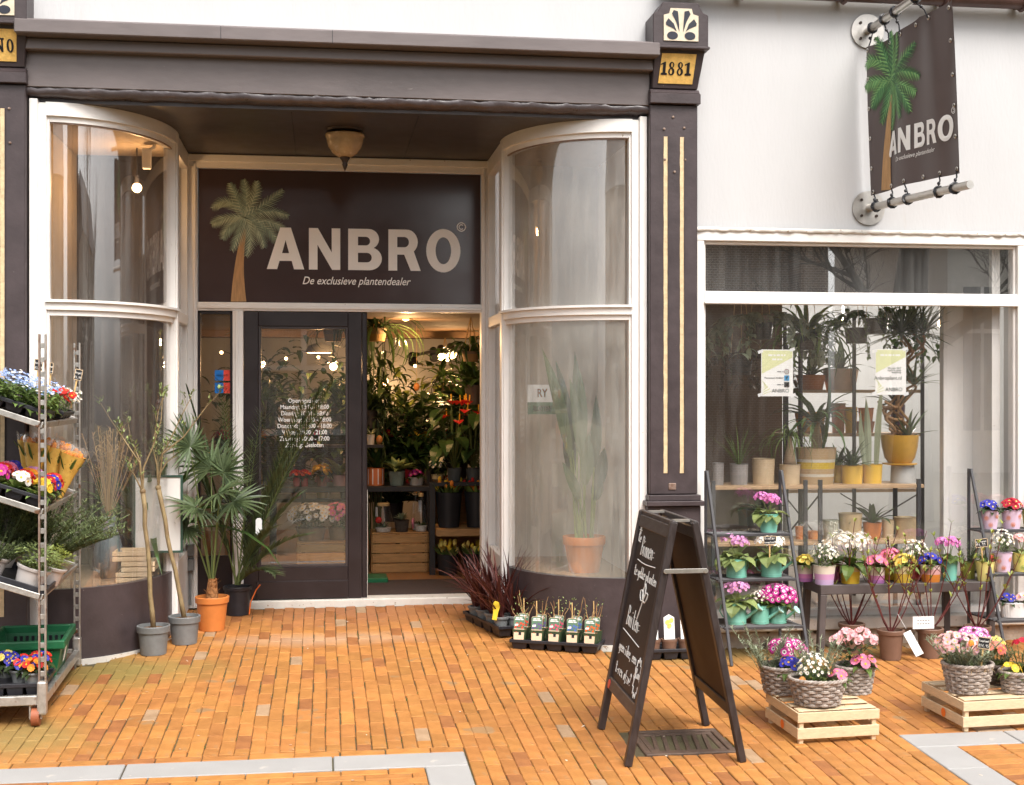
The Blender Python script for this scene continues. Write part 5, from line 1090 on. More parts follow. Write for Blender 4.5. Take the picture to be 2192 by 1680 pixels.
for cx, cc in ((-.055, 0), (.05, 2)):
    for p, nn in dome(10, (cx, 0, .11), .045, .04, .1): fm.flower(p, nn, .022, 5, cc, 1, .26, .2, 1.08)
    rosette(g, (cx, 0, .09), 11, .07, .035, (10, 45), .9, .012, .3, 0, 5, broad)
fm.build('blossoms', [PT['blue'], PT['eye'], PT['pal']], t); g.build('foliage', LF['dark'], t)

# ---- red dogwoods in brown pots
dogbark = mat('red_bark', (.10, .018, .016), .5, .3, 20); brownpot = mat('brown_plastic_pot', (.17, .095, .065), .5, .12, 12); tagm = mat('paper_tag', (.74, .74, .74), .6, .04)
dogrnd = random.Random(11)
def dogwood(px, py, label, rpot, hpot, fan, H, hidden_=False):
    b = G(px, py); t = thing('red_dogwood', label, 'shrub', (b.x, b.y, b.z), 0, 'red stemmed dogwoods in brown pots')
    pot(t, rpot * .78, rpot, hpot, brownpot, .03)
    m = MB(); lf = MB()
    def sprig(p, d, n=2):
        for s in (-1, 1):
            lf.leaf(p, (d.x + s * .7 * cos(p.x * 40), d.y + s * .7 * sin(p.x * 40), d.z + .4), UP, dogrnd.uniform(.03, .055), .017, .5, 3, .2)
    for k in range(8):
        a = 2 * pi * k / 8 + dogrnd.uniform(-.4, .4); e = dogrnd.uniform(.35, 1) * fan; d = Vector((cos(a) * e, sin(a) * e * .3 - .06, 1)).normalized(); L = H * dogrnd.uniform(.7, 1.08); pts = [Vector((0, 0, hpot * .85))]
        for s in range(6):
            d = (d + Vector((0, 0, .2)) + Vector((dogrnd.uniform(-.12, .12), dogrnd.uniform(-.08, .04), 0))).normalized(); pts.append(pts[-1] + d * L / 6)
        m.tube(pts, [.005, .0044, .0038, .0034, .003, .0025, .0018], 5, 0, False)
        for q in (3, 4, 5, 6):
            if dogrnd.random() < .8: sprig(pts[q], d)
        if dogrnd.random() < .7:
            d2 = (d + Vector((dogrnd.uniform(-.9, .9), dogrnd.uniform(-.5, .1), 0))).normalized(); e2 = pts[3] + d2 * L * .35; m.tube([pts[3], pts[3].lerp(e2, .5) + Vector((0, 0, .01)), e2], [.003, .0025, .0015], 4, 0, False); sprig(e2, d2)
    m.build('stems', dogbark, t); lf.build('young_leaves', LF['lime'], t); return t, b
DP = [(bx(855), by(985), 'red dogwood in a pot hidden behind the left crate of baskets', .0), (bx(1058), by(1022), 'red dogwood in a brown pot with a long white tag hanging beside the pot', 1), (bx(1262), by(1012), 'red dogwood in a brown pot with a square white card on its left rim', 1), (bx(1510), by(1000), 'red dogwood behind the right crate, its pot hidden by flowers', 0)]
for k, (px, py, lb, v) in enumerate(DP):
    t, b = dogwood(px, py, lb, .082, .19, 1.15, .68)
    if k == 1: part('paper_tag', t, tagm, lambda m: m.prism([(.0, 0), (.055, 0), (.055, .165), (.0, .165)], (.125, -.105, .03), (.92, 0, .38), (-.42, .25, .87), (0, 1, 0), .002)); part('tag_string', t, whitepr, lambda m: m.tube([(.06, -.1, .21), (.03, -.03, .30)], .0012, 4))
    if k == 2: part('paper_tag', t, tagm, lambda m: m.box(-.145, .0, -.062, -.060, .195, .275)); part('tag_print', t, greypl, lambda m: [m.box(-.115 + .018 * q, -.104 + .018 * q, -.0628, -.0622, zz, zz + .006) for q in range(5) for zz in (.225, .247)], stuff=True)

# ---- pallet crates with baskets
def slat_crate(label, px_f, ang, lx, ly):
    b = G(*px_f); t = thing('wooden_crate', label, 'crate', (b.x, b.y, b.z), ang, 'upturned pale wooden crates', tilt=(tilt, 0)); crate(t, lx, ly, .165, ((0, .055), (.085, .05)), 0, .010, wood, .026, .03)
    n = 4
    for i in range(n): yy = .006 + i * (ly - .012) / n; part('top_slat', t, wood, lambda m: m.box(.002, lx - .002, yy + .006, yy + (ly - .012) / n * .66, .1605, .168), bevel=.002)
    part('orange_sticker', t, mat('orange_sticker', (.85, .20, .03), .5, .05), lambda m: m.add([(-.0125, ly * .45 + .022 * cos(a), .055 + .024 * sin(a)) for a in [2 * pi * k / 16 for k in range(16)]], [tuple(range(15, -1, -1))]))
    return t
slat_crate('upturned pale wooden crate with three flower baskets beside the chalkboard', (1709, 1593), R(4), .43, .40)
slat_crate('upturned pale wooden crate with two flower baskets at the right edge', (2063, 1567), R(4), .62, .42)
CT = gz(-1.9) + .170
def bas(px, py, label, rx, ry, h, fl=1.3, cz=CT):
    p = PZ(px, py, cz); return thing('flower_basket', label, 'flower basket', p, R(rnd.uniform(-10, 10)), 'grey wicker baskets of mixed flowers'), p
def mixed_umbel(t, cx, cy, z, r, colr, n, fr, eye='eyed', ring=None, h=.09, clump=1, leaf='mid'):
    fm = MB(); g = MB()
    for p, nn in dome(n, (cx, cy, z + h), r, r * .6, -.1): fm.flower(p, nn, fr * rnd.uniform(.85, 1.1), 8 if ring else 5, 0, 1, .25, .15, 1.05, 2 if ring else None, .55)
    fm.build('blossoms', [PT[colr], PT[eye]] + ([PT[ring]] if ring else []), t); rosette(g, (cx, cy, z), 10, r * 1.1, r * .5, (20, 65), .7, .01, .25, 0, 5, broad); g.build('foliage', LF[leaf], t)
def mixed_prim(t, cx, cy, z, r, colr, n, fr, eye='eye', c2=None, leaf='mid'):
    fm = MB(); g = MB()
    for i, (p, nn) in enumerate(dome(n, (cx, cy, z), r * .8, r * .6, .1)): fm.flower(p, nn, fr * rnd.uniform(.85, 1.1), 5, 2 if c2 and i % 2 else 0, 1, .26, .2, 1.08)
    fm.build('blossoms', [PT[colr], PT[eye]] + ([PT[c2]] if c2 else []), t); rosette(g, (cx, cy, z - .02), 12, r * 1.25, r * .6, (5, 40), .9, .01, .3, 0, 5, broad); g.build('foliage', LF[leaf], t)
t, p = bas(bx(492), by(1196), 'grey wicker basket with deep blue primulas and lavender, back left on the crate', .115, .115, .145); basket(t, .115, .115, .135)
add_sprigs(t, .11, .11, .27, 'grey', 22, .034, .0065, 46, .6, 'lavender', (-.08, .02)); mixed_umbel(t, .04, .04, .12, .10, 'mag', 42, .021, 'eyed', 'white', .10); mixed_prim(t, .03, -.06, .15, .075, 'blue', 11, .025)
t, p = bas(bx(868), by(1196), 'grey wicker basket with pink azaleas and rose primulas, back right on the crate', .105, .105, .14); basket(t, .105, .105, .135)
fm = MB()
for cx, cy, cz, n in ((-.085, .02, .27, 9), (-.03, .03, .30, 10), (.04, .0, .31, 9), (.09, .02, .27, 8), (.0, -.03, .28, 8)):
    for q, nn in dome(n, (cx, cy, cz), .035, .03, -.2): fm.flower(q, nn, .020, 6, 0, 1, .15, .5, 1.0)
fm.build('azalea_blossoms', [PT['pal'], PT['rosep']], t); add_bush(t, .12, .11, .17, 'white', 0, .01, 'dark', .045, .018, 150); mixed_prim(t, .03, -.07, .16, .075, 'rosep', 8, .030)
t, p = bas(bx(676), by(1254), 'wide grey wicker basket of rosemary, tiny white flowers and pink primulas, frontmost on the crate', .148, .13, .13); basket(t, .145, .125, .125, 1.3, 7, 38, )
add_sprigs(t, .09, .12, .28, 'grey', 22, .034, .006, 46, .4, 'rosemary', (.03, .05)); add_bush(t, .10, .075, .13, 'white', 50, .009, 'mid', .04, .006, 240, 'eye', (-.03, -.02)); mixed_prim(t, .10, -.03, .14, .055, 'rosep', 8, .024, 'eye')
part('decorative_egg', t, mat('orange_egg', (.55, .22, .06), .5, .3), lambda m: m.ball((-.10, -.05, .125), .022, 10, 8, 0, (1, 1, 1.3)))
t, p = bas(bx(1458), by(1192), 'large grey wicker basket with lavender and pink cineraria on the right crate', .135, .12, .15); basket(t, .132, .118, .145, 1.3, 8, 36)
add_sprigs(t, .12, .15, .20, 'grey', 46, .036, .007, 46, .65, 'lavender', (-.03, -.02)); mixed_umbel(t, -.02, .05, .14, .13, 'pal', 60, .020, 'eye', None, .09); mixed_umbel(t, .09, .08, .16, .09, 'pink', 40, .020, 'eyed', 'white', .11)
part('straw', t, LF['dry'], lambda m: [m.leaf((rnd.uniform(-.07, .09), rnd.uniform(-.1, -.05), .14), (rnd.uniform(-1, 1), rnd.uniform(-1, .2), rnd.uniform(-.1, .4)), UP, .05, .004, .6, 2) for k in range(60)], stuff=True)
part('orange_bloom', t, PT['oran'], lambda m: m.ball((-.035, -.09, .275), .018, 8, 6, 0, (1, .7, 1.1)))
price_sign(Vector(p) + Vector((.02, -.10, .10)), 'slate price sign stuck in the lavender basket on the right crate', ['Compleet', 'E14,95'], .062, .062, .15, R(-20), R(6))
t, p = bas(bx(1712), by(1192), 'round grey wicker basket of yellow primroses cut by the right picture edge', .085, .085, .105); basket(t, .085, .085, .10, 1.25, 6, 26)
mixed_prim(t, -.04, -.03, .12, .06, 'yel', 5, .028, 'lem'); mixed_prim(t, .04, -.04, .11, .05, 'lem', 4, .026, 'eye'); add_sprigs(t, .09, .06, .17, 'rose', 10, .03, .005, 40, .4, 'carnation_leaves', (.04, .03)); mixed_umbel(t, .05, .03, .12, .05, 'crim', 9, .019, 'crim', None, .13)
t, p = bas(bx(1610), by(1150), 'dark wicker basket of coral carnations and yellow primroses at the back of the right crate', .10, .09, .11); basket(t, .10, .09, .10, 1.25, 6, 26, mat('dark_wicker', (.10, .075, .06), .7, .3))
mixed_umbel(t, -.03, .0, .09, .075, 'coral', 14, .024, 'yel', None, .10); mixed_prim(t, .0, .05, .20, .075, 'lem', 12, .026, 'eye'); add_sprigs(t, .08, .09, .12, 'rose', 20, .03, .005, 40, .5, 'carnation_leaves')
# ------------------------------------------------------------------ saplings and palms left of the door
def cx4(z): return z * .3024
def cy4(z): return 668.8 + z * .3024
def cx5(z): return z * .3311
def cy5(z): return 1123.5 + z * .3311
bark = mat('willow_bark', (.24, .15, .075), .7, .35, 30, bump=.4, c2=(.34, .26, .13), stretch=(1, 1, .4)); terra = mat('terracotta_plastic', (.58, .19, .045), .5, .1, 10)
def crook(a, b, n, j, r=rnd): return [a.lerp(b, i / n) + (Vector((r.uniform(-j, j), r.uniform(-j, j), 0)) if 0 < i < n else Vector((0, 0, 0))) for i in range(n + 1)]
def sapling(pb, rpot, hpot, fork, tips, label, crown_r):
    b = G(*pb); b.y += rpot * .8; b.z = gz(b.y); t = thing('grafted_willow', label, 'young tree', b, 0, 'young willow standards in grey pots')
    pot(t, rpot * .82, rpot, hpot, greypl, hpot * .24, soilm=coir)
    Y = b.y; fk = P(*fork, Y) - b; base = Vector((0, 0, hpot * .88)); rr = random.Random(int(pb[0]))
    part('trunk', t, bark, lambda m: (m.tube(crook(base, fk, 8, .006, rr), [.017, .016, .015, .015, .014, .014, .014, .015, .016], 8), m.ball(fk, .02, 8, 6)), smooth=True)
    tw = MB(); lf = MB()
    def clump(p, d, n=7):
        for k in range(n): lf.leaf(p + Vector((rr.uniform(-.015, .015), rr.uniform(-.015, .015), rr.uniform(-.01, .03))), (d.x + rr.uniform(-1, 1), rr.uniform(-.8, .8), d.z + rr.uniform(-.2, .8)), UP, rr.uniform(.025, .05), .011, .5, 3)
    for tip, mids, dy in tips:
        pts = [fk] + [P(*q, Y + dy * .5) - b for q in mids] + [P(*tip, Y + dy) - b]; fin = []
        for i in range(len(pts) - 1): fin += [pts[i].lerp(pts[i + 1], s / 3) for s in range(3)]
        fin.append(pts[-1]); n = len(fin); tw.tube(fin, [.0075 - .0055 * i / (n - 1) for i in range(n)], 6, 0, False)
        clump(fin[-1], (fin[-1] - fin[-2]).normalized(), 12)
        for i in range(3, n - 1):
            if rr.random() < .6:
                d = Vector((rr.uniform(-.5, .5), rr.uniform(-.3, .3), 1)).normalized(); e = fin[i] + d * rr.uniform(.02, .07); tw.tube([fin[i], e], .0018, 4, 0, False); clump(e, d, 5)
    tw.build('branches', bark, t); lf.build('young_leaves', LF['pale'], t)
sapling((325, 1405), .10, .185, (cx4(1010), cy4(1265)), [((cx4(710), cy4(640)), [(cx4(985), cy4(1060)), (cx4(870), cy4(890)), (cx4(790), cy4(770))], -.1), ((cx4(905), cy4(775)), [(cx4(990), cy4(1050)), (cx4(925), cy4(900))], .1), ((cx4(1150), cy4(600)), [(cx4(1015), cy4(1100)), (cx4(1085), cy4(940)), (cx4(1140), cy4(760))], .05), ((cx4(920), cy4(1115)), [(cx4(985), cy4(1220)), (cx4(950), cy4(1150))], -.05)], 'slender willow standard in a grey pot, the nearer one in front of the bow window', 0)
sapling((392, 1382), .10, .185, (cx4(1120), cy4(1240)), [((cx4(1360), cy4(585)), [(cx4(1120), cy4(1060)), (cx4(1180), cy4(950)), (cx4(1300), cy4(700))], .1), ((cx4(1165), cy4(560)), [(cx4(1110), cy4(1080)), (cx4(1080), cy4(960)), (cx4(1120), cy4(700))], -.05), ((cx4(1560), cy4(560)), [(cx4(1150), cy4(1000)), (cx4(1300), cy4(880)), (cx4(1450), cy4(680))], -.1), ((cx4(1250), cy4(1010)), [(cx4(1125), cy4(1150)), (cx4(1180), cy4(1060))], 0)], 'slender willow standard in a grey pot between the other willow and the orange pot', 0)
# ---- fan palm
def fan(m, c, d, up, r, n=22, spread=270, w=.024, droop=.25):
    c = Vector(c); d = Vector(d).normalized(); x = d.cross(Vector(up)).normalized(); u = x.cross(d).normalized()
    for k in range(n):
        a = R(-spread / 2 + spread * k / (n - 1)); dd = d * cos(a) + x * sin(a); L = r * (1 - .22 * abs(a) / pi) * rnd.uniform(.9, 1.06)
        m.leaf(c, dd + u * .12, u, L, w, droop * rnd.uniform(.4, 1.6), 4, .55, lambda t: min(1, .35 + t * 2.2) * (1 - t ** 3) + .02)
b = G(452, 1352); b.y += .07; b.z = gz(b.y); fp = thing('fan_palm', 'fan palm with shaggy stem in a terracotta coloured plastic pot beside the door', 'potted palm', b)
pot(fp, .085, .112, .235, terra, .045)
shag = mat('palm_fibre', (.30, .13, .045), .85, .4, 40, bump=.9, bscale=60)
part('stem', fp, shag, lambda m: (m.tube([(0, 0, .2), (0, 0, .28), (.004, 0, .36)], [.045, .038, .03], 12), [m.leaf((rnd.uniform(-.03, .03), rnd.uniform(-.03, .03), rnd.uniform(.2, .33)), (rnd.uniform(-1, 1), rnd.uniform(-1, 1), 1.4), UP, .07, .012, .3, 2) for k in range(40)]), smooth=False)
fans = [((480, 1010), -.05, .26, (.5, -.3, .9)), ((405, 955), -.1, .27, (-.5, -.3, .9)), ((415, 1085), -.2, .25, (-.8, -.6, .1)), ((470, 1055), -.22, .30, (.6, -.7, .2)), ((452, 1000), .12, .28, (-.1, .4, 1)), ((400, 1130), -.1, .18, (-.7, -.3, -.6)), ((500, 1075), -.1, .27, (.9, -.4, .0))]
pet = MB(); fl = MB()
for (px, py), dy, r_, d in fans:
    h = P(px, py, b.y + dy) - b; pet.tube([Vector((0, 0, .3)), Vector((0, 0, .3)).lerp(h, .5) + Vector((0, 0, .05)), h], [.007, .005, .004], 5, 0, False); fan(fl, h, d, (0, -.6, .8), r_)
pet.build('leaf_stalks', stemm, fp); fl.build('fan_leaves', LF['palm'], fp)
# ---- date palm
b = G(507, 1318); b.y += .06; b.z = gz(b.y); dp = thing('date_palm', 'feathery date palm in a black plastic pot against the door frame', 'potted palm', b)
pot(dp, .085, .10, .21, blackpl, .03)
dm = MB(); rc = MB(); tipsd = [((715, 815), -.3), ((650, 860), -.35), ((690, 830), -.25), ((660, 1145), -.3), ((705, 875), .05), ((560, 880), .05), ((470, 700 + 110), .05), ((400, 830), .0), ((390, 905), -.1), ((605, 1000), -.2), ((590, 1230), -.25), ((480, 860), -.2), ((640, 1060), -.1), ((540, 940), -.25), ((420, 1000), .08), ((580, 1130), -.28)]
for (px, py), dy in tipsd:
    tip = P(px, py, b.y + dy - .05) - b; a = Vector((rnd.uniform(-.02, .02), rnd.uniform(-.02, .02), .22)); mid = a.lerp(tip, .5) + Vector((0, 0, .10 + .12 * abs(tip.x))); n = 20; pts = []
    for i in range(n + 1): s = i / n; pts.append(a * (1 - s) ** 2 + mid * 2 * s * (1 - s) + tip * s * s)
    rc.tube(pts, [.006 - .005 * i / n for i in range(n + 1)], 5, 0, False)
    for i in range(5, n + 1):
        d = (pts[i] - pts[i - 1]).normalized(); sd = d.cross(UP).normalized() if abs(d.z) < .98 else Vector((1, 0, 0)); L = .17 * (1 - .45 * (i / n) ** 2)
        for s in (-1, 1):
            for q in (0, .5): dm.leaf(pts[i - 1].lerp(pts[i], q), d * .9 + sd * (s * .75) + UP * .25 + Vector((0, rnd.uniform(-.15, .15), rnd.uniform(-.1, .15))), UP, L * rnd.uniform(.8, 1.1), .014, .15, 3, .5, lambda t: 1 - .85 * t ** 2)
rc.build('leaf_ribs', stemm, dp); dm.build('feather_leaves', LF['palm'], dp)
part('paper_tag', dp, tagm, lambda m: m.prism([(0, 0), (.045, 0), (.045, .115), (.034, .13), (.012, .13), (0, .115)], P(547, 1147, b.y - .2) - b, (1, 0, 0), (0, 0, 1), (0, 1, 0), .002))
part('orange_strap', dp, mat('orange_strap', (.75, .17, .03), .5, .1), lambda m: m.tube([(.09, -.08, 0.01), (.10, -.09, .10), (.14, -.10, .19), (.17, -.10, .23)], .005, 5))

# ------------------------------------------------------------------ right of the door: flax and fruit bushes in trays
def cx3(z): return 963 + z * .2929
def cy3(z): return 1230.5 + z * .2929
pA, pB = G(cx3(400), cy3(482)), G(cx3(160), cy3(345)); mid = (pA + pB) / 2; ang = math.atan2(pA.y - pB.y, pA.x - pB.x)
fx = thing('flax_tray', 'black nursery tray by the door holding grey pots of dark wine red flax', 'plant tray', (mid.x + .06, mid.y + .10, gz(mid.y + .1)), ang, tilt=(0, 0)); TL_ = (pA - pB).length
tray(fx, TL_ + .08, .22, .075, 4, 2)
ft = bpy.data.objects['flax_tray']
def sword(t): return min(1, .5 + t * 3) * (1 - t ** 2.2) + .02
for i in range(4):
    for j in range(2):
        lx = -TL_ / 2 - .01 + (TL_ + .02) * (i + .5) / 4; ly = -.05 + .1 * j; c, s = cos(ang), sin(ang); w = (fx.location.x + lx * c - ly * s, fx.location.y + lx * s + ly * c, fx.location.z + .03)
        lb = ['end', 'second', 'third', 'far'][3 - i]
        t = thing('flax_plant', 'wine red flax in a grey pot, %s from the street, %s row' % (('first', 'second', 'third', 'fourth')[3 - i], 'front' if j == 0 else 'back'), 'potted plant', w, 0, 'wine red flax plants in a tray')
        pot(t, .038, .052, .095, greypl, .02)
        m = MB()
        for k in range(26):
            a = rnd.uniform(0, 6.283); e = R(rnd.uniform(48, 86)); L = rnd.uniform(.30, .56); m.leaf((rnd.uniform(-.018, .018), rnd.uniform(-.018, .018), .085), (cos(a) * cos(e), sin(a) * cos(e), sin(e)), UP, L, .019, rnd.uniform(.1, .7), 6, .5, sword)
        m.build('sword_leaves', LF['wine'], t)
p = G(cx3(395), cy3(420)); part('yellow_label', bpy.data.objects['flax_plant.006'], mat('yellow_label', (.80, .55, .04), .4, .05), lambda m: m.prism([(0, 0), (.035, .0), (.04, .05), (.05, .09), (.04, .125), (.01, .13), (-.005, .1), (.005, .05)], (-.07, -.065, .085), (.95, .1, -.15), (.1, .1, .98), (0, 1, 0), .002))
a, c = G(1110, 1390), G(1292, 1404); fb = thing('fruit_bush_tray', 'black nursery tray of small fruit bushes with printed picture cards beside the chalkboard', 'plant tray', ((a.x + c.x) / 2, (a.y + c.y) / 2 + .12, gz((a.y + c.y) / 2 + .12)), math.atan2(c.y - a.y, c.x - a.x)); FW = (c - a).length + .03
tray(fb, FW, .22, .065, 5, 2); fang = fb.rotation_euler.z
cols = [('red', (.62, .07, .03)), ('violet', (.12, .08, .22)), ('pink', (.60, .08, .16)), ('blue', (.08, .14, .42)), ('orange red', (.66, .12, .02))]
cardg = mat('card_green', (.10, .19, .12), .4, .2); cardc = mat('card_cream', (.70, .52, .36), .45, .08, 60); cellg = mat('green_pot', (.045, .075, .035), .5, .2)
twigm = mat('bare_twig', (.34, .20, .09), .7, .3, 30)
for j in range(2):
    for i in range(5):
        lx = -FW / 2 + FW * (i + .5) / 5; ly = -.052 + .104 * j; cc, ss = cos(fang), sin(fang); w = (fb.location.x + lx * cc - ly * ss, fb.location.y + lx * ss + ly * cc, fb.location.z + .045)
        t = thing('fruit_bush', 'small fruit bush with a %s picture card, %s row of the tray' % (cols[i][0], 'front' if j == 0 else 'back'), 'potted plant', w, fang + R(rnd.uniform(-4, 4)), 'fruit bushes with picture cards')
        part('pot', t, cellg, lambda m: m.add([(-.036, -.036, 0), (.036, -.036, 0), (.036, .036, 0), (-.036, .036, 0), (-.047, -.043, .085), (.047, -.043, .085), (.047, .043, .085), (-.047, .043, .085)], [(3, 2, 1, 0), (0, 1, 5, 4), (1, 2, 6, 5), (2, 3, 7, 6), (3, 0, 4, 7)]), bevel=.004)
        part('soil', t, coir, lambda m: m.box(-.042, .042, -.038, .038, .07, .078))
        part('picture_card', t, cardc, lambda m: m.prism([(-.034, 0), (.034, 0), (.038, .145), (.03, .155), (-.03, .155), (-.038, .145)], (0, -.05, .02), (1, 0, 0), (0, .18, .98), (0, 1, 0), .0015))
        part('card_picture', t, cardg, lambda m: m.prism([(-.036, .072), (.036, .072), (.037, .143), (.029, .153), (-.029, .153), (-.037, .143)], (0, -.0508, .02), (1, 0, 0), (0, .18, .98), (0, 1, 0), .0006))
        fmat = mat('card_fruit_%d' % i, cols[i][1], .5, .2)
        part('card_fruit', t, fmat, lambda m: [m.add([(fxx + .0085 * cos(q), -.0512 + .18 * (fz + .0085 * sin(q)) - .0006, .02 + .98 * (fz + .0085 * sin(q))) for q in [2 * pi * k / 9 for k in range(9)]], [tuple(range(9))]) for fxx, fz in ((-.024, .082), (-.002, .09), (.022, .08), (-.014, .104), (.012, .107), (.028, .10))], stuff=True)
        part('card_logo', t, black, lambda m: m.prism([(-.006, .03), (.012, .03), (.012, .05), (-.006, .05)], (.004, -.0512, .02), (1, 0, 0), (0, .18, .98), (0, 1, 0), .0006))
        part('card_heading', t, whitepr, lambda m: [m.prism([(x0_, v0_), (x1_, v0_), (x1_, v0_ + .007), (x0_, v0_ + .007)], (0, -.0518, .02), (1, 0, 0), (0, .18, .98), (0, 1, 0), .0005) for x0_, x1_, v0_ in ((-.024, -.004, .138), (.0, .02, .138), (-.028, .004, .128), (.008, .028, .128))], stuff=True)
        part('price_sticker', t, whitepr, lambda m: m.prism([(-.03, .088), (-.006, .091), (-.006, .104), (-.03, .101)], (0, -.0526, .02), (1, 0, 0), (0, .18, .98), (0, 1, 0), .0005))
        part('red_mark', t, mat('red_plastic', (.55, .06, .04)), lambda m: m.prism([(-.022, .048), (-.014, .048), (-.014, .056), (-.022, .056)], (0, -.0512, .02), (1, 0, 0), (0, .18, .98), (0, 1, 0), .0005))
        tw = MB()
        for k in range(3):
            a0 = rnd.uniform(0, 6.28); e = Vector((cos(a0) * .07, sin(a0) * .04, rnd.uniform(.15, .27))); pts = crook(Vector((rnd.uniform(-.012, .012), 0, .07)), e + Vector((0, 0, .05)), 5, .008); tw.tube(pts, [.0035, .003, .003, .0025, .002, .0015], 5, 0, False)
        tw.build('twigs', twigm, t)
        if (i + j) % 2: part('cane', t, stick, lambda m: m.tube([(-.01, .01, .06), (-.012, .012, .27)], .004, 6))
        part('buds', t, LF['pale'], lambda m: [m.leaf((rnd.uniform(-.06, .06), rnd.uniform(-.03, .03), rnd.uniform(.17, .29)), (rnd.uniform(-1, 1), rnd.uniform(-1, 1), 1), UP, .016, .009, .3, 2) for k in range(10)], stuff=True)
# tray half hidden behind the chalkboard
b = G(1425, 1412); t = thing('daisy_tray', 'black tray of brown pots with white daisy picture cards glimpsed behind the chalkboard', 'plant tray', (b.x + .03, b.y + .08, gz(b.y + .08)), 0)
tray(t, .34, .22, .07, 3, 2)
for i in range(3): 
    q = part('pot', t, brownpot, lambda m: m.lathe([(.04, .02), (.05, .11), (.053, .11), (.053, .125), (.045, .125), (.043, .11), (.001, .112)], 20, (-.11 + .11 * i, -.045, 0)), smooth=True, auto=40)
    part('picture_card', t, paper, lambda m: m.prism([(-.035, 0), (.035, 0), (.035, .14), (0, .16), (-.035, .14)], (-.105 + .11 * i, -.04, .12), (1, 0, 0), (0, .15, .98), (0, 1, 0), .002))
    part('card_flower', t, PT['lem'], lambda m: [m.flower((-.105 + .11 * i + dx, -.0425 + .15 * dz, .12 + dz), (0, -1, .1), .016, 7, 0, 0) for dx, dz in ((-.012, .11), (.014, .12), (.0, .085))], stuff=True)

# ------------------------------------------------------------------ flower trolley at the left edge
tr = thing('flower_trolley', 'galvanised steel plant trolley with tilted shelves at the left edge', 'trolley', (-1.44, -1.33, gz(-1.33)), R(2.2))
TLn, TWd = 1.28, .56
def post(x, y, ln=2.06):
    q = part('post', tr, rust if y < .5 else galv, lambda m: (m.box(x - .036, x - .028, y - .004, y + .03, .12, ln)), bevel=.001)
    part('post_face', tr, galv, lambda m: (m.box(x - .004, x + .004, y - .014, y + .018, .12, ln)), bevel=.002)
    # web between the two flanges, pierced by round holes: short bridges
    z = .2
    while z < ln: part('post_bridge', q, galv, lambda m: m.box(x - .028, x - .004, y + .006, y + .01, z - .014, z + .014), bevel=.004); z += .075
    part('foot_socket', tr, galv, lambda m: m.box(x - .042, x + .008, y - .018, y + .034, .06, .24), bevel=.012, seg=2)
post(0, 0); post(0, TLn); post(-TWd, TLn); post(-TWd, 0)
part('base_rail', tr, galv, lambda m: (m.box(-TWd, -.04, -.016, .02, .115, .165), m.box(-TWd, -.04, TLn - .01, TLn + .025, .115, .165), m.box(-.03, .004, .034, TLn - .03, .115, .165), m.box(-TWd, -TWd + .03, .03, TLn - .03, .115, .165)), bevel=.004)
part('base_deck', tr, mat('plywood_deck', (.17, .11, .07), .7, .25, 6), lambda m: m.box(-TWd + .03, -.03, .02, TLn - .01, .128, .142))
whm = mat('red_brown_wheel', (.30, .09, .04), .5, .2)
for x, y in ((-.05, .02), (-.05, TLn - .02), (-TWd + .05, .02), (-TWd + .05, TLn - .02)):
    w = part('wheel', tr, whm, lambda m: m.tube([(x - .02, y, .05), (x + .02, y, .05)], .05, 20), smooth=True, auto=40); part('fork', w, galv, lambda m: (m.box(x - .032, x - .024, y - .02, y + .02, .04, .115), m.box(x + .024, x + .032, y - .02, y + .02, .04, .115)))
SHZ = [1.575, 1.12, .672]; TA = R(19)
for z in SHZ:
    def shp(dx, dy, dz): return (-dx * cos(TA) + dz * sin(TA), dy, z + dx * sin(TA) + dz * cos(TA))
    def bar_(m, a, b_, w, h): m.bar(shp(*a), shp(*b_), w, h, (sin(TA), 0, cos(TA)))
    s = part('shelf_rim', tr, galv, lambda m: (bar_(m, (.03, -.008, 0), (.55, -.008, 0), .012, .032), bar_(m, (.03, TLn, 0), (.55, TLn, 0), .012, .032), bar_(m, (.02, 0, 0), (.02, TLn, 0), .012, .034), bar_(m, (.56, 0, 0), (.56, TLn, 0), .012, .034)), bevel=.003)
    part('shelf_board', s, mat('plywood_deck', (.17, .11, .07)), lambda m: bar_(m, (.29, .01, -.004), (.29, TLn - .01, -.004), .52, .008))
RT = Matrix.Rotation(R(2.2), 3, 'Z')
def onshelf(i, dx, dy, dz=.012):
    z = SHZ[i]; p = RT @ Vector((-dx * cos(TA) + dz * sin(TA), dy, z + dx * sin(TA) + dz * cos(TA))); return Vector((-1.44, -1.33, gz(-1.33))) + p
def sthing(name, label, cat, i, dx, dy, group=None, rz=R(2.2), lvl=False): return thing(name, label, cat, onshelf(i, dx, dy), rz, group, tilt=None if lvl else (0, TA))
# top shelf: forget-me-nots
t = sthing('forget_me_not_tray', 'black tray of light blue forget-me-nots on the top trolley shelf', 'plant tray', 0, .20, .34); tray(t, .33, .50, .06, 3, 4)
g = MB(); fm = MB()
for k in range(420):
    x, y = rnd.uniform(-.16, .16), rnd.uniform(-.25, .25); g.leaf((x, y, rnd.uniform(.03, .13)), (rnd.uniform(-1, 1), rnd.uniform(-1, 1), rnd.uniform(.2, 1.1)), UP, rnd.uniform(.05, .085), .028, .9, 4, .25)
for k in range(330):
    x, y = rnd.uniform(-.16, .15), rnd.uniform(-.24, .27); fm.flower((x, y, rnd.uniform(.13, .205)), (rnd.uniform(-.5, .5), rnd.uniform(-.9, .2), 1), .0085, 5, 0 if rnd.random() < .85 else 2, 1, .3, .1, 1.0)
g.build('foliage', LF['mid'], t); fm.build('blossoms', [PT['sky'], PT['white'], PT['white']], t)
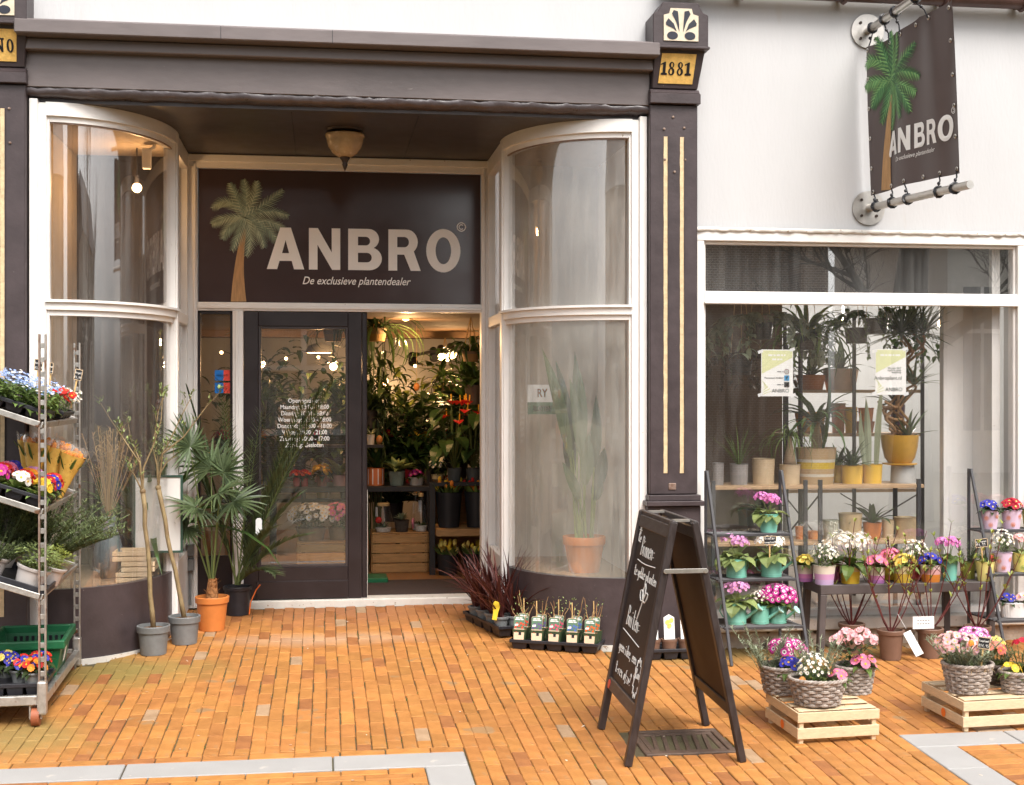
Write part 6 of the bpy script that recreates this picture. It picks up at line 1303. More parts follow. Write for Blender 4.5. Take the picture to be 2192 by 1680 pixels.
t = sthing('daisy_flower_tray', 'small black tray of white and red flowers beside the forget-me-nots', 'plant tray', 0, .10, .86); tray(t, .16, .42, .05, 2, 4)
g = MB(); fm = MB()
for k in range(300):
    x, y = rnd.uniform(-.08, .08), rnd.uniform(-.21, .21); g.leaf((x, y, rnd.uniform(.03, .15)), (rnd.uniform(-1, 1), rnd.uniform(-1, 1), rnd.uniform(.3, 1.5)), UP, rnd.uniform(.04, .07), .008, .6, 3)
for k in range(110):
    x, y = rnd.uniform(-.09, .09), rnd.uniform(-.22, .22); rd = y < -.05 and x > -.01; fm.flower((x, y, rnd.uniform(.11, .17)), (rnd.uniform(-.5, .9), rnd.uniform(-.9, .2), 1), .022 if rd else .013, 5, 2 if rd else 0, 1, .25, .15, 1.05)
g.build('foliage', LF['rose'], t); fm.build('blossoms', [PT['white'], PT['eye'], PT['red']], t)
for k, (dx, dy, rz, lb) in enumerate(((.17, .52, 20, 'slate price sign on a stick standing among the forget-me-nots'), (.03, .92, 25, 'slate price sign leaning outwards over the white and red flowers'), (.12, .66, 35, 'slate price sign turned edge-on between the two top shelf trays'))):
    p = onshelf(0, dx, dy, .08); price_sign(p, lb, ['Angel', 'E3,99'], .045 if k < 2 else .02, .065, .17, R(rz), R(12 if k == 1 else 4))
# second shelf: primroses and wrapped bouquets
t = sthing('primrose_tray', 'black tray of bright mixed primroses on the second trolley shelf', 'plant tray', 1, .19, .29); tray(t, .34, .52, .06, 3, 4)
g = MB(); fm = MB(); cs = ['mag', 'red', 'rosep', 'blue', 'white', 'red', 'oran', 'lilac', 'yel', 'crim', 'blue', 'red']
for i in range(3):
    for j in range(4):
        cx, cy = -.115 + .115 * i, -.19 + .127 * j; rosette(g, (cx, cy, .05), 11, .085, .042, (15, 60), .8, .012, .3, 0, 5, broad)
        for q, nn in dome(6, (cx, cy, .10), .045, .04, .1): fm.flower(q, nn, .027, 5, 2 + cs.index(cs[(i * 4 + j)]) if False else 1 + ['mag', 'red', 'rosep', 'blue', 'white', 'oran', 'lilac', 'yel', 'crim'].index(cs[i * 4 + j]), 0, .26, .2, 1.08)
g.build('foliage', LF['mid'], t); fm.build('blossoms', [PT['eye']] + [PT[k] for k in ['mag', 'red', 'rosep', 'blue', 'white', 'oran', 'lilac', 'yel', 'crim']], t)
cello = glassmat('cellophane', .10, .06, ior=1.5, fogcol=(.8, .75, .68), streak=(30, 30, 4)); wrapm = mat('orange_wrap_print', (.78, .36, .05), .5, .25, 24, c2=(.80, .52, .12), speck=((.10, .06, .02), 34, .64))
for k, (dx, dy) in enumerate(((.05, .74), (.13, .76), (.21, .70), (.08, .90), (.17, .92), (.26, .86))):
    t = sthing('wrapped_bouquet', 'tulips in orange butterfly printed cellophane, %s of the %s row on the trolley' % (('right', 'middle', 'left')[k % 3], ('front', 'back')[k // 3]), 'bouquet', 1, dx, dy, 'bouquets wrapped in orange printed cellophane', R(rnd.uniform(-20, 20)), True); t.rotation_euler = (R(rnd.uniform(-8, 4)), R(22 - 60 * dx), t.rotation_euler.z)
    m = MB(); n = 14
    for ring, (rr, zz) in enumerate(((.022, .0), (.045, .14), (.075, .26), (.085, .30))):
        for i in range(n): a = 2 * pi * i / n; q = rr * (1 + .12 * sin(i * 2.4) * (ring > 0)); m.v.append((q * cos(a), q * .7 * sin(a), zz + (.015 * sin(i * 1.9) if ring == 3 else 0)))
    m.add([], []); m.f = [(r0 * n + i, r0 * n + (i + 1) % n, (r0 + 1) * n + (i + 1) % n, (r0 + 1) * n + i) for r0 in range(3) for i in range(n)]; m.m = [0 if r0 < 2 else 1 for r0 in range(3) for i in range(n)]
    m.build('wrap', [wrapm, cello], t, smooth=True)
    g = MB(); fm = MB()
    for q in range(6):
        a = 2 * pi * q / 6; e = Vector((.045 * cos(a), .03 * sin(a), rnd.uniform(.24, .28))); g.tube([(0, 0, 0), e], .004, 4)
        for w in range(3): g.leaf((0, 0, .08), (cos(a + w) * .4, sin(a + w) * .3, 1), UP, .2, .02, .2, 4, .3)
        fm.ball(e, .016, 8, 6, 0, (1, 1, 1.5))
    g.build('leaves', LF['mid'], t); fm.build('tulips', PT['oran'], t)
# third shelf: herbs
hp = mat('pale_grey_pot', (.50, .46, .44), .55, .08)
for nm, lb, dx, dy, r_, hh, fn_ in (('thyme_pot', 'brownish thyme in a pale grey pot at the front of the herb shelf', .33, .14, .075, .105, lambda t, h: add_sprigs(t, h - .02, .15, .16, 'rose', 70, .016, .008, 40, .6)), ('sage_pot', 'pale sage in a light grey pot at the corner post of the herb shelf', .12, .12, .085, .11, lambda t, h: add_bush(t, h - .02, .115, .15, 'white', 0, .01, 'pale', .035, .014, 420)), ('lemon_thyme_pot', 'yellowish lemon thyme in a pale grey pot behind the sage', .06, .38, .075, .10, lambda t, h: add_bush(t, h - .02, .10, .14, 'white', 0, .01, 'lime', .022, .008, 520)), ('rosemary_bush', 'big leaning rosemary bush on the herb shelf of the trolley', .17, .62, .10, .14, lambda t, h: add_sprigs(t, h - .02, .26, .40, 'rose', 110, .036, .0085, 62, .8, bendy=.5)), ('rosemary_bush', 'second rosemary bush deeper on the herb shelf behind the thyme', .36, .5, .10, .14, lambda t, h: add_sprigs(t, h - .02, .24, .34, 'rose', 80, .036, .0085, 54, .7))):
    t = sthing(nm, lb, 'potted herb', 2, dx, dy, 'potted herbs on the trolley'); pot(t, r_ * .8, r_, hh, hp, .02); fn_(t, hh * .95)
t = sthing('herb_tray', 'flat black tray under the herb pots', 'plant tray', 2, .20, .28); part('tray', t, blackpl, lambda m: (m.box(-.19, .19, -.27, .27, -.008, -.003), m.box(-.19, -.178, -.27, .27, -.003, .03), m.box(.178, .19, -.27, .27, -.003, .03), m.box(-.178, .178, -.27, -.258, -.003, .03), m.box(-.178, .178, .258, .27, -.003, .03)), bevel=.003)
# base: shopping basket and pansies
BZ = gz(-1.33) + .145
gb = thing('shopping_basket', 'dark green plastic shopping basket on the trolley base', 'basket', (-1.655, -.62, BZ), R(4)); gp = mat('green_plastic', (.012, .115, .045), .38, .12, 10)
def tb_(m):
    a, b_, c, d, H = .155, .225, .195, .265, .215
    def ring(x, y, z): return [(-x, -y, z), (x, -y, z), (x, y, z), (-x, y, z)]
    vs = ring(a, b_, 0) + ring(c, d, H) + ring(c - .004, d - .004, H) + ring(a - .003, b_ - .003, .006)
    m.add(vs, [(3, 2, 1, 0)] + [(k * 4 + i, k * 4 + (i + 1) % 4, (k + 1) * 4 + (i + 1) % 4, (k + 1) * 4 + i) for k in range(3) for i in range(4)] + [(12, 13, 14, 15)])
part('body', gb, gp, tb_, bevel=.008, seg=2)
part('rim', gb, gp, lambda m: (m.box(-.212, .212, -.282, -.255, .175, .225), m.box(-.212, .212, .255, .282, .175, .225), m.box(-.212, -.185, -.255, .255, .175, .225), m.box(.185, .212, -.255, .255, .175, .225)), bevel=.008, seg=2)
for k in range(9): part('slot', gb, black, lambda m: m.box(-.135 + k * .033, -.118 + k * .033, .245, .2535, .115, .165))
for k in range(6): part('rib', gb, gp, lambda m: m.bar((-.13 + k * .052, -.2295, .01), (-.14 + k * .056, -.262, .17), .006, .01, (0, 1, 0)))
part('price_label', gb, paper, lambda m: m.prism([(-.035, 0), (.03, 0), (.035, .085), (-.03, .085)], (.178, -.05, .07), (0, 1, 0), (.18, 0, .98), (1, 0, 0), .0015))
pt_ = thing('pansy_tray', 'black cell tray on the trolley base with grey pots of blue and yellow primulas', 'plant tray', (-1.66, -1.10, BZ + .0), R(2)); tray(pt_, .40, .40, .075, 4, 4)
for k, (x, y, cs_) in enumerate(((-.12, -.10, ('blue', 'yel')), (-.05, .08, ('blue', 'lem')), (.06, -.06, ('blue', 'red')), (.13, .06, ('red', 'blue')), (-.17, .09, ('blue', 'yel')), (.14, -.13, ('oran', 'red')))):
    t = thing('primula_pot', 'small grey pot of %s and %s primulas, %s in the cell tray' % (dict(blue='blue', yel='yellow', lem='pale yellow', red='red', oran='orange')[cs_[0]], dict(blue='blue', yel='yellow', lem='pale yellow', red='red')[cs_[1]], ('frontmost', 'behind', 'second', 'next to the basket', 'far left', 'at the corner')[k]), 'potted plant', (-1.66 + x, -1.10 + y, BZ + .045), 0, 'primula pots in the cell tray')
    pot(t, .04, .055, .08, greypl, .015); add_primula(t, .085, .075, cs_[0], 11, .021, 'dark', 'eye', 11, cs_[1])
# ------------------------------------------------------------------ rooms behind the glass
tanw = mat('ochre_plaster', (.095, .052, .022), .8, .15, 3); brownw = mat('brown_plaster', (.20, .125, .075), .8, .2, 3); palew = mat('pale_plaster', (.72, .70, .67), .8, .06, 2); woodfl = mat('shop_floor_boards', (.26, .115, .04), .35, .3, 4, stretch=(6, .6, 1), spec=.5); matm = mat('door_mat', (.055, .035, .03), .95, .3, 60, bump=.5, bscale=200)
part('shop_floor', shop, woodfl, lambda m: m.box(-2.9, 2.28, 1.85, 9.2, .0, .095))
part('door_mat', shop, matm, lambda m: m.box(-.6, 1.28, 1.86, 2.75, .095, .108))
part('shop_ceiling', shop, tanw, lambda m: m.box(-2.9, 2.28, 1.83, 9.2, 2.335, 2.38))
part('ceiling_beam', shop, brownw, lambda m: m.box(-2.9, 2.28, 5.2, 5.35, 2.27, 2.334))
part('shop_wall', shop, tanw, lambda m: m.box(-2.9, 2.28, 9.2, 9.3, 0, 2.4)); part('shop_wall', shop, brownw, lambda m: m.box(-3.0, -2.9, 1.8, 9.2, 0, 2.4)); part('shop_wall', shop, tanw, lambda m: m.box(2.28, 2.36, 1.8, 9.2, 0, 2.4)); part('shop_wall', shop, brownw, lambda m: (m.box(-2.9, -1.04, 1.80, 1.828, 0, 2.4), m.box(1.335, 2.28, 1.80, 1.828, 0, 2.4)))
part('rear_doorway', shop, dark_c, lambda m: m.box(.15, 1.0, 9.12, 9.195, .095, 2.0))
for xx in (1.25, 1.62): part('white_post', shop, palew, lambda m: m.box(xx, xx + .12, 7.4, 7.52, .095, 2.33))
# bow window compartments
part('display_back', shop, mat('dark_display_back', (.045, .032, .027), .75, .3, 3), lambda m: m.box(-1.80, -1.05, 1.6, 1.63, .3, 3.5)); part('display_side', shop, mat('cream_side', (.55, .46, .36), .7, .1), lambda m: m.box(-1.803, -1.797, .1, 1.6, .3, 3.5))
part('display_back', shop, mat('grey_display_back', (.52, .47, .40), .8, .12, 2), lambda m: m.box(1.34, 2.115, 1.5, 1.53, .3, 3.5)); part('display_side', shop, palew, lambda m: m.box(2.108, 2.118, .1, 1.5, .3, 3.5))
def bulb_light(name, loc, power, c=(1, .58, .26), r=.035):
    d = bpy.data.lights.new(name, 'POINT'); d.energy = power; d.color = c; d.shadow_soft_size = r; o = bpy.data.objects.new(name, d); o.location = loc; col.objects.link(o); return o
warm = emat('lamp_glow', (1, .60, .26), 9); warmd = emat('lamp_glow_soft', (1, .62, .28), 6)
p = P(293, 402, 1.15); t = thing('bulb_lamp', 'lit round bulb hanging in the upper left bow window', 'lamp', p)
part('bulb', t, warm, lambda m: m.ball((0, 0, 0), .034, 14, 8), smooth=True); part('socket', t, blackpl, lambda m: m.tube([(0, 0, .03), (0, 0, .09)], .016, 10)); part('cord', t, blackpl, lambda m: m.tube([(0, 0, .09), (0, 0, 3.45 - p.z)], .004, 5)); bulb_light('bulb_light', p + Vector((0, -.06, -.02)), 5)
p = P(314, 340, 1.0); t = thing('spot_lamp', 'white unlit spot lamp on the ceiling of the left bow window', 'lamp', p); part('head', t, palew, lambda m: m.box(-.03, .03, -.03, .03, -.07, .07), bevel=.006); part('arm', t, palew, lambda m: m.tube([(0, 0, .05), (.05, 0, .08), (.05, 0, 3.45 - p.z)], .012, 8))
# left bow contents
p = P(232, 1245, .75); p.z = .44; t = thing('pampas_vase', 'blue grey vase of dried pampas grass in the left bow window', 'vase', p); part('vase', t, mat('blue_grey_vase', (.12, .16, .18), .4, .1), lambda m: m.lathe([(.05, 0), (.09, .08), (.10, .18), (.07, .30), (.045, .38), (.05, .42), (.04, .42)], 24), smooth=True)
m = MB()
for k in range(40):
    a = rnd.uniform(0, 6.28); e = rnd.uniform(.0, .22); tip = Vector((cos(a) * e, sin(a) * e, rnd.uniform(.75, 1.05))); m.tube([(0, 0, .4), tip], .002, 4)
    for q in range(14): m.leaf(Vector((0, 0, .4)).lerp(tip, .65 + .35 * q / 14), (rnd.uniform(-1, 1), rnd.uniform(-1, 1), 1.2), UP, .05, .005, .4, 2)
m.build('dried_plumes', LF['dry'], t)
for k, (px, w, z) in enumerate(((250, .20, .44), (262, .20, .51), (243, .20, .58))):
    x = XY(px, .5); t = thing('wooden_box', 'pale wooden box in the left bow window, %s of the stack' % ('bottom', 'middle', 'top')[k], 'box', (x, .5, z), 0, 'stack of pale wooden boxes'); crate(t, w, .22, .07, ((.0, .03), (.036, .03)), 3, .008, wood, .0, .02)
p = P(318, 1095, .72); t = thing('framed_board', 'blank white board with a dark green frame leaning in the left bow window', 'board', (p.x - .09, .74, .62)); part('panel', t, palew, lambda m: m.box(0, .3, 0, .01, 0, .5)); part('frame', t, mat('dark_green_frame', (.03, .07, .05), .5, .1), lambda m: (m.box(-.015, .315, -.006, .014, -.015, 0), m.box(-.015, .315, -.006, .014, .5, .515), m.box(-.015, 0, -.006, .014, 0, .5), m.box(.3, .315, -.006, .014, 0, .5)))
for k in range(3):
    p = P((215, 290, 330)[k], (930, 860, 960)[k], 1.2); t = thing('dark_house_plant', 'dim leafy plant inside the left bow window, %s' % ('near the corner post', 'in the middle', 'by the door side')[k], 'potted plant', (p.x, 1.2, .44)); pot(t, .07, .09, .16, mat('dark_glaze', (.05, .04, .035), .3, .2)); g = MB(); rosette(g, (0, 0, .16), 22, .7 + .15 * k, .06, (35, 85), .9, .02, .3, 0, 6); g.build('foliage', LF['deep'], t)
# right bow: tall plant in an orange pot, faint sign behind
p = P(1250, 1196, .62); p.z = .44; t = thing('bird_of_paradise_plant', 'tall broad leaved plant in a big orange pot behind the misted right bow window', 'potted plant', p); pot(t, .105, .145, .25, terra, .06)
g = MB()
for px, py, dy in ((1165, 745, .1), (1180, 800, -.05), (1195, 770, .1), (1225, 810, .0), (1250, 790, .06), (1285, 850, -.05), (1268, 930, -.08), (1210, 900, .12), (1305, 960, .1), (1240, 750, .12), (1200, 1000, -.08), (1290, 1010, .05)):
    tip = P(px, py, .62 + dy) - p; b0 = Vector((rnd.uniform(-.06, .06), rnd.uniform(-.04, .04), .22)); d = tip - b0; m1 = b0.lerp(tip, .45) + Vector((-.15 * d.x, 0, .06)); g.tube([b0, m1], [.010, .007], 6, 1, False); g.leaf(m1, (tip - m1) + Vector((0, 0, .12)), (0, -1, .3), (tip - m1).length * 1.06, rnd.uniform(.075, .10), .35, 8, .25, lambda t_: sin(pi * min(1, .05 + t_ * .95) ** .8) + .03)
g.build('leaves', [LF['palm'], LF['pale']], t)
p = P(1160, 855, 1.2); t = thing('window_card', 'orange and green lettered card hanging inside the right bow window', 'card', p); part('card', t, paper, lambda m: (m.box(-.11, .11, 0, .004, -.11, .11))); vf = text2d('RY', .085, bold=.002, ext=.0005, align='CENTER'); part('card_lettering', t, mat('card_orange', (.6, .2, .06), .6, .1), lambda m: m.add([(.0 + u * .75, -.002, .02 + v) for u, v, w in vf[0]], vf[1])); vf2 = text2d('SLOTEN', .05, bold=.002, ext=.0005, align='CENTER'); part('card_band', t, cardg, lambda m: m.box(-.11, .11, -.003, -.0005, -.11, -.02)); part('card_lettering', t, paper, lambda m: m.add([(u * .75, -.004, -.085 + v) for u, v, w in vf2[0]], vf2[1]))

# ------------------------------------------------------------------ shop interior seen through the door
def ex7(z): return 765 + z * .3821
def ey7(z): return 658 + z * .3821
def ex6(z): return 508 + z * .3664
def ey6(z): return 668.8 + z * .3664
def mm(px, Y, x=850): return px * (Y - CAM_Y) / F_PX
FZ = .095
blk = mat('black_stained_table', (.02, .016, .015), .5, .2)
def inpot(name, label, px0, px1, pyt, pyb, Y, mt, fn_, cat='potted plant', z=None, rb=.8, group=None):
    """pot spanning pixels px0..px1 wide, pyt..pyb high, standing at depth Y"""
    a = P((px0 + px1) / 2, pyb, Y); w = (P(px1, pyb, Y).x - P(px0, pyb, Y).x); h = P(px0, pyt, Y).z - a.z
    t = thing(name, label, cat, (a.x, Y, a.z if z is None else z), rnd.uniform(0, 6), group)
    if mt: pot(t, w / 2 * rb, w / 2, h, mt)
    fn_(t, h, w / 2); return t
cz = FZ
def big_crate(px0, px1, py, Y, h, label):
    a = P(px0, py, Y); w = P(px1, py, Y).x - a.x; t = thing('brown_crate', label, 'crate', (a.x, Y, FZ), 0, 'brown wooden crates inside the shop')
    n = 4; sh = h / n
    for k in range(n): part('slat', t, crate_brown, lambda m: m.box(0, w, -.012, 0, k * sh + .004, (k + 1) * sh - .004), bevel=.003); part('side_slat', t, crate_brown, lambda m: (m.box(-.012, 0, 0, .36, k * sh + .004, (k + 1) * sh - .004)), bevel=.003); part('side_slat', t, crate_brown, lambda m: (m.box(w, w + .012, 0, .36, k * sh + .004, (k + 1) * sh - .004)), bevel=.003)
    part('top_board', t, crate_brown, lambda m: m.box(-.01, w + .01, -.01, .36, h, h + .012), bevel=.003)
    for k in range(n): part('nails', t, black, lambda m: [m.box(x - .003, x + .003, -.0135, -.011, (k + .5) * sh + dz - .003, (k + .5) * sh + dz + .003) for x in (.02, w - .02) for dz in (-.02, .02)], stuff=True)
    return t
big_crate(ex7(85), ex7(392), ey7(1475), 3.3, .345, 'brown slatted crate on the shop floor under the terrariums in the open doorway')
big_crate(ex6(352), ex6(640), ey6(1440), 3.0, .30, 'brown slatted crate behind the glass of the entrance door')
tt = thing('display_table', 'black display table full of plants inside the shop', 'table', (0, 0, 0)); ax, bx_ = P(575, 1045, 3.45).x, P(ex7(428), 1045, 3.45).x; zt = P(850, ey7(1000), 3.4).z
part('table_top', tt, blk, lambda m: m.box(ax, bx_, 3.38, 4.0, zt - .05, zt), bevel=.004)
for x, y in ((bx_ - .04, 3.42), (bx_ - .04, 3.95), (ax + .04, 3.42)): part('leg', tt, blk, lambda m: m.box(x - .03, x + .03, y - .03, y + .03, FZ, zt - .05))
def jar(t, h, r, neck=.5):
    part('glass', t, gl_clear, lambda m: m.lathe([(r * .8, 0), (r, h * .15), (r, h * .5), (r * neck, h * .8), (r * neck, h)], 22), smooth=True); part('sand', t, mat('white_gravel', (.6, .57, .52), .9, .3, 80), lambda m: m.lathe([(r * .78, .004), (r * .93, h * .16), (.001, h * .17)], 18)); part('cork', t, stick, lambda m: m.lathe([(r * neck * .9, h * .97), (r * neck * .95, h * 1.07), (.001, h * 1.07)], 14)); g = MB(); rosette(g, (0, 0, h * .17), 12, r * .8, .02, (30, 80), .4); g.build('plant', LF['deep'], t)
T3 = 3.36; cz0 = FZ + .358
heart = mat('pink_wire', (.75, .25, .32), .5, .1)
t = inpot('terrarium_jar', 'squat glass terrarium with a red ornament on the brown crate', ex7(95), ex7(195), ey7(1125), ey7(1275), T3, None, lambda t, h, r: (jar(t, h, r, .75), part('ornament', t, PT['red'], lambda m: m.ball((0, -r * .6, h * .45), .03, 8, 6)), part('tag', t, paper, lambda m: m.box(.01, .05, -r - .005, -r - .003, h * .6, h * .95))), 'terrarium', cz0)
t = inpot('succulent_basket', 'small dark basket of succulents between the terrariums', ex7(205), ex7(290), ey7(1210), ey7(1275), T3, mat('dark_rattan', (.06, .045, .035), .8, .4, 60, bump=.6), lambda t, h, r: [rosette(g_, (0, 0, h), 26, r * 1.1, .03, (20, 85), .2, .01, .2) or g_.build('succulent', LF['grey'], t) for g_ in [MB()]], z=cz0)
for k, (a, b, tp) in enumerate(((300, 350, 1065), (318, 392, 1075))): inpot('bottle_terrarium', 'tall glass bottle terrarium with paper tag, %s on the crate' % ('left one' if k == 0 else 'right one with a pink heart'), ex7(a), ex7(b), ey7(tp), ey7(1275), T3 + (.12 if k == 0 else 0), None, lambda t, h, r: (jar(t, h, r * 1.05, .38), part('tag', t, paper, lambda m: m.box(-.03, .02, -r - .01, -r - .008, h * .5, h * .8)), part('heart', t, heart, lambda m: m.tube([(.05 * 16 * sin(q) ** 3 / 16, -r - .012, h * .24 + .045 * (13 * cos(q) - 5 * cos(2 * q) - 2 * cos(3 * q) - cos(4 * q)) / 16) for q in [2 * pi * j / 24 for j in range(25)]], .008, 6)) if k else None), 'terrarium', cz0)
# pots on the table
strp = mat('orange_striped_glaze', (.62, .17, .05), .3, .1)
def cachepot(t, h, r):
    part('stripe', t, paper, lambda m: [m.add([((r * 1.006) * cos(q + s), (r * 1.006) * sin(q + s), zz) for zz in (.01, h - .01) for s in (-.06, .06)], [(0, 1, 3, 2)]) for q in [2 * pi * j / 10 for j in range(10)]], stuff=True); g = MB(); rosette(g, (0, 0, h * .9), 16, .26, .06, (40, 85), .5, .01, .3); g.build('foliage', LF['deep'], t)
def leafy(n=16, L=.22, w=.06, e=(25, 85), lf='deep', bend=.7): return lambda t, h, r: [rosette(g_, (0, 0, h * .9), n, L, w, e, bend, .01, .3) or g_.build('foliage', LF[lf], t) for g_ in [MB()]]
def flw(colr, rr=.1, n=12, fr=.026, lf='dark'): return lambda t, h, r: add_primula(t, h, rr, colr, n, fr, lf)
GI = 'pots on the black display table'
inpot('striped_cachepot', 'orange and white striped cachepot at the left end of the doorway view', ex7(52), ex7(150), ey7(905), ey7(1003), 3.55, strp, cachepot, z=zt, rb=1.0, group=GI)
inpot('sage_pot', 'sage green ribbed pot with pointed leaves on the black table', ex7(172), ex7(265), ey7(920), ey7(1000), 3.5, mat('sage_glaze', (.22, .25, .19), .35, .15), leafy(14, .20, .07, (35, 85), 'pale'), z=zt, group=GI)
inpot('bowl_planter', 'pale bowl of small pink flowers on the black table', ex7(285), ex7(375), ey7(955), ey7(1000), 3.5, mat('stone_bowl', (.42, .37, .32), .5, .15), flw('mag', .08, 10, .018), z=zt, group=GI)
inpot('red_foil_pot', 'crimson foil pot behind the bowl on the black table', ex7(265), ex7(322), ey7(870), ey7(945), 3.8, mat('crimson_foil', (.35, .03, .06), .3, .1), leafy(14, .18, .05, (40, 85), 'dark'), z=zt, group=GI)
inpot('cream_pot', 'cream pot of white flowers at the right end of the black table', ex7(413), ex7(485), ey7(930), ey7(985), 3.6, mat('cream_glaze', (.62, .50, .28), .35, .1), lambda t, h, r: (add_bush(t, h, .07, .14, 'white', 30, .014, 'dark', .06, .02, 60)), z=zt, group=GI)
inpot('grey_pot', 'dark grey pot with dense foliage beside the cream pot', ex7(372), ex7(415), ey7(910), ey7(990), 3.75, mat('mud_glaze', (.12, .085, .065), .5, .2), leafy(34, .2, .02, (20, 85), 'dark'), z=zt, group=GI)
inpot('ribbed_pink_pot', 'dusty pink ribbed pot with striped leaves behind the door glass', ex6(552), ex6(638), ey6(945), ey6(1010), 3.5, mat('dusty_pink_glaze', (.45, .24, .22), .4, .1), leafy(9, .24, .09, (35, 80), 'lime'), z=zt, group=GI)
inpot('yellow_flower_pot', 'purple and orange pot of yellow flowers behind the door glass', ex6(458), ex6(528), ey6(955), ey6(1020), 3.5, mat('purple_orange_glaze', (.42, .10, .16), .4, .3, 5, c2=(.6, .25, .05)), flw('yel', .11, 16, .026), z=zt, group=GI)
for k, a in enumerate((322, 368)): inpot('red_flower_pot', 'small red pot of red flowers behind the door glass, %s of two' % ('left' if k == 0 else 'right'), ex6(a), ex6(a + 48), ey6(970), ey6(1022), 3.5, redpot, flw('red', .075, 16, .017), z=zt, group=GI)
for k, (a, b_, tp) in enumerate(((300, 355, 850), (412, 455, 820))): inpot('glass_bottle', 'clear glass bottle vase behind the red flowers, %s' % ('wider one' if k == 0 else 'slimmer one'), ex6(a), ex6(b_), ey6(tp), ey6(960), 3.75, None, lambda t, h, r: jar(t, h, r, .35), 'bottle', zt)
inpot('white_azalea', 'white flowering plant on the crate behind the door glass', ex6(340), ex6(520), ey6(1215), ey6(1290), 3.2, mat('rattan_low', (.18, .10, .05), .7, .3), lambda t, h, r: (add_bush(t, h, .2, .16, 'white', 46, .03, 'dark', .07, .03, 130)), z=FZ + .313)
inpot('pink_cyclamen', 'cerise flowering plant right of the white one behind the door glass', ex6(530), ex6(640), ey6(1215), ey6(1290), 3.2, mat('rattan_low', (.18, .10, .05)), lambda t, h, r: (add_bush(t, h, .12, .16, 'rosep', 30, .026, 'dark', .07, .03, 90)), z=FZ + .313)
t = thing('green_tray', 'low green plastic tray on the floor behind the door glass', 'tray', (P(ex6(330), 1210, 2.6).x, 2.6, FZ)); part('tray', t, gp, lambda m: m.box(0, .78, 0, .3, 0, .05), bevel=.008)
# anthuriums and tulip buckets on the right
def anth_(t, h, r):
    g = MB(); fm = MB(); st = MB()
    for k in range(15):
        a = rnd.uniform(0, 6.28); e = rnd.uniform(.03, .22); tip = Vector((cos(a) * e, sin(a) * e, h + rnd.uniform(.15, .52))); st.tube([(0, 0, h * .9), tip], .004, 4, 0, False); g.leaf(tip, (cos(a), sin(a) - .4, -.25), UP, rnd.uniform(.16, .24), .13, .6, 5, .25, broad)
    for k in range(5):
        a = rnd.uniform(0, 6.28); e = rnd.uniform(.03, .18); tip = Vector((cos(a) * e, sin(a) * e - .03, h + rnd.uniform(.42, .60))); st.tube([(0, 0, h * .9), tip], .0035, 4, 0, False); fm.leaf(tip + Vector((-.05, 0, 0)), (1, rnd.uniform(-.5, .3), -.05), UP, .11, .10, .3, 4, .2, broad); fm.tube([tip, tip + Vector((.01, 0, .06))], .006, 5, 1)
    g.build('leaves', LF['deep'], t); fm.build('spathes', [PT['red'], PT['eye']], t); st.build('stalks', stemm, t)
for k, (a, b_) in enumerate(((500, 583), (606, 690))): inpot('anthurium', 'red anthurium in a dark grey pot just inside the shop, %s of the pair' % ('left' if k == 0 else 'right'), ex7(a), ex7(b_), ey7(898), ey7(972), 3.2, mat('slate_pot', (.07, .075, .07), .5, .2), anth_, group='anthuriums')
zs = P(950, ey7(975), 3.2).z; t = thing('plant_shelf', 'dark slatted stand carrying anthuriums and tulip buckets inside the shop', 'shelf', (0, 0, 0)); x0, x1 = P(ex7(430), 1000, 3.2).x, 2.2
part('top_board', t, blk, lambda m: m.box(x0, x1, 3.05, 3.6, zs - .03, zs)); part('ledge', t, crate_brown, lambda m: m.box(x0, x1, 2.95, 3.45, P(950, ey7(1240), 3).z - .06, P(950, ey7(1240), 3).z)); part('back_board', t, crate_brown, lambda m: m.box(x0, x1, 3.55, 3.58, FZ, zs - .03)); part('leg', t, blk, lambda m: m.box(x0 - .05, x0, 3.1, 3.16, FZ, zs))
def tulips(c1, c2):
    def f_(t, h, r):
        g = MB(); fm = MB()
        for k in range(34):
            a = rnd.uniform(0, 6.28); e = math.sqrt(rnd.random()) * r * 1.05; tip = Vector((cos(a) * e, sin(a) * e, h + rnd.uniform(.02, .11))); g.leaf((cos(a) * e * .7, sin(a) * e * .7, h - .06), (cos(a) * .4, sin(a) * .4, 1), UP, rnd.uniform(.12, .19), .03, .35, 4, .35)
            if k % 2: fm.ball(tip, .017, 7, 5, k // 2 % 2, (1, 1, 1.7))
        g.build('leaves', LF['mid'], t); fm.build('tulips', [PT[c1], PT[c2]], t, stuff=True)
    return f_
bk = mat('black_bucket', (.018, .018, .02), .45, .2)
zl = P(950, ey7(1240), 3).z
inpot('tulip_bucket', 'tall black bucket of orange tulips on the ledge inside the shop', ex7(437), ex7(585), ey7(1042), ey7(1240), 3.15, bk, tulips('oran', 'yel'), 'flower bucket', zl, .78, 'black tulip buckets')
inpot('tulip_bucket', 'tall black bucket of red tulips on the ledge, partly behind the door jamb', ex7(598), ex7(740), ey7(1042), ey7(1240), 3.15, bk, tulips('red', 'oran'), 'flower bucket', zl, .78, 'black tulip buckets')
inpot('tulip_bucket', 'low black bucket of yellow tulips on the shop floor', ex7(443), ex7(565), ey7(1332), ey7(1450), 3.1, bk, tulips('lem', 'yel'), 'flower bucket', FZ, .8, 'black tulip buckets')
inpot('tulip_bucket', 'low black bucket of yellow tulips on the floor beside the door jamb', ex7(588), ex7(710), ey7(1332), ey7(1450), 3.1, bk, tulips('lem', 'yel'), 'flower bucket', FZ, .8, 'black tulip buckets')
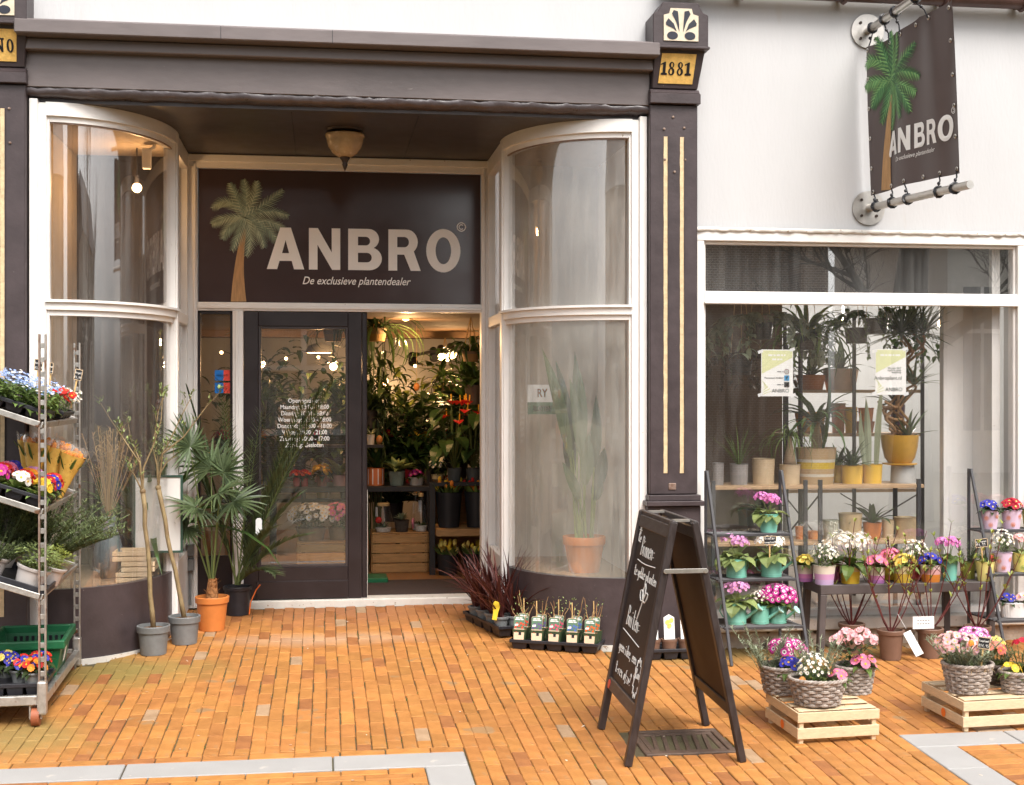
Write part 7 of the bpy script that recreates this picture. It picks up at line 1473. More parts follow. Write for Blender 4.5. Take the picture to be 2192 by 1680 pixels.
# dense plants in the middle distance
for k, (px, py, Y, L, n, w, lf) in enumerate(((ex7(250), ey7(870), 4.3, .45, 34, .09, 'deep'), (ex7(150), ey7(860), 4.4, .55, 34, .08, 'deep'), (ex7(340), ey7(860), 4.5, .4, 40, .05, 'dark'), (ex7(430), ey7(880), 4.2, .4, 30, .09, 'deep'), (ex7(90), ey7(800), 4.6, .7, 30, .06, 'dark'), (ex7(640), ey7(700), 3.9, .6, 36, .12, 'deep'), (ex7(620), ey7(560), 4.4, .6, 34, .10, 'deep'), (ex6(200), ey6(880), 4.2, .5, 30, .06, 'deep'), (ex6(560), ey6(830), 4.2, .45, 30, .08, 'deep'), (ex6(330), ey6(850), 4.4, .5, 26, .05, 'deep'), (ex6(170), ey6(560), 4.6, .5, 30, .05, 'dark'), (ex7(560), ey7(860), 4.0, .4, 34, .08, 'deep'), (ex7(660), ey7(420), 3.4, .35, 20, .08, 'deep'), (ex7(70), ey7(560), 3.9, .4, 20, .05, 'dark'), (ex7(240), ey7(560), 5.6, .5, 24, .05, 'lime'), (ex6(110), ey6(500), 4.0, .35, 20, .06, 'deep'), (ex7(320), ey7(760), 4.8, .4, 24, .06, 'dark'), (ex7(200), ey7(1080), 4.2, .4, 24, .06, 'dark'), (ex6(600), ey6(520), 4.9, .4, 24, .06, 'deep'))):
    p = P(px, py, Y); t = thing('house_plant', 'bushy dark plant deep in the shop, %s' % ['behind the sage pot', 'behind the striped cachepot', 'left of the cream pot', 'behind the cream pot', 'tall one behind the door edge', 'above the right anthurium', 'high on the right wall', 'left behind the door glass', 'right behind the door glass', 'behind the bottles', 'high behind the door glass', 'between the anthuriums', 'upper right by the hanging basket', 'at the left edge under the hanging plant', 'pale one in the middle at the back', 'upper left behind the door glass', 'behind the leaf print pot', 'under the black table', 'upper right behind the door glass'][k], 'potted plant', (p.x, Y, p.z - .2), 0, 'dark house plants inside the shop'); pot(t, .08, .10, .18, mat('dark_glaze', (.05, .04, .035), .3, .2)); g = MB(); rosette(g, (0, 0, .16), n, L, w, (15, 88), .8, .03, .3, 0, 6); [g.leaf(Vector((0, 0, .2)) + Vector((rnd.gauss(0, 1), rnd.gauss(0, .6), abs(rnd.gauss(0, 1)))) * (L * .55), (rnd.uniform(-1, 1), rnd.uniform(-1, .4), rnd.uniform(-.4, .6)), UP, rnd.uniform(.08, .17), rnd.uniform(.04, .08), .6, 4, .25, broad) for q in range(110)]; g.build('foliage', LF[lf], t)
t = thing('plant_rack', 'dark shelving in the depth of the shop carrying plants', 'shelf', (0, 4.3, 0)); part('boards', t, blk, lambda m: [m.box(-1.2, 2.2, 0, .7, z_, z_ + .03) for z_ in (.65, 1.1)], stuff=True); part('uprights', t, blk, lambda m: [m.box(x_, x_ + .04, .0, .04, FZ, 1.2) for x_ in (-1.2, -.2, .7, 2.1)], stuff=True)
# left shelf with face vase and egg; patterned pot; hanging things
zsh = P(800, ey7(770), 3.4).z; t = thing('wall_shelf', 'narrow dark shelf with a face vase and eggs inside the door', 'shelf', (P(700, 900, 3.4).x, 3.4, zsh)); part('board', t, blk, lambda m: m.box(0, P(ex7(145), 900, 3.4).x - P(700, 900, 3.4).x, 0, .25, -.025, 0))
inpot('face_vase', 'small white vase with a painted face on the dark shelf', ex7(52), ex7(97), ey7(712), ey7(768), 3.5, mat('white_glaze', (.66, .60, .52), .3, .05), leafy(7, .1, .02, (50, 85), 'grey'), z=zsh); t = inpot('decorative_egg', 'orange ceramic egg on the dark shelf', ex7(105), ex7(140), ey7(715), ey7(768), 3.5, None, lambda t, h, r: part('egg', t, mat('orange_egg', (.55, .22, .06)), lambda m: m.ball((0, 0, h / 2), r, 14, 10, 0, (1, 1, 1.45)), smooth=True), 'ornament', zsh)
inpot('leaf_print_pot', 'cream pot with green leaf print tilted in the middle of the shop', ex7(255), ex7(375), ey7(625), ey7(715), 4.6, mat('leaf_print_cream', (.62, .55, .38), .5, .1, 9, speck=((.25, .36, .22), 9, .58)), leafy(20, .4, .06, (30, 85)), rb=.75)
p = P(ex7(331), ey7(445), 3.6); t = thing('hanging_egg', 'orange egg hanging on a thread in the shop', 'ornament', p); part('egg', t, mat('orange_egg', (.55, .22, .06)), lambda m: m.ball((0, 0, 0), .028, 12, 8, 0, (1, 1, 1.35)), smooth=True); part('thread', t, stick, lambda m: m.tube([(0, 0, .03), (0, 0, 2.33 - p.z)], .0015, 4))
def hang(px, py, Y, w, label, lf, n=30, L=.4):
    p = P(px, py, Y); t = thing('hanging_basket', label, 'hanging basket', p, 0, 'hanging baskets inside the shop'); pot(t, w * .8, w, w * 1.15, stripes('hanging_jute', [(.46, .27, .10), (.30, .20, .12)], bands=[0, .72], h=w * 1.15)); part('cords', t, stick, lambda m: [m.tube([(w * cos(a), w * sin(a), w * 1.15), (0, 0, 2.33 - p.z)], .004, 4) for a in (.3, 2.4, 4.5)], stuff=True); g = MB(); rosette(g, (0, 0, w * 1.1), n, L, .03, (10, 80), 1.9, .03, .25, 0, 7); g.build('trailing_leaves', LF[lf], t)
hang(ex7(633), ey7(303), 2.55, .075, 'jute hanging basket with trailing leaves at the top right of the doorway', 'deep', 30, .34)
hang(ex7(100), ey7(190), 3.0, .10, 'large hanging plant just inside the door edge at the top', 'dark', 46, .6)
hang(ex7(490), ey7(520), 6.5, .14, 'dark hanging pot in front of the pale posts at the back', 'dark', 26, .4)
hang(ex6(560), ey6(170), 3.2, .09, 'hanging plant with drooping leaves behind the top of the door glass', 'dark', 24, .35)
# tall canes left of the opening, branch at the top
t = thing('bamboo_canes', 'tall thin leafy canes inside behind the door edge', 'potted plant', (P(ex7(95), 1000, 3.9).x, 3.9, FZ)); g = MB(); st = MB()
for k in range(12):
    e = Vector((rnd.uniform(-.12, .12), rnd.uniform(-.1, .1), rnd.uniform(1.7, 2.2))); st.tube([(rnd.uniform(-.05, .05), 0, 0), e], .006, 5, 0, False)
    for q in range(16): g.leaf(Vector((0, 0, .8)).lerp(e, q / 16) + Vector((rnd.uniform(-.05, .05), 0, 0)), (rnd.uniform(-1, 1), rnd.uniform(-1, 1), -.2), UP, .22, .03, .8, 4, .2)
g.build('leaves', LF['dark'], t); st.build('canes', LF['rose'], t)
# track lights
tk = thing('track_lights', 'black ceiling track with lit spot lamps at the back of the shop', 'lamp', (0, 0, 0)); part('track', tk, blackpl, lambda m: m.bar(P(ex7(280), ey7(275), 6.3), P(ex7(480), ey7(235), 5.0), .03, .03))
for px, py, Y, lit in ((475, 275, 5.0, 1), (530, 265, 4.9, 1), (432, 285, 5.4, 0), (312, 310, 6.2, 0)):
    p = P(ex7(px), ey7(py), Y); h = part('spot_head', tk, blackpl, lambda m: m.tube([p + Vector((-.01, .1, .10)), p + Vector((0, 0, .0))], [.035, .055], 14))
    if lit: part('lamp_face', h, warm, lambda m: m.tube([p + Vector((0, -.001, -.001)), p + Vector((0, -.006, -.006))], .048, 14)); bulb_light('spot_light', p + Vector((0, -.12, -.1)), 9)
for k, (px, py, Y) in enumerate(((ex7(270), ey7(50), 3.0), (ex7(152), ey7(412), 7.0), (ex7(144), ey7(432), 6.8), (ex6(140), ey6(300), 5.0), (ex6(560), ey6(315), 5.2), (ex6(440), ey6(395), 7.5))):
    p = P(px, py, Y); t = thing('shop_bulb', 'glowing round bulb in the shop, %s' % ['at the top of the doorway', 'upper of the pair at the back left', 'lower of the pair at the back left', 'left behind the door glass', 'right behind the door glass', 'small one far behind the door glass'][k], 'lamp', p, 0, 'glowing bulbs in the shop'); part('bulb', t, warm, lambda m: m.ball((0, 0, 0), .04, 12, 8), smooth=True); part('cord', t, blackpl, lambda m: m.tube([(0, 0, .04), (0, 0, 2.33 - p.z)], .004, 4)); bulb_light('bulb_light', p + Vector((0, -.08, -.22 if k == 0 else -.03)), (16 if k == 0 else 3))
pl2 = P(ex6(478), ey6(235), 3.6); t = thing('pendant_lamp', 'flat lit pendant lamp at the top of the door glass', 'lamp', pl2); part('shade', t, palew, lambda m: m.lathe([(.12, 0), (.125, .01), (.10, .06), (.02, .09)], 24), smooth=True); part('diffuser', t, warm, lambda m: m.lathe([(.11, -.002), (.001, -.003)], 24)); bulb_light('pendant_light', pl2 + Vector((0, 0, -.08)), 6)
# frames on the back wall
for k, (a, b_, c_, d_) in enumerate(((430, 465, 500, 590), (480, 525, 480, 585), (545, 592, 483, 580), (375, 415, 500, 590), (95, 150, 405, 485))):
    p = P(ex7(a), ey7(d_), 7.3 if k < 4 else 8.5); q = P(ex7(b_), ey7(c_), 7.3 if k < 4 else 8.5); t = thing('picture_frame', 'black framed picture on the posts at the back of the shop, %s' % ['left', 'middle', 'right', 'beside the dark doorway', 'far left'][k], 'picture', p, 0, 'framed pictures at the back of the shop'); w, h = q.x - p.x, q.z - p.z
    part('frame', t, blk, lambda m: m.box(0, w, 0, .02, 0, h)); part('print', t, mat('botanical_print', (.55, .46, .30), .6, .15, 8, speck=((.12, .15, .07), 7, .55)), lambda m: m.box(.02, w - .02, -.004, -.001, .02, h - .02))

# ------------------------------------------------------------------ annex room and window display
part('room_floor', annex, mat('grey_floor', (.36, .33, .30), .6, .1), lambda m: m.box(2.42, 7.3, .13, 4.2, .0, .12)); part('room_ceiling', annex, palew, lambda m: m.box(2.42, 7.3, .13, 4.2, 2.95, 3.0)); part('room_wall', annex, mat('light_room_wall', (.62, .65, .68), .8, .06, 2), lambda m: m.box(2.42, 7.3, 4.2, 4.25, 0, 3.0)); part('room_wall', annex, brownw, lambda m: m.box(2.40, 2.44, .31, 4.2, .0, 3.0)); part('room_wall', annex, palew, lambda m: m.box(7.3, 7.35, .13, 4.2, 0, 3.0))
part('added_dark_partition', annex, mat('added_partition_brown', (.15, .105, .075), .8, .2, 2), lambda m: m.box(2.44, 3.75, 1.95, 2.0, .12, 2.95))  # added dark ground behind the glass, so the brick reflection shows
part('upper_backing', annex, mat('dark_backing', (.03, .028, .028), .6, .2), lambda m: m.box(2.46, 4.80, .16, .18, 2.34, 2.9))
part('window_reveal', annex, white, lambda m: (m.box(4.40, 4.62, .40, .46, .12, 2.9), m.box(4.62, 4.68, .12, .46, .12, 2.95), m.box(2.44, 2.46, .12, .3, .1, 2.9)))
def gx8(z): return 1471 + z * .3343
def gy8(z): return 615 + z * .3343
SY = .55; zS = P(1750, gy8(1268), SY - .18).z
sh = thing('window_shelf', 'wood and black metal shelving unit behind the shop window', 'shelf', (0, 0, 0)); wsh = mat('oak_shelf', (.46, .30, .17), .5, .2, 5, stretch=(1, 6, 6)); xa, xb = P(gx8(160), 1040, SY - .18).x, P(gx8(1515), 1040, SY - .18).x
part('shelf_board', sh, wsh, lambda m: m.box(xa, xb, SY - .18, SY + .22, zS - .025, zS), bevel=.003); zl_ = P(1750, gy8(1628), SY - .18).z; part('shelf_board', sh, wsh, lambda m: m.box(xa, xb, SY - .18, SY + .22, zl_ - .025, zl_), bevel=.003)
for zx in (165, 755, 850, 1480):
    x = P(gx8(zx), 1040, SY - .18).x
    for y in (SY - .19, SY + .2): part('upright', sh, anth, lambda m: m.box(x - .014, x + .014, y, y + .025, .12, zS + (.04 if y < SY else 1.0)), bevel=.002)
for za, zb in ((610, 850), (980, 1480)): part('cross_brace', sh, anth, lambda m: m.bar(P(gx8(za), gy8(1320), SY + .2), P(gx8(zb), gy8(1620), SY + .2), .02, .006)); part('cross_brace', sh, anth, lambda m: m.bar(P(gx8(zb), gy8(1320), SY + .215), P(gx8(za), gy8(1620), SY + .215), .02, .006))
SB = 1.3
sh2 = thing('back_shelf', 'tiered dark metal shelves deeper in the window room', 'shelf', (0, 0, 0)); z1, z2 = P(1750, gy8(935), SB).z, P(1750, gy8(655), SB).z; xc_, xd = P(gx8(620), 900, SB).x, P(gx8(1500), 900, SB).x
for z_ in (z1, z2, zS - .1): part('shelf_board', sh2, wsh, lambda m: m.box(xc_, xd, SB, SB + .3, z_ - .025, z_))
for x in (xc_, (xc_ + xd) / 2, xd): part('upright', sh2, anth, lambda m: m.box(x - .012, x + .012, SB - .02, SB, .12, z2 + .6))
GW = 'pots on the window shelf'
def wpot(z0, z1_, zt_, zb_, mt, label, fn_, Y=SY, z=None, rb=.9, name='window_pot', cat='potted plant'):
    return inpot(name, label, gx8(z0), gx8(z1_), gy8(zt_), gy8(zb_), Y, mt, fn_, cat, zS if z is None else z, rb, GW)
ribg = mat('grey_ribbed_glaze', (.30, .28, .27), .5, .2, 40, stretch=(1, 1, .05)); tan = mat('tan_glaze', (.55, .42, .27), .5, .12, 6); yel = mat('yellow_glaze', (.72, .45, .06), .4, .1, 6); must = mat('mustard_glaze', (.50, .27, .025), .3, .25, 5); must2 = mat('grey_stone', (.42, .42, .41), .7, .1)
none = lambda t, h, r: None
spiky = lambda n, L, w=.02, lf='rose', e=(20, 88): (lambda t, h, r: [rosette(g_, (0, 0, h * .9), n, L, w, e, .5, .01, .3, 0, 5, sword) or g_.build('foliage', LF[lf], t) for g_ in [MB()]])
wpot(160, 232, 1140, 1280, ribg, 'grey ribbed pot at the left end of the window shelf', none)
wpot(272, 386, 1148, 1280, ribg, 'grey ribbed pot with wispy grass on the window shelf', spiky(30, .34, .008, 'mid', (45, 88)))
wpot(415, 556, 1113, 1278, tan, 'large tan cylinder pot on the window shelf', none)
wpot(590, 720, 1145, 1272, tan, 'tan pot with a ponytail palm on the window shelf', lambda t, h, r: (part('bulb_stem', t, mat('pony_bark', (.34, .24, .15), .8, .2), lambda m: m.lathe([(.05, h * .9), (.04, h + .05), (.02, h + .14), (.015, h + .2)], 12), smooth=True), [rosette(g_, (0, 0, h + .2), 44, .34, .012, (-10, 88), 1.9, .01, .3, 0, 6, sword) or g_.build('foliage', LF['mid'], t) for g_ in [MB()]]))
straw = stripes('straw_basket_bands', [(.55, .38, .20), (.74, .68, .56), (.55, .38, .2), (.76, .52, .04), (.72, .66, .55), (.52, .35, .18)], bands=[0, .2, .28, .42, .60, .68], h=.26)
def yucca(t, h, r):
    part('trunk', t, bark, lambda m: m.tube([(0, 0, h * .85), (.005, 0, h + .14), (0, 0, h + .2)], [.034, .03, .032], 12), smooth=True); g = MB(); rosette(g, (0, 0, h + .18), 34, .36, .045, (-5, 88), .9, .02, .35, 0, 6, sword); g.leaf((-.08, 0, h * .9), (-.2, -.1, 1), (0, -1, 0), .75, .06, .2, 6, .3, sword); g.build('foliage', LF['deep'], t); part('paper_tag', t, stick, lambda m: m.prism([(0, 0), (.07, 0), (.07, .09), (0, .09)], (.05, -.09, h), (.95, 0, -.2), (.3, 0, .95), (0, 1, 0), .002))
wpot(698, 945, 1040, 1270, straw, 'banded straw basket with a yucca in the middle of the window shelf', yucca, SY + .02, None, .84)
wpot(935, 990, 1155, 1268, yel, 'yellow pot half behind the other yellow pots on the window shelf', spiky(20, .2, .03, 'deep'), SY + .1)
wpot(988, 1120, 1155, 1270, yel, 'yellow cylinder pot with an aloe on the window shelf', spiky(26, .22, .03, 'deep'))
def snake(t, h, r):
    g = MB()
    for dx, L, tw_ in ((-.03, .62, .5), (.02, .50, -.6), (.05, .42, .8)): g.leaf((dx, 0, h * .85), (dx * 2.0, -.05, 1), (0, -1, 0), L, .05, .1, 8, .3, lambda t_: min(1, .6 + t_) * (1 - t_ ** 4) + .03, 0, tw_)
    g.build('sword_leaves', LF['grey'], t)
wpot(1120, 1243, 1148, 1270, yel, 'golden pot with a snake plant on the window shelf', snake)
t = wpot(1308, 1447, 1140, 1265, must2, 'grey stone pedestal under the mustard pot', none, name='stone_pedestal', cat='pedestal', rb=1.05)
zp = P(1850, gy8(1140), SY).z; a = P(gx8(1358), gy8(1140), SY); W = P(gx8(1468), 900, SY).x - P(gx8(1243), 900, SY).x
t = thing('mustard_pot', 'big glossy mustard pot with twisted stems and spiky crown on a grey pedestal', 'potted plant', (a.x, SY, zp)); Hm = P(1850, gy8(945), SY).z - zp
part('saucer', t, must, lambda m: m.lathe([(.08, 0), (W * .46, .008), (W * .46, .016), (.08, .016)], 30), smooth=True, auto=40); part('pot', t, must, lambda m: m.lathe([(W * .30, .016), (W * .40, Hm * .25), (W * .47, Hm * .6), (W * .5, Hm * .95), (W * .5, Hm), (W * .47, Hm), (W * .45, Hm * .9), (.001, Hm * .88)], 36), smooth=True, auto=50)
st = MB(); g = MB()
for k in range(7):
    pts = [Vector((rnd.uniform(-.08, .08), rnd.uniform(-.05, .05), Hm * .9))]; ph = rnd.uniform(0, 6)
    for i in range(1, 22): z_ = Hm * .9 + .036 * i * (1 if k < 4 else .35); pts.append(Vector((pts[0].x * 1.2 + .05 * sin(i * .75 + ph) + .012 * i * (1 if k < 4 else -.8) * .6, pts[0].y + .03 * cos(i * .8 + ph), z_ + .02 * sin(i * .9))))
    st.tube(pts, .010, 6, 0, False)
    if k < 4: rosette(g, pts[-1], 34, .33, .022, (-20, 88), .25, .01, .3, 0, 5, sword); rosette(g, pts[11], 12, .25, .02, (10, 70), .3, .01, .3, 0, 5, sword)
rosette(g, (.06, 0, Hm * .9), 14, .28, .03, (20, 70), .3, .01, .3, 0, 5, sword); st.build('twisted_stems', mat('twisted_wood', (.30, .17, .08), .7, .3), t); g.build('spiky_leaves', LF['palm'], t)
# deeper shelves: terracotta pots
for k, (z0, z1_, zt_, zb_, mt, zz, lb) in enumerate(((700, 880, 560, 655, terra, z2, 'terracotta pot high on the back shelf'), (870, 1090, 520, 655, mat('pale_peach', (.62, .42, .30), .6, .1), z2, 'pale peach planter high on the back shelf'), (920, 1010, 745, 935, mat('old_terracotta', (.42, .18, .09), .7, .2), z1, 'old terracotta pot on the lower back shelf'), (1005, 1085, 770, 935, yel, z1, 'tall yellow pot on the lower back shelf'), (1095, 1190, 755, 850, terra, z1 + .08, 'upper of two stacked terracotta pots on the back shelf'), (1075, 1195, 862, 935, mat('old_terracotta', (.42, .18, .09)), z1, 'lower of two stacked terracotta pots on the back shelf'), (1300, 1390, 755, 935, mat('plum_glaze', (.13, .08, .13), .4, .1), z1, 'plum coloured pot on the back shelf'), (690, 880, 800, 935, mat('amber_pot', (.55, .24, .03), .4, .1), z1, 'amber pot behind the yucca on the back shelf'))): inpot('shelf_pot', lb, gx8(z0), gx8(z1_), gy8(zt_), gy8(zb_), SB + .12, mt, leafy(16, .28, .05, (30, 85), 'deep') if k in (0, 1, 6) else none, 'pot', zz, .78, 'pots on the back shelves')
for k, (z0, z1_, zt_, zb_, mt, lb) in enumerate(((868, 965, 1485, 1605, mat('face_pot_glaze', (.40, .40, .32), .5, .1), 'grey green pot with a moulded face on the lower window shelf'), (970, 1115, 1445, 1605, mat('brass_glaze', (.60, .45, .26), .3, .1, metal=.3), 'brass coloured pot on the lower window shelf'), (690, 755, 1530, 1610, terra, 'small orange pot on the lower window shelf, left'), (770, 840, 1560, 1610, mat('orange_egg', (.55, .22, .06)), 'round orange bowl on the lower window shelf'), (1125, 1240, 1500, 1600, terra, 'orange bowl planter on the lower window shelf, right'), (1325, 1465, 1480, 1610, mat('brass_glaze', (.60, .45, .26)), 'wide brass pot at the right end of the lower window shelf'), (1245, 1320, 1490, 1605, tan, 'tan pot beside the wide brass pot'), (380, 560, 1420, 1610, mat('dark_jug', (.06, .05, .045), .4, .2), 'dark jug at the left of the lower window shelf'))):
    t = inpot('lower_shelf_pot', lb, gx8(z0), gx8(z1_), gy8(zt_), gy8(zb_), SY, mt, leafy(14, .22, .05, (30, 85), 'deep') if k in (4, 7) else none, 'pot', zl_, .85, 'pots on the lower window shelf')
    if k == 0:
        r_ = .5 * (P(gx8(965), 900, SY).x - P(gx8(868), 900, SY).x); part('face_relief', t, mat('face_relief', (.58, .57, .48), .5, .1), lambda m: (m.tube([(r_ * cos(q_) * .98, r_ * sin(q_) * .98, zz) for q_, zz in ((-1.57, .125), (-1.5, .09), (-1.57, .06), (-1.7, .055))], .006, 5), m.tube([(r_ * cos(-1.9 + .13 * cos(s)), r_ * sin(-1.9 + .13 * cos(s)), .115 + .014 * sin(s)) for s in [2 * pi * j / 10 for j in range(11)]], .005, 5), m.tube([(r_ * cos(-1.2 + .13 * cos(s)), r_ * sin(-1.2 + .13 * cos(s)), .115 + .006 * sin(s)) for s in [2 * pi * j / 10 for j in range(11)]], .005, 5), m.tube([(r_ * cos(q_), r_ * sin(q_), .032) for q_ in (-1.75, -1.57, -1.4)], .007, 5))); t.rotation_euler.z = 0
# hanging and trailing plants in the window
def trail(px, py, Y, label, n, L, lf, w=.035, droop=1.4):
    p = P(px, py, Y); t = thing('trailing_plant', label, 'hanging plant', p, 0, 'hanging plants in the shop window'); pot(t, .075, .09, .12, mat('dark_glaze', (.05, .04, .035), .3, .2)); part('cords', t, stick, lambda m: [m.tube([(.085 * cos(a_), .085 * sin(a_), .12), (0, 0, 2.95 - p.z)], .0025, 4) for a_ in (.3, 2.4, 4.5)], stuff=True)
    g = MB(); v = MB()
    for k in range(n):
        a_ = rnd.uniform(0, 6.28); q = Vector((cos(a_) * .07, sin(a_) * .07, .13)); d = Vector((cos(a_) * .7, sin(a_) * .5, .7)); pts = [q]
        for i in range(10): d = (d + Vector((0, 0, -.22 * droop))).normalized(); q = q + d * (L / 10) * rnd.uniform(.8, 1.2); pts.append(q)
        v.tube(pts, .002, 4, 0, False)
        for i in range(1, 11):
            for s_ in (-1, 1): g.leaf(pts[i], (rnd.uniform(-1, 1), rnd.uniform(-1, .3), rnd.uniform(-.8, .2)), UP, w * 1.6, w, .6, 4, .2, broad)
    v.build('vines', stemm, t); g.build('leaves', LF[lf], t)
trail(gx8(470), gy8(330), .75, 'trailing plant with rounded grey leaves hanging at the left of the shop window', 16, .55, 'grey', .05)
p = P(gx8(760), gy8(400), .7); t = thing('spider_plant', 'arching strap leaved plant hanging in the middle of the shop window', 'hanging plant', p); pot(t, .08, .10, .12, mat('dark_glaze', (.05, .04, .035), .3, .2)); part('cords', t, stick, lambda m: [m.tube([(.095 * cos(a_), .095 * sin(a_), .12), (0, 0, 2.95 - p.z)], .0025, 4) for a_ in (.3, 2.4, 4.5)], stuff=True); g = MB(); rosette(g, (0, 0, .11), 54, .48, .035, (0, 85), 1.7, .03, .35, 0, 7, sword); g.build('foliage', LF['mid'], t)
trail(gx8(1080), gy8(360), 1.1, 'feathery asparagus fern hanging right of the spider plant', 26, .6, 'mid', .02)
trail(gx8(1210), gy8(300), .95, 'dark trailing plant above the right poster', 14, .6, 'deep', .04)
trail(gx8(340), gy8(560), 1.2, 'reddish trailing plant low at the left of the shop window', 14, .5, 'choc', .04)
for k, (px, py) in enumerate(((gx8(995), gy8(195)), (gx8(1620), gy8(232)))):
    p = P(px, py, 2.6); t = thing('ceiling_spot', 'small glowing spot in the window room, %s' % ('left' if k == 0 else 'right'), 'lamp', p, 0, 'spots in the window room'); part('lamp_face', t, warmd, lambda m: m.ball((0, 0, 0), .03, 10, 6)); part('stem', t, palew, lambda m: m.tube([(0, 0, .03), (0, 0, 2.95 - p.z)], .01, 6)); bulb_light('spot_light', p + Vector((0, -.06, -.05)), 30, (1, .92, .82))

# flower pots along the rack boards and a string of little bulbs
rr_ = random.Random(21); ci = 0
for zz, xs_ in ((.68, (-.75, -.5, -.25, 0, .25, .5, .75, 1.0, 1.25, 1.5)), (1.13, (-.9, -.6, -.3, .0, .3, .62, .95, 1.3, 1.6, 1.9))):
    for k, x_ in enumerate(xs_):
        cl = ('red', 'yel', 'white', 'rosep', 'oran', 'lem', 'crim', 'pal', 'red', 'yel')[(k + ci) % 10]; cn = dict(red='red', yel='yellow', white='white', rosep='rose', oran='orange', lem='pale yellow', crim='crimson', pal='pale pink')[cl]
        t = thing('rack_flower_pot', 'pot of %s flowers on the %s board of the rack, %s from the left' % (cn, 'lower' if zz < 1 else 'upper', ('first', 'second', 'third', 'fourth', 'fifth', 'sixth', 'seventh', 'eighth', 'ninth', 'tenth')[k]), 'potted plant', (x_ + rr_.uniform(-.04, .04), 4.42, zz), 0, 'flower pots on the rack inside the shop')
        pot(t, .05, .07, .11, (terra, yel, tan, must2, redpot)[(k * 2 + ci) % 5]); add_primula(t, .11, .12, cl, 13, .03, 'deep')
    ci += 3
fl_ = thing('string_lights', 'string of small glowing bulbs hanging across the shop', 'lamp', (0, 0, 0)); pts = [Vector((-1.0 + .16 * i, 5.0 - .02 * i, 2.12 - .16 * sin(i * .62) ** 2)) for i in range(20)]
part('cable', fl_, blackpl, lambda m: m.tube(pts, .003, 4))
for q in pts[::2]: part('bulb', fl_, warm, lambda m: m.ball(q - Vector((0, 0, .02)), .016, 8, 6))
# ------------------------------------------------------------------ the other side of the street, seen in the window panes
brickw = mat('brown_brick_wall', (.20, .125, .08), .8, .25, 4, bump=.3)
def brickify(m):
    nt = m.node_tree; N = nt.nodes; L = nt.links; b = N['Principled BSDF']; tc = N.new('ShaderNodeTexCoord'); mp = N.new('ShaderNodeMapping'); mp.inputs['Rotation'].default_value = (R(90), 0, 0); L.new(tc.outputs['Object'], mp.inputs['Vector'])
    t = N.new('ShaderNodeTexBrick'); t.inputs['Scale'].default_value = 4.5; t.inputs['Color1'].default_value = (.24, .15, .095, 1); t.inputs['Color2'].default_value = (.17, .10, .065, 1); t.inputs['Mortar'].default_value = (.42, .36, .3, 1); t.inputs['Mortar Size'].default_value = .025; L.new(mp.outputs[0], t.inputs['Vector']); L.new(t.outputs['Color'], b.inputs['Base Color'])
brickify(brickw)
YS = -21.0; gs = gz(YS)
roofm = mat('slate_roof', (.07, .07, .08), .6, .2)
ch = thing('brick_church', 'brown brick church across the street mirrored in the shop window', 'building', (0, YS, gs))
part('wall', ch, brickw, lambda m: (m.box(7.2, 11.3, -8, 0, 0, 11))); part('buttress', ch, brickw, lambda m: m.box(8.2, 8.9, 0, .9, 0, 8)); part('buttress', ch, brickw, lambda m: m.box(10.7, 11.35, .01, .8, 0, 7)); part('roof', ch, roofm, lambda m: m.prism([(-8, 11), (.3, 11), (-4, 15)], (7.2, 0, 0), (0, 1, 0), (0, 0, 1), (1, 0, 0), 4.1))
part('tall_window', ch, mat('leaded_dark', (.05, .055, .06), .25, .3), lambda m: m.box(7.3, 8.1, -.02, .03, 2, 8))
hs_ = thing('brick_house', 'brick house with white cross windows across the street mirrored in the door', 'building', (0, YS, gs))
part('wall', hs_, brickw, lambda m: (m.box(-5.2, -1.9, -6, 0, 0, 6.5), m.box(1.0, 2.8, -6, 0, 0, 6.5), m.box(-1.9, 1.0, -6, 0, 0, .85), m.box(-1.9, 1.0, -6, 0, 3.9, 6.5)))
curt = mat('grey_curtain', (.42, .37, .31), .8, .25, 30, stretch=(1, 1, .02))
def win(o, x0, x1, z0, z1, xc, zc):
    f = part('window_frame', o, palew, lambda m: (m.box(x0, x1, -.1, .04, z0, z0 + .14), m.box(x0, x1, -.1, .03, z1 - .1, z1), m.box(x0, x0 + .1, -.1, .03, z0 + .14, z1 - .1), m.box(x1 - .1, x1, -.1, .03, z0 + .14, z1 - .1), m.box(xc - .07, xc + .07, -.1, .02, z0 + .14, z1 - .1), m.box(x0 + .1, xc - .07, -.1, .02, zc - .06, zc + .06), m.box(xc + .07, x1 - .1, -.1, .02, zc - .06, zc + .06)))
    part('curtain', f, curt, lambda m: m.box(x0, x1, -.3, -.25, z0, z1))
win(hs_, -1.9, 1.0, .85, 3.9, -.45, 2.5)
for x in (-4.6,): win(hs_, x, x + 1.5, 1.2, 3.6, x + .75, 2.8)
for x in (-4.6, -2.2, .6): part('upper_window', hs_, curt, lambda m: m.box(x, x + 1.3, -.02, .02, 4.6, 6.2))
part('roof', hs_, roofm, lambda m: m.prism([(-6.2, 6.5), (.3, 6.5), (-3, 8.6)], (-5.3, 0, 0), (0, 1, 0), (0, 0, 1), (1, 0, 0), 8.2))
wh = thing('pale_house', 'pale rendered house with tall windows across the street mirrored in the shop window', 'building', (0, YS, gs)); part('wall', wh, mat('pale_render', (.62, .58, .52), .8, .08), lambda m: m.box(14.6, 26, -7, 0, 0, 6))
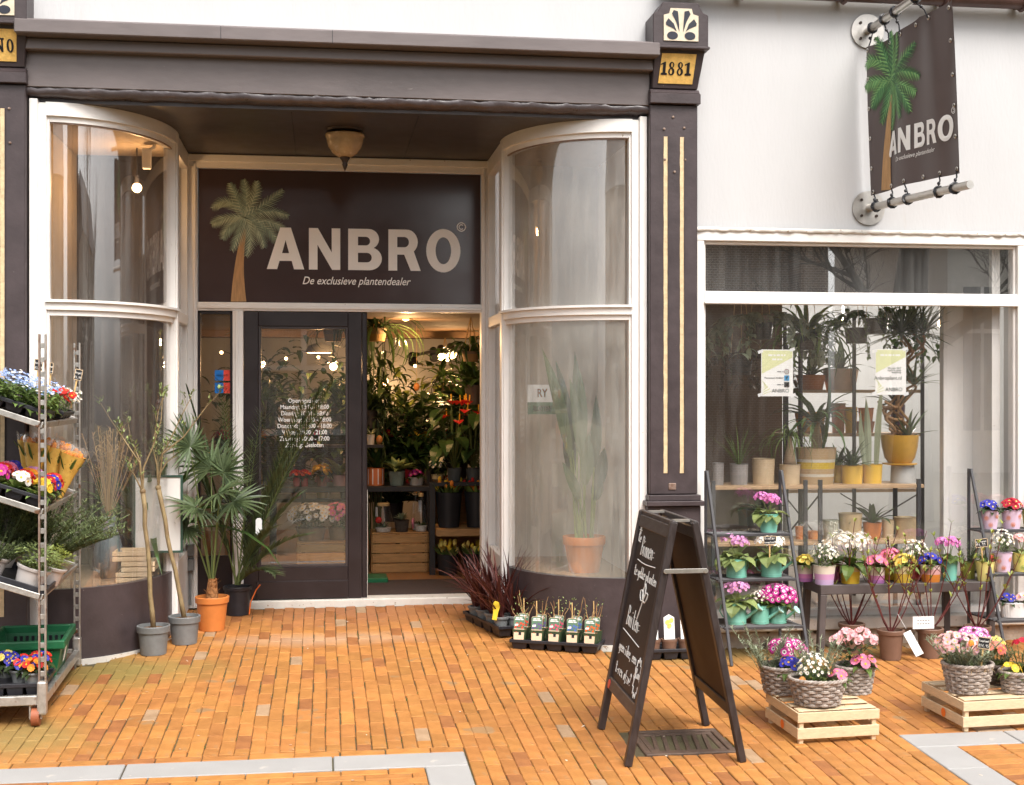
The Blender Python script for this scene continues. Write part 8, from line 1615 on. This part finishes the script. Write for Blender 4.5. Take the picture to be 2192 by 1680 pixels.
for x in (15.0, 16.6, 18.2, 20.2, 22.2): f_ = part('window', wh, mat('house_glass', (.06, .065, .07), .1, .2), lambda m: m.box(x, x + .9, -.02, .03, 1.0, 4.4)); part('window_bar', f_, palew, lambda m: (m.box(x + .41, x + .49, .03, .06, 1.0, 4.4), m.box(x, x + .9, .031, .058, 3.3, 3.4)))
part('roof', wh, roofm, lambda m: m.prism([(-7.2, 6), (.3, 6), (-3.4, 8)], (14.5, 0, 0), (0, 1, 0), (0, 0, 1), (1, 0, 0), 11.6))
# bare street tree
tre = thing('bare_street_tree', 'bare street tree mirrored in the upper pane of the shop window', 'tree', (8.7, -10.2, gz(-10.2))); tbk = mat('tree_bark', (.075, .06, .045), .85, .4, 8, bump=.6, bscale=20, stretch=(1, 1, .3)); tr_r = random.Random(5)
part('trunk', tre, tbk, lambda m: m.tube([(0, 0, 0), (.03, 0, 1.2), (-.03, 0, 2.4), (0, 0, 3.4), (.1, 0, 4.4)], [.34, .27, .25, .25, .2], 12), smooth=True)
br = MB()
def limb(p, d, L, r, dep):
    pts = [p]; n = 6
    for i in range(n): d = (d + Vector((tr_r.uniform(-.28, .28), tr_r.uniform(-.28, .28), tr_r.uniform(-.15, .22)))).normalized(); pts.append(pts[-1] + d * L / n)
    br.tube(pts, [r * (1 - .7 * i / n) for i in range(n + 1)], 6 if dep < 2 else 4, 0, False)
    if dep < 4:
        for i in range(2, n + 1):
            for q in range(1 if dep < 1 else 2):
                e = (d + Vector((tr_r.uniform(-1, 1), tr_r.uniform(-.8, .8), tr_r.uniform(-.35, .8)))).normalized(); limb(pts[i], e, L * tr_r.uniform(.45, .65), r * .45 * (1 - .5 * i / n), dep + 1) if dep < 3 or i % 2 else None
limb(Vector((0, 0, 2.6)), Vector((-.9, .2, .25)), 2.6, .11, 0); limb(Vector((0, 0, 2.4)), Vector((.95, .1, .35)), 2.8, .14, 0); limb(Vector((.05, 0, 4.0)), Vector((-.5, .1, .8)), 3, .12, 0); limb(Vector((.1, 0, 4.3)), Vector((.5, -.1, .8)), 3, .12, 0); limb(Vector((0, 0, 3.2)), Vector((-.9, -.2, .05)), 2.4, .09, 1)
br.build('branches', tbk, tre)
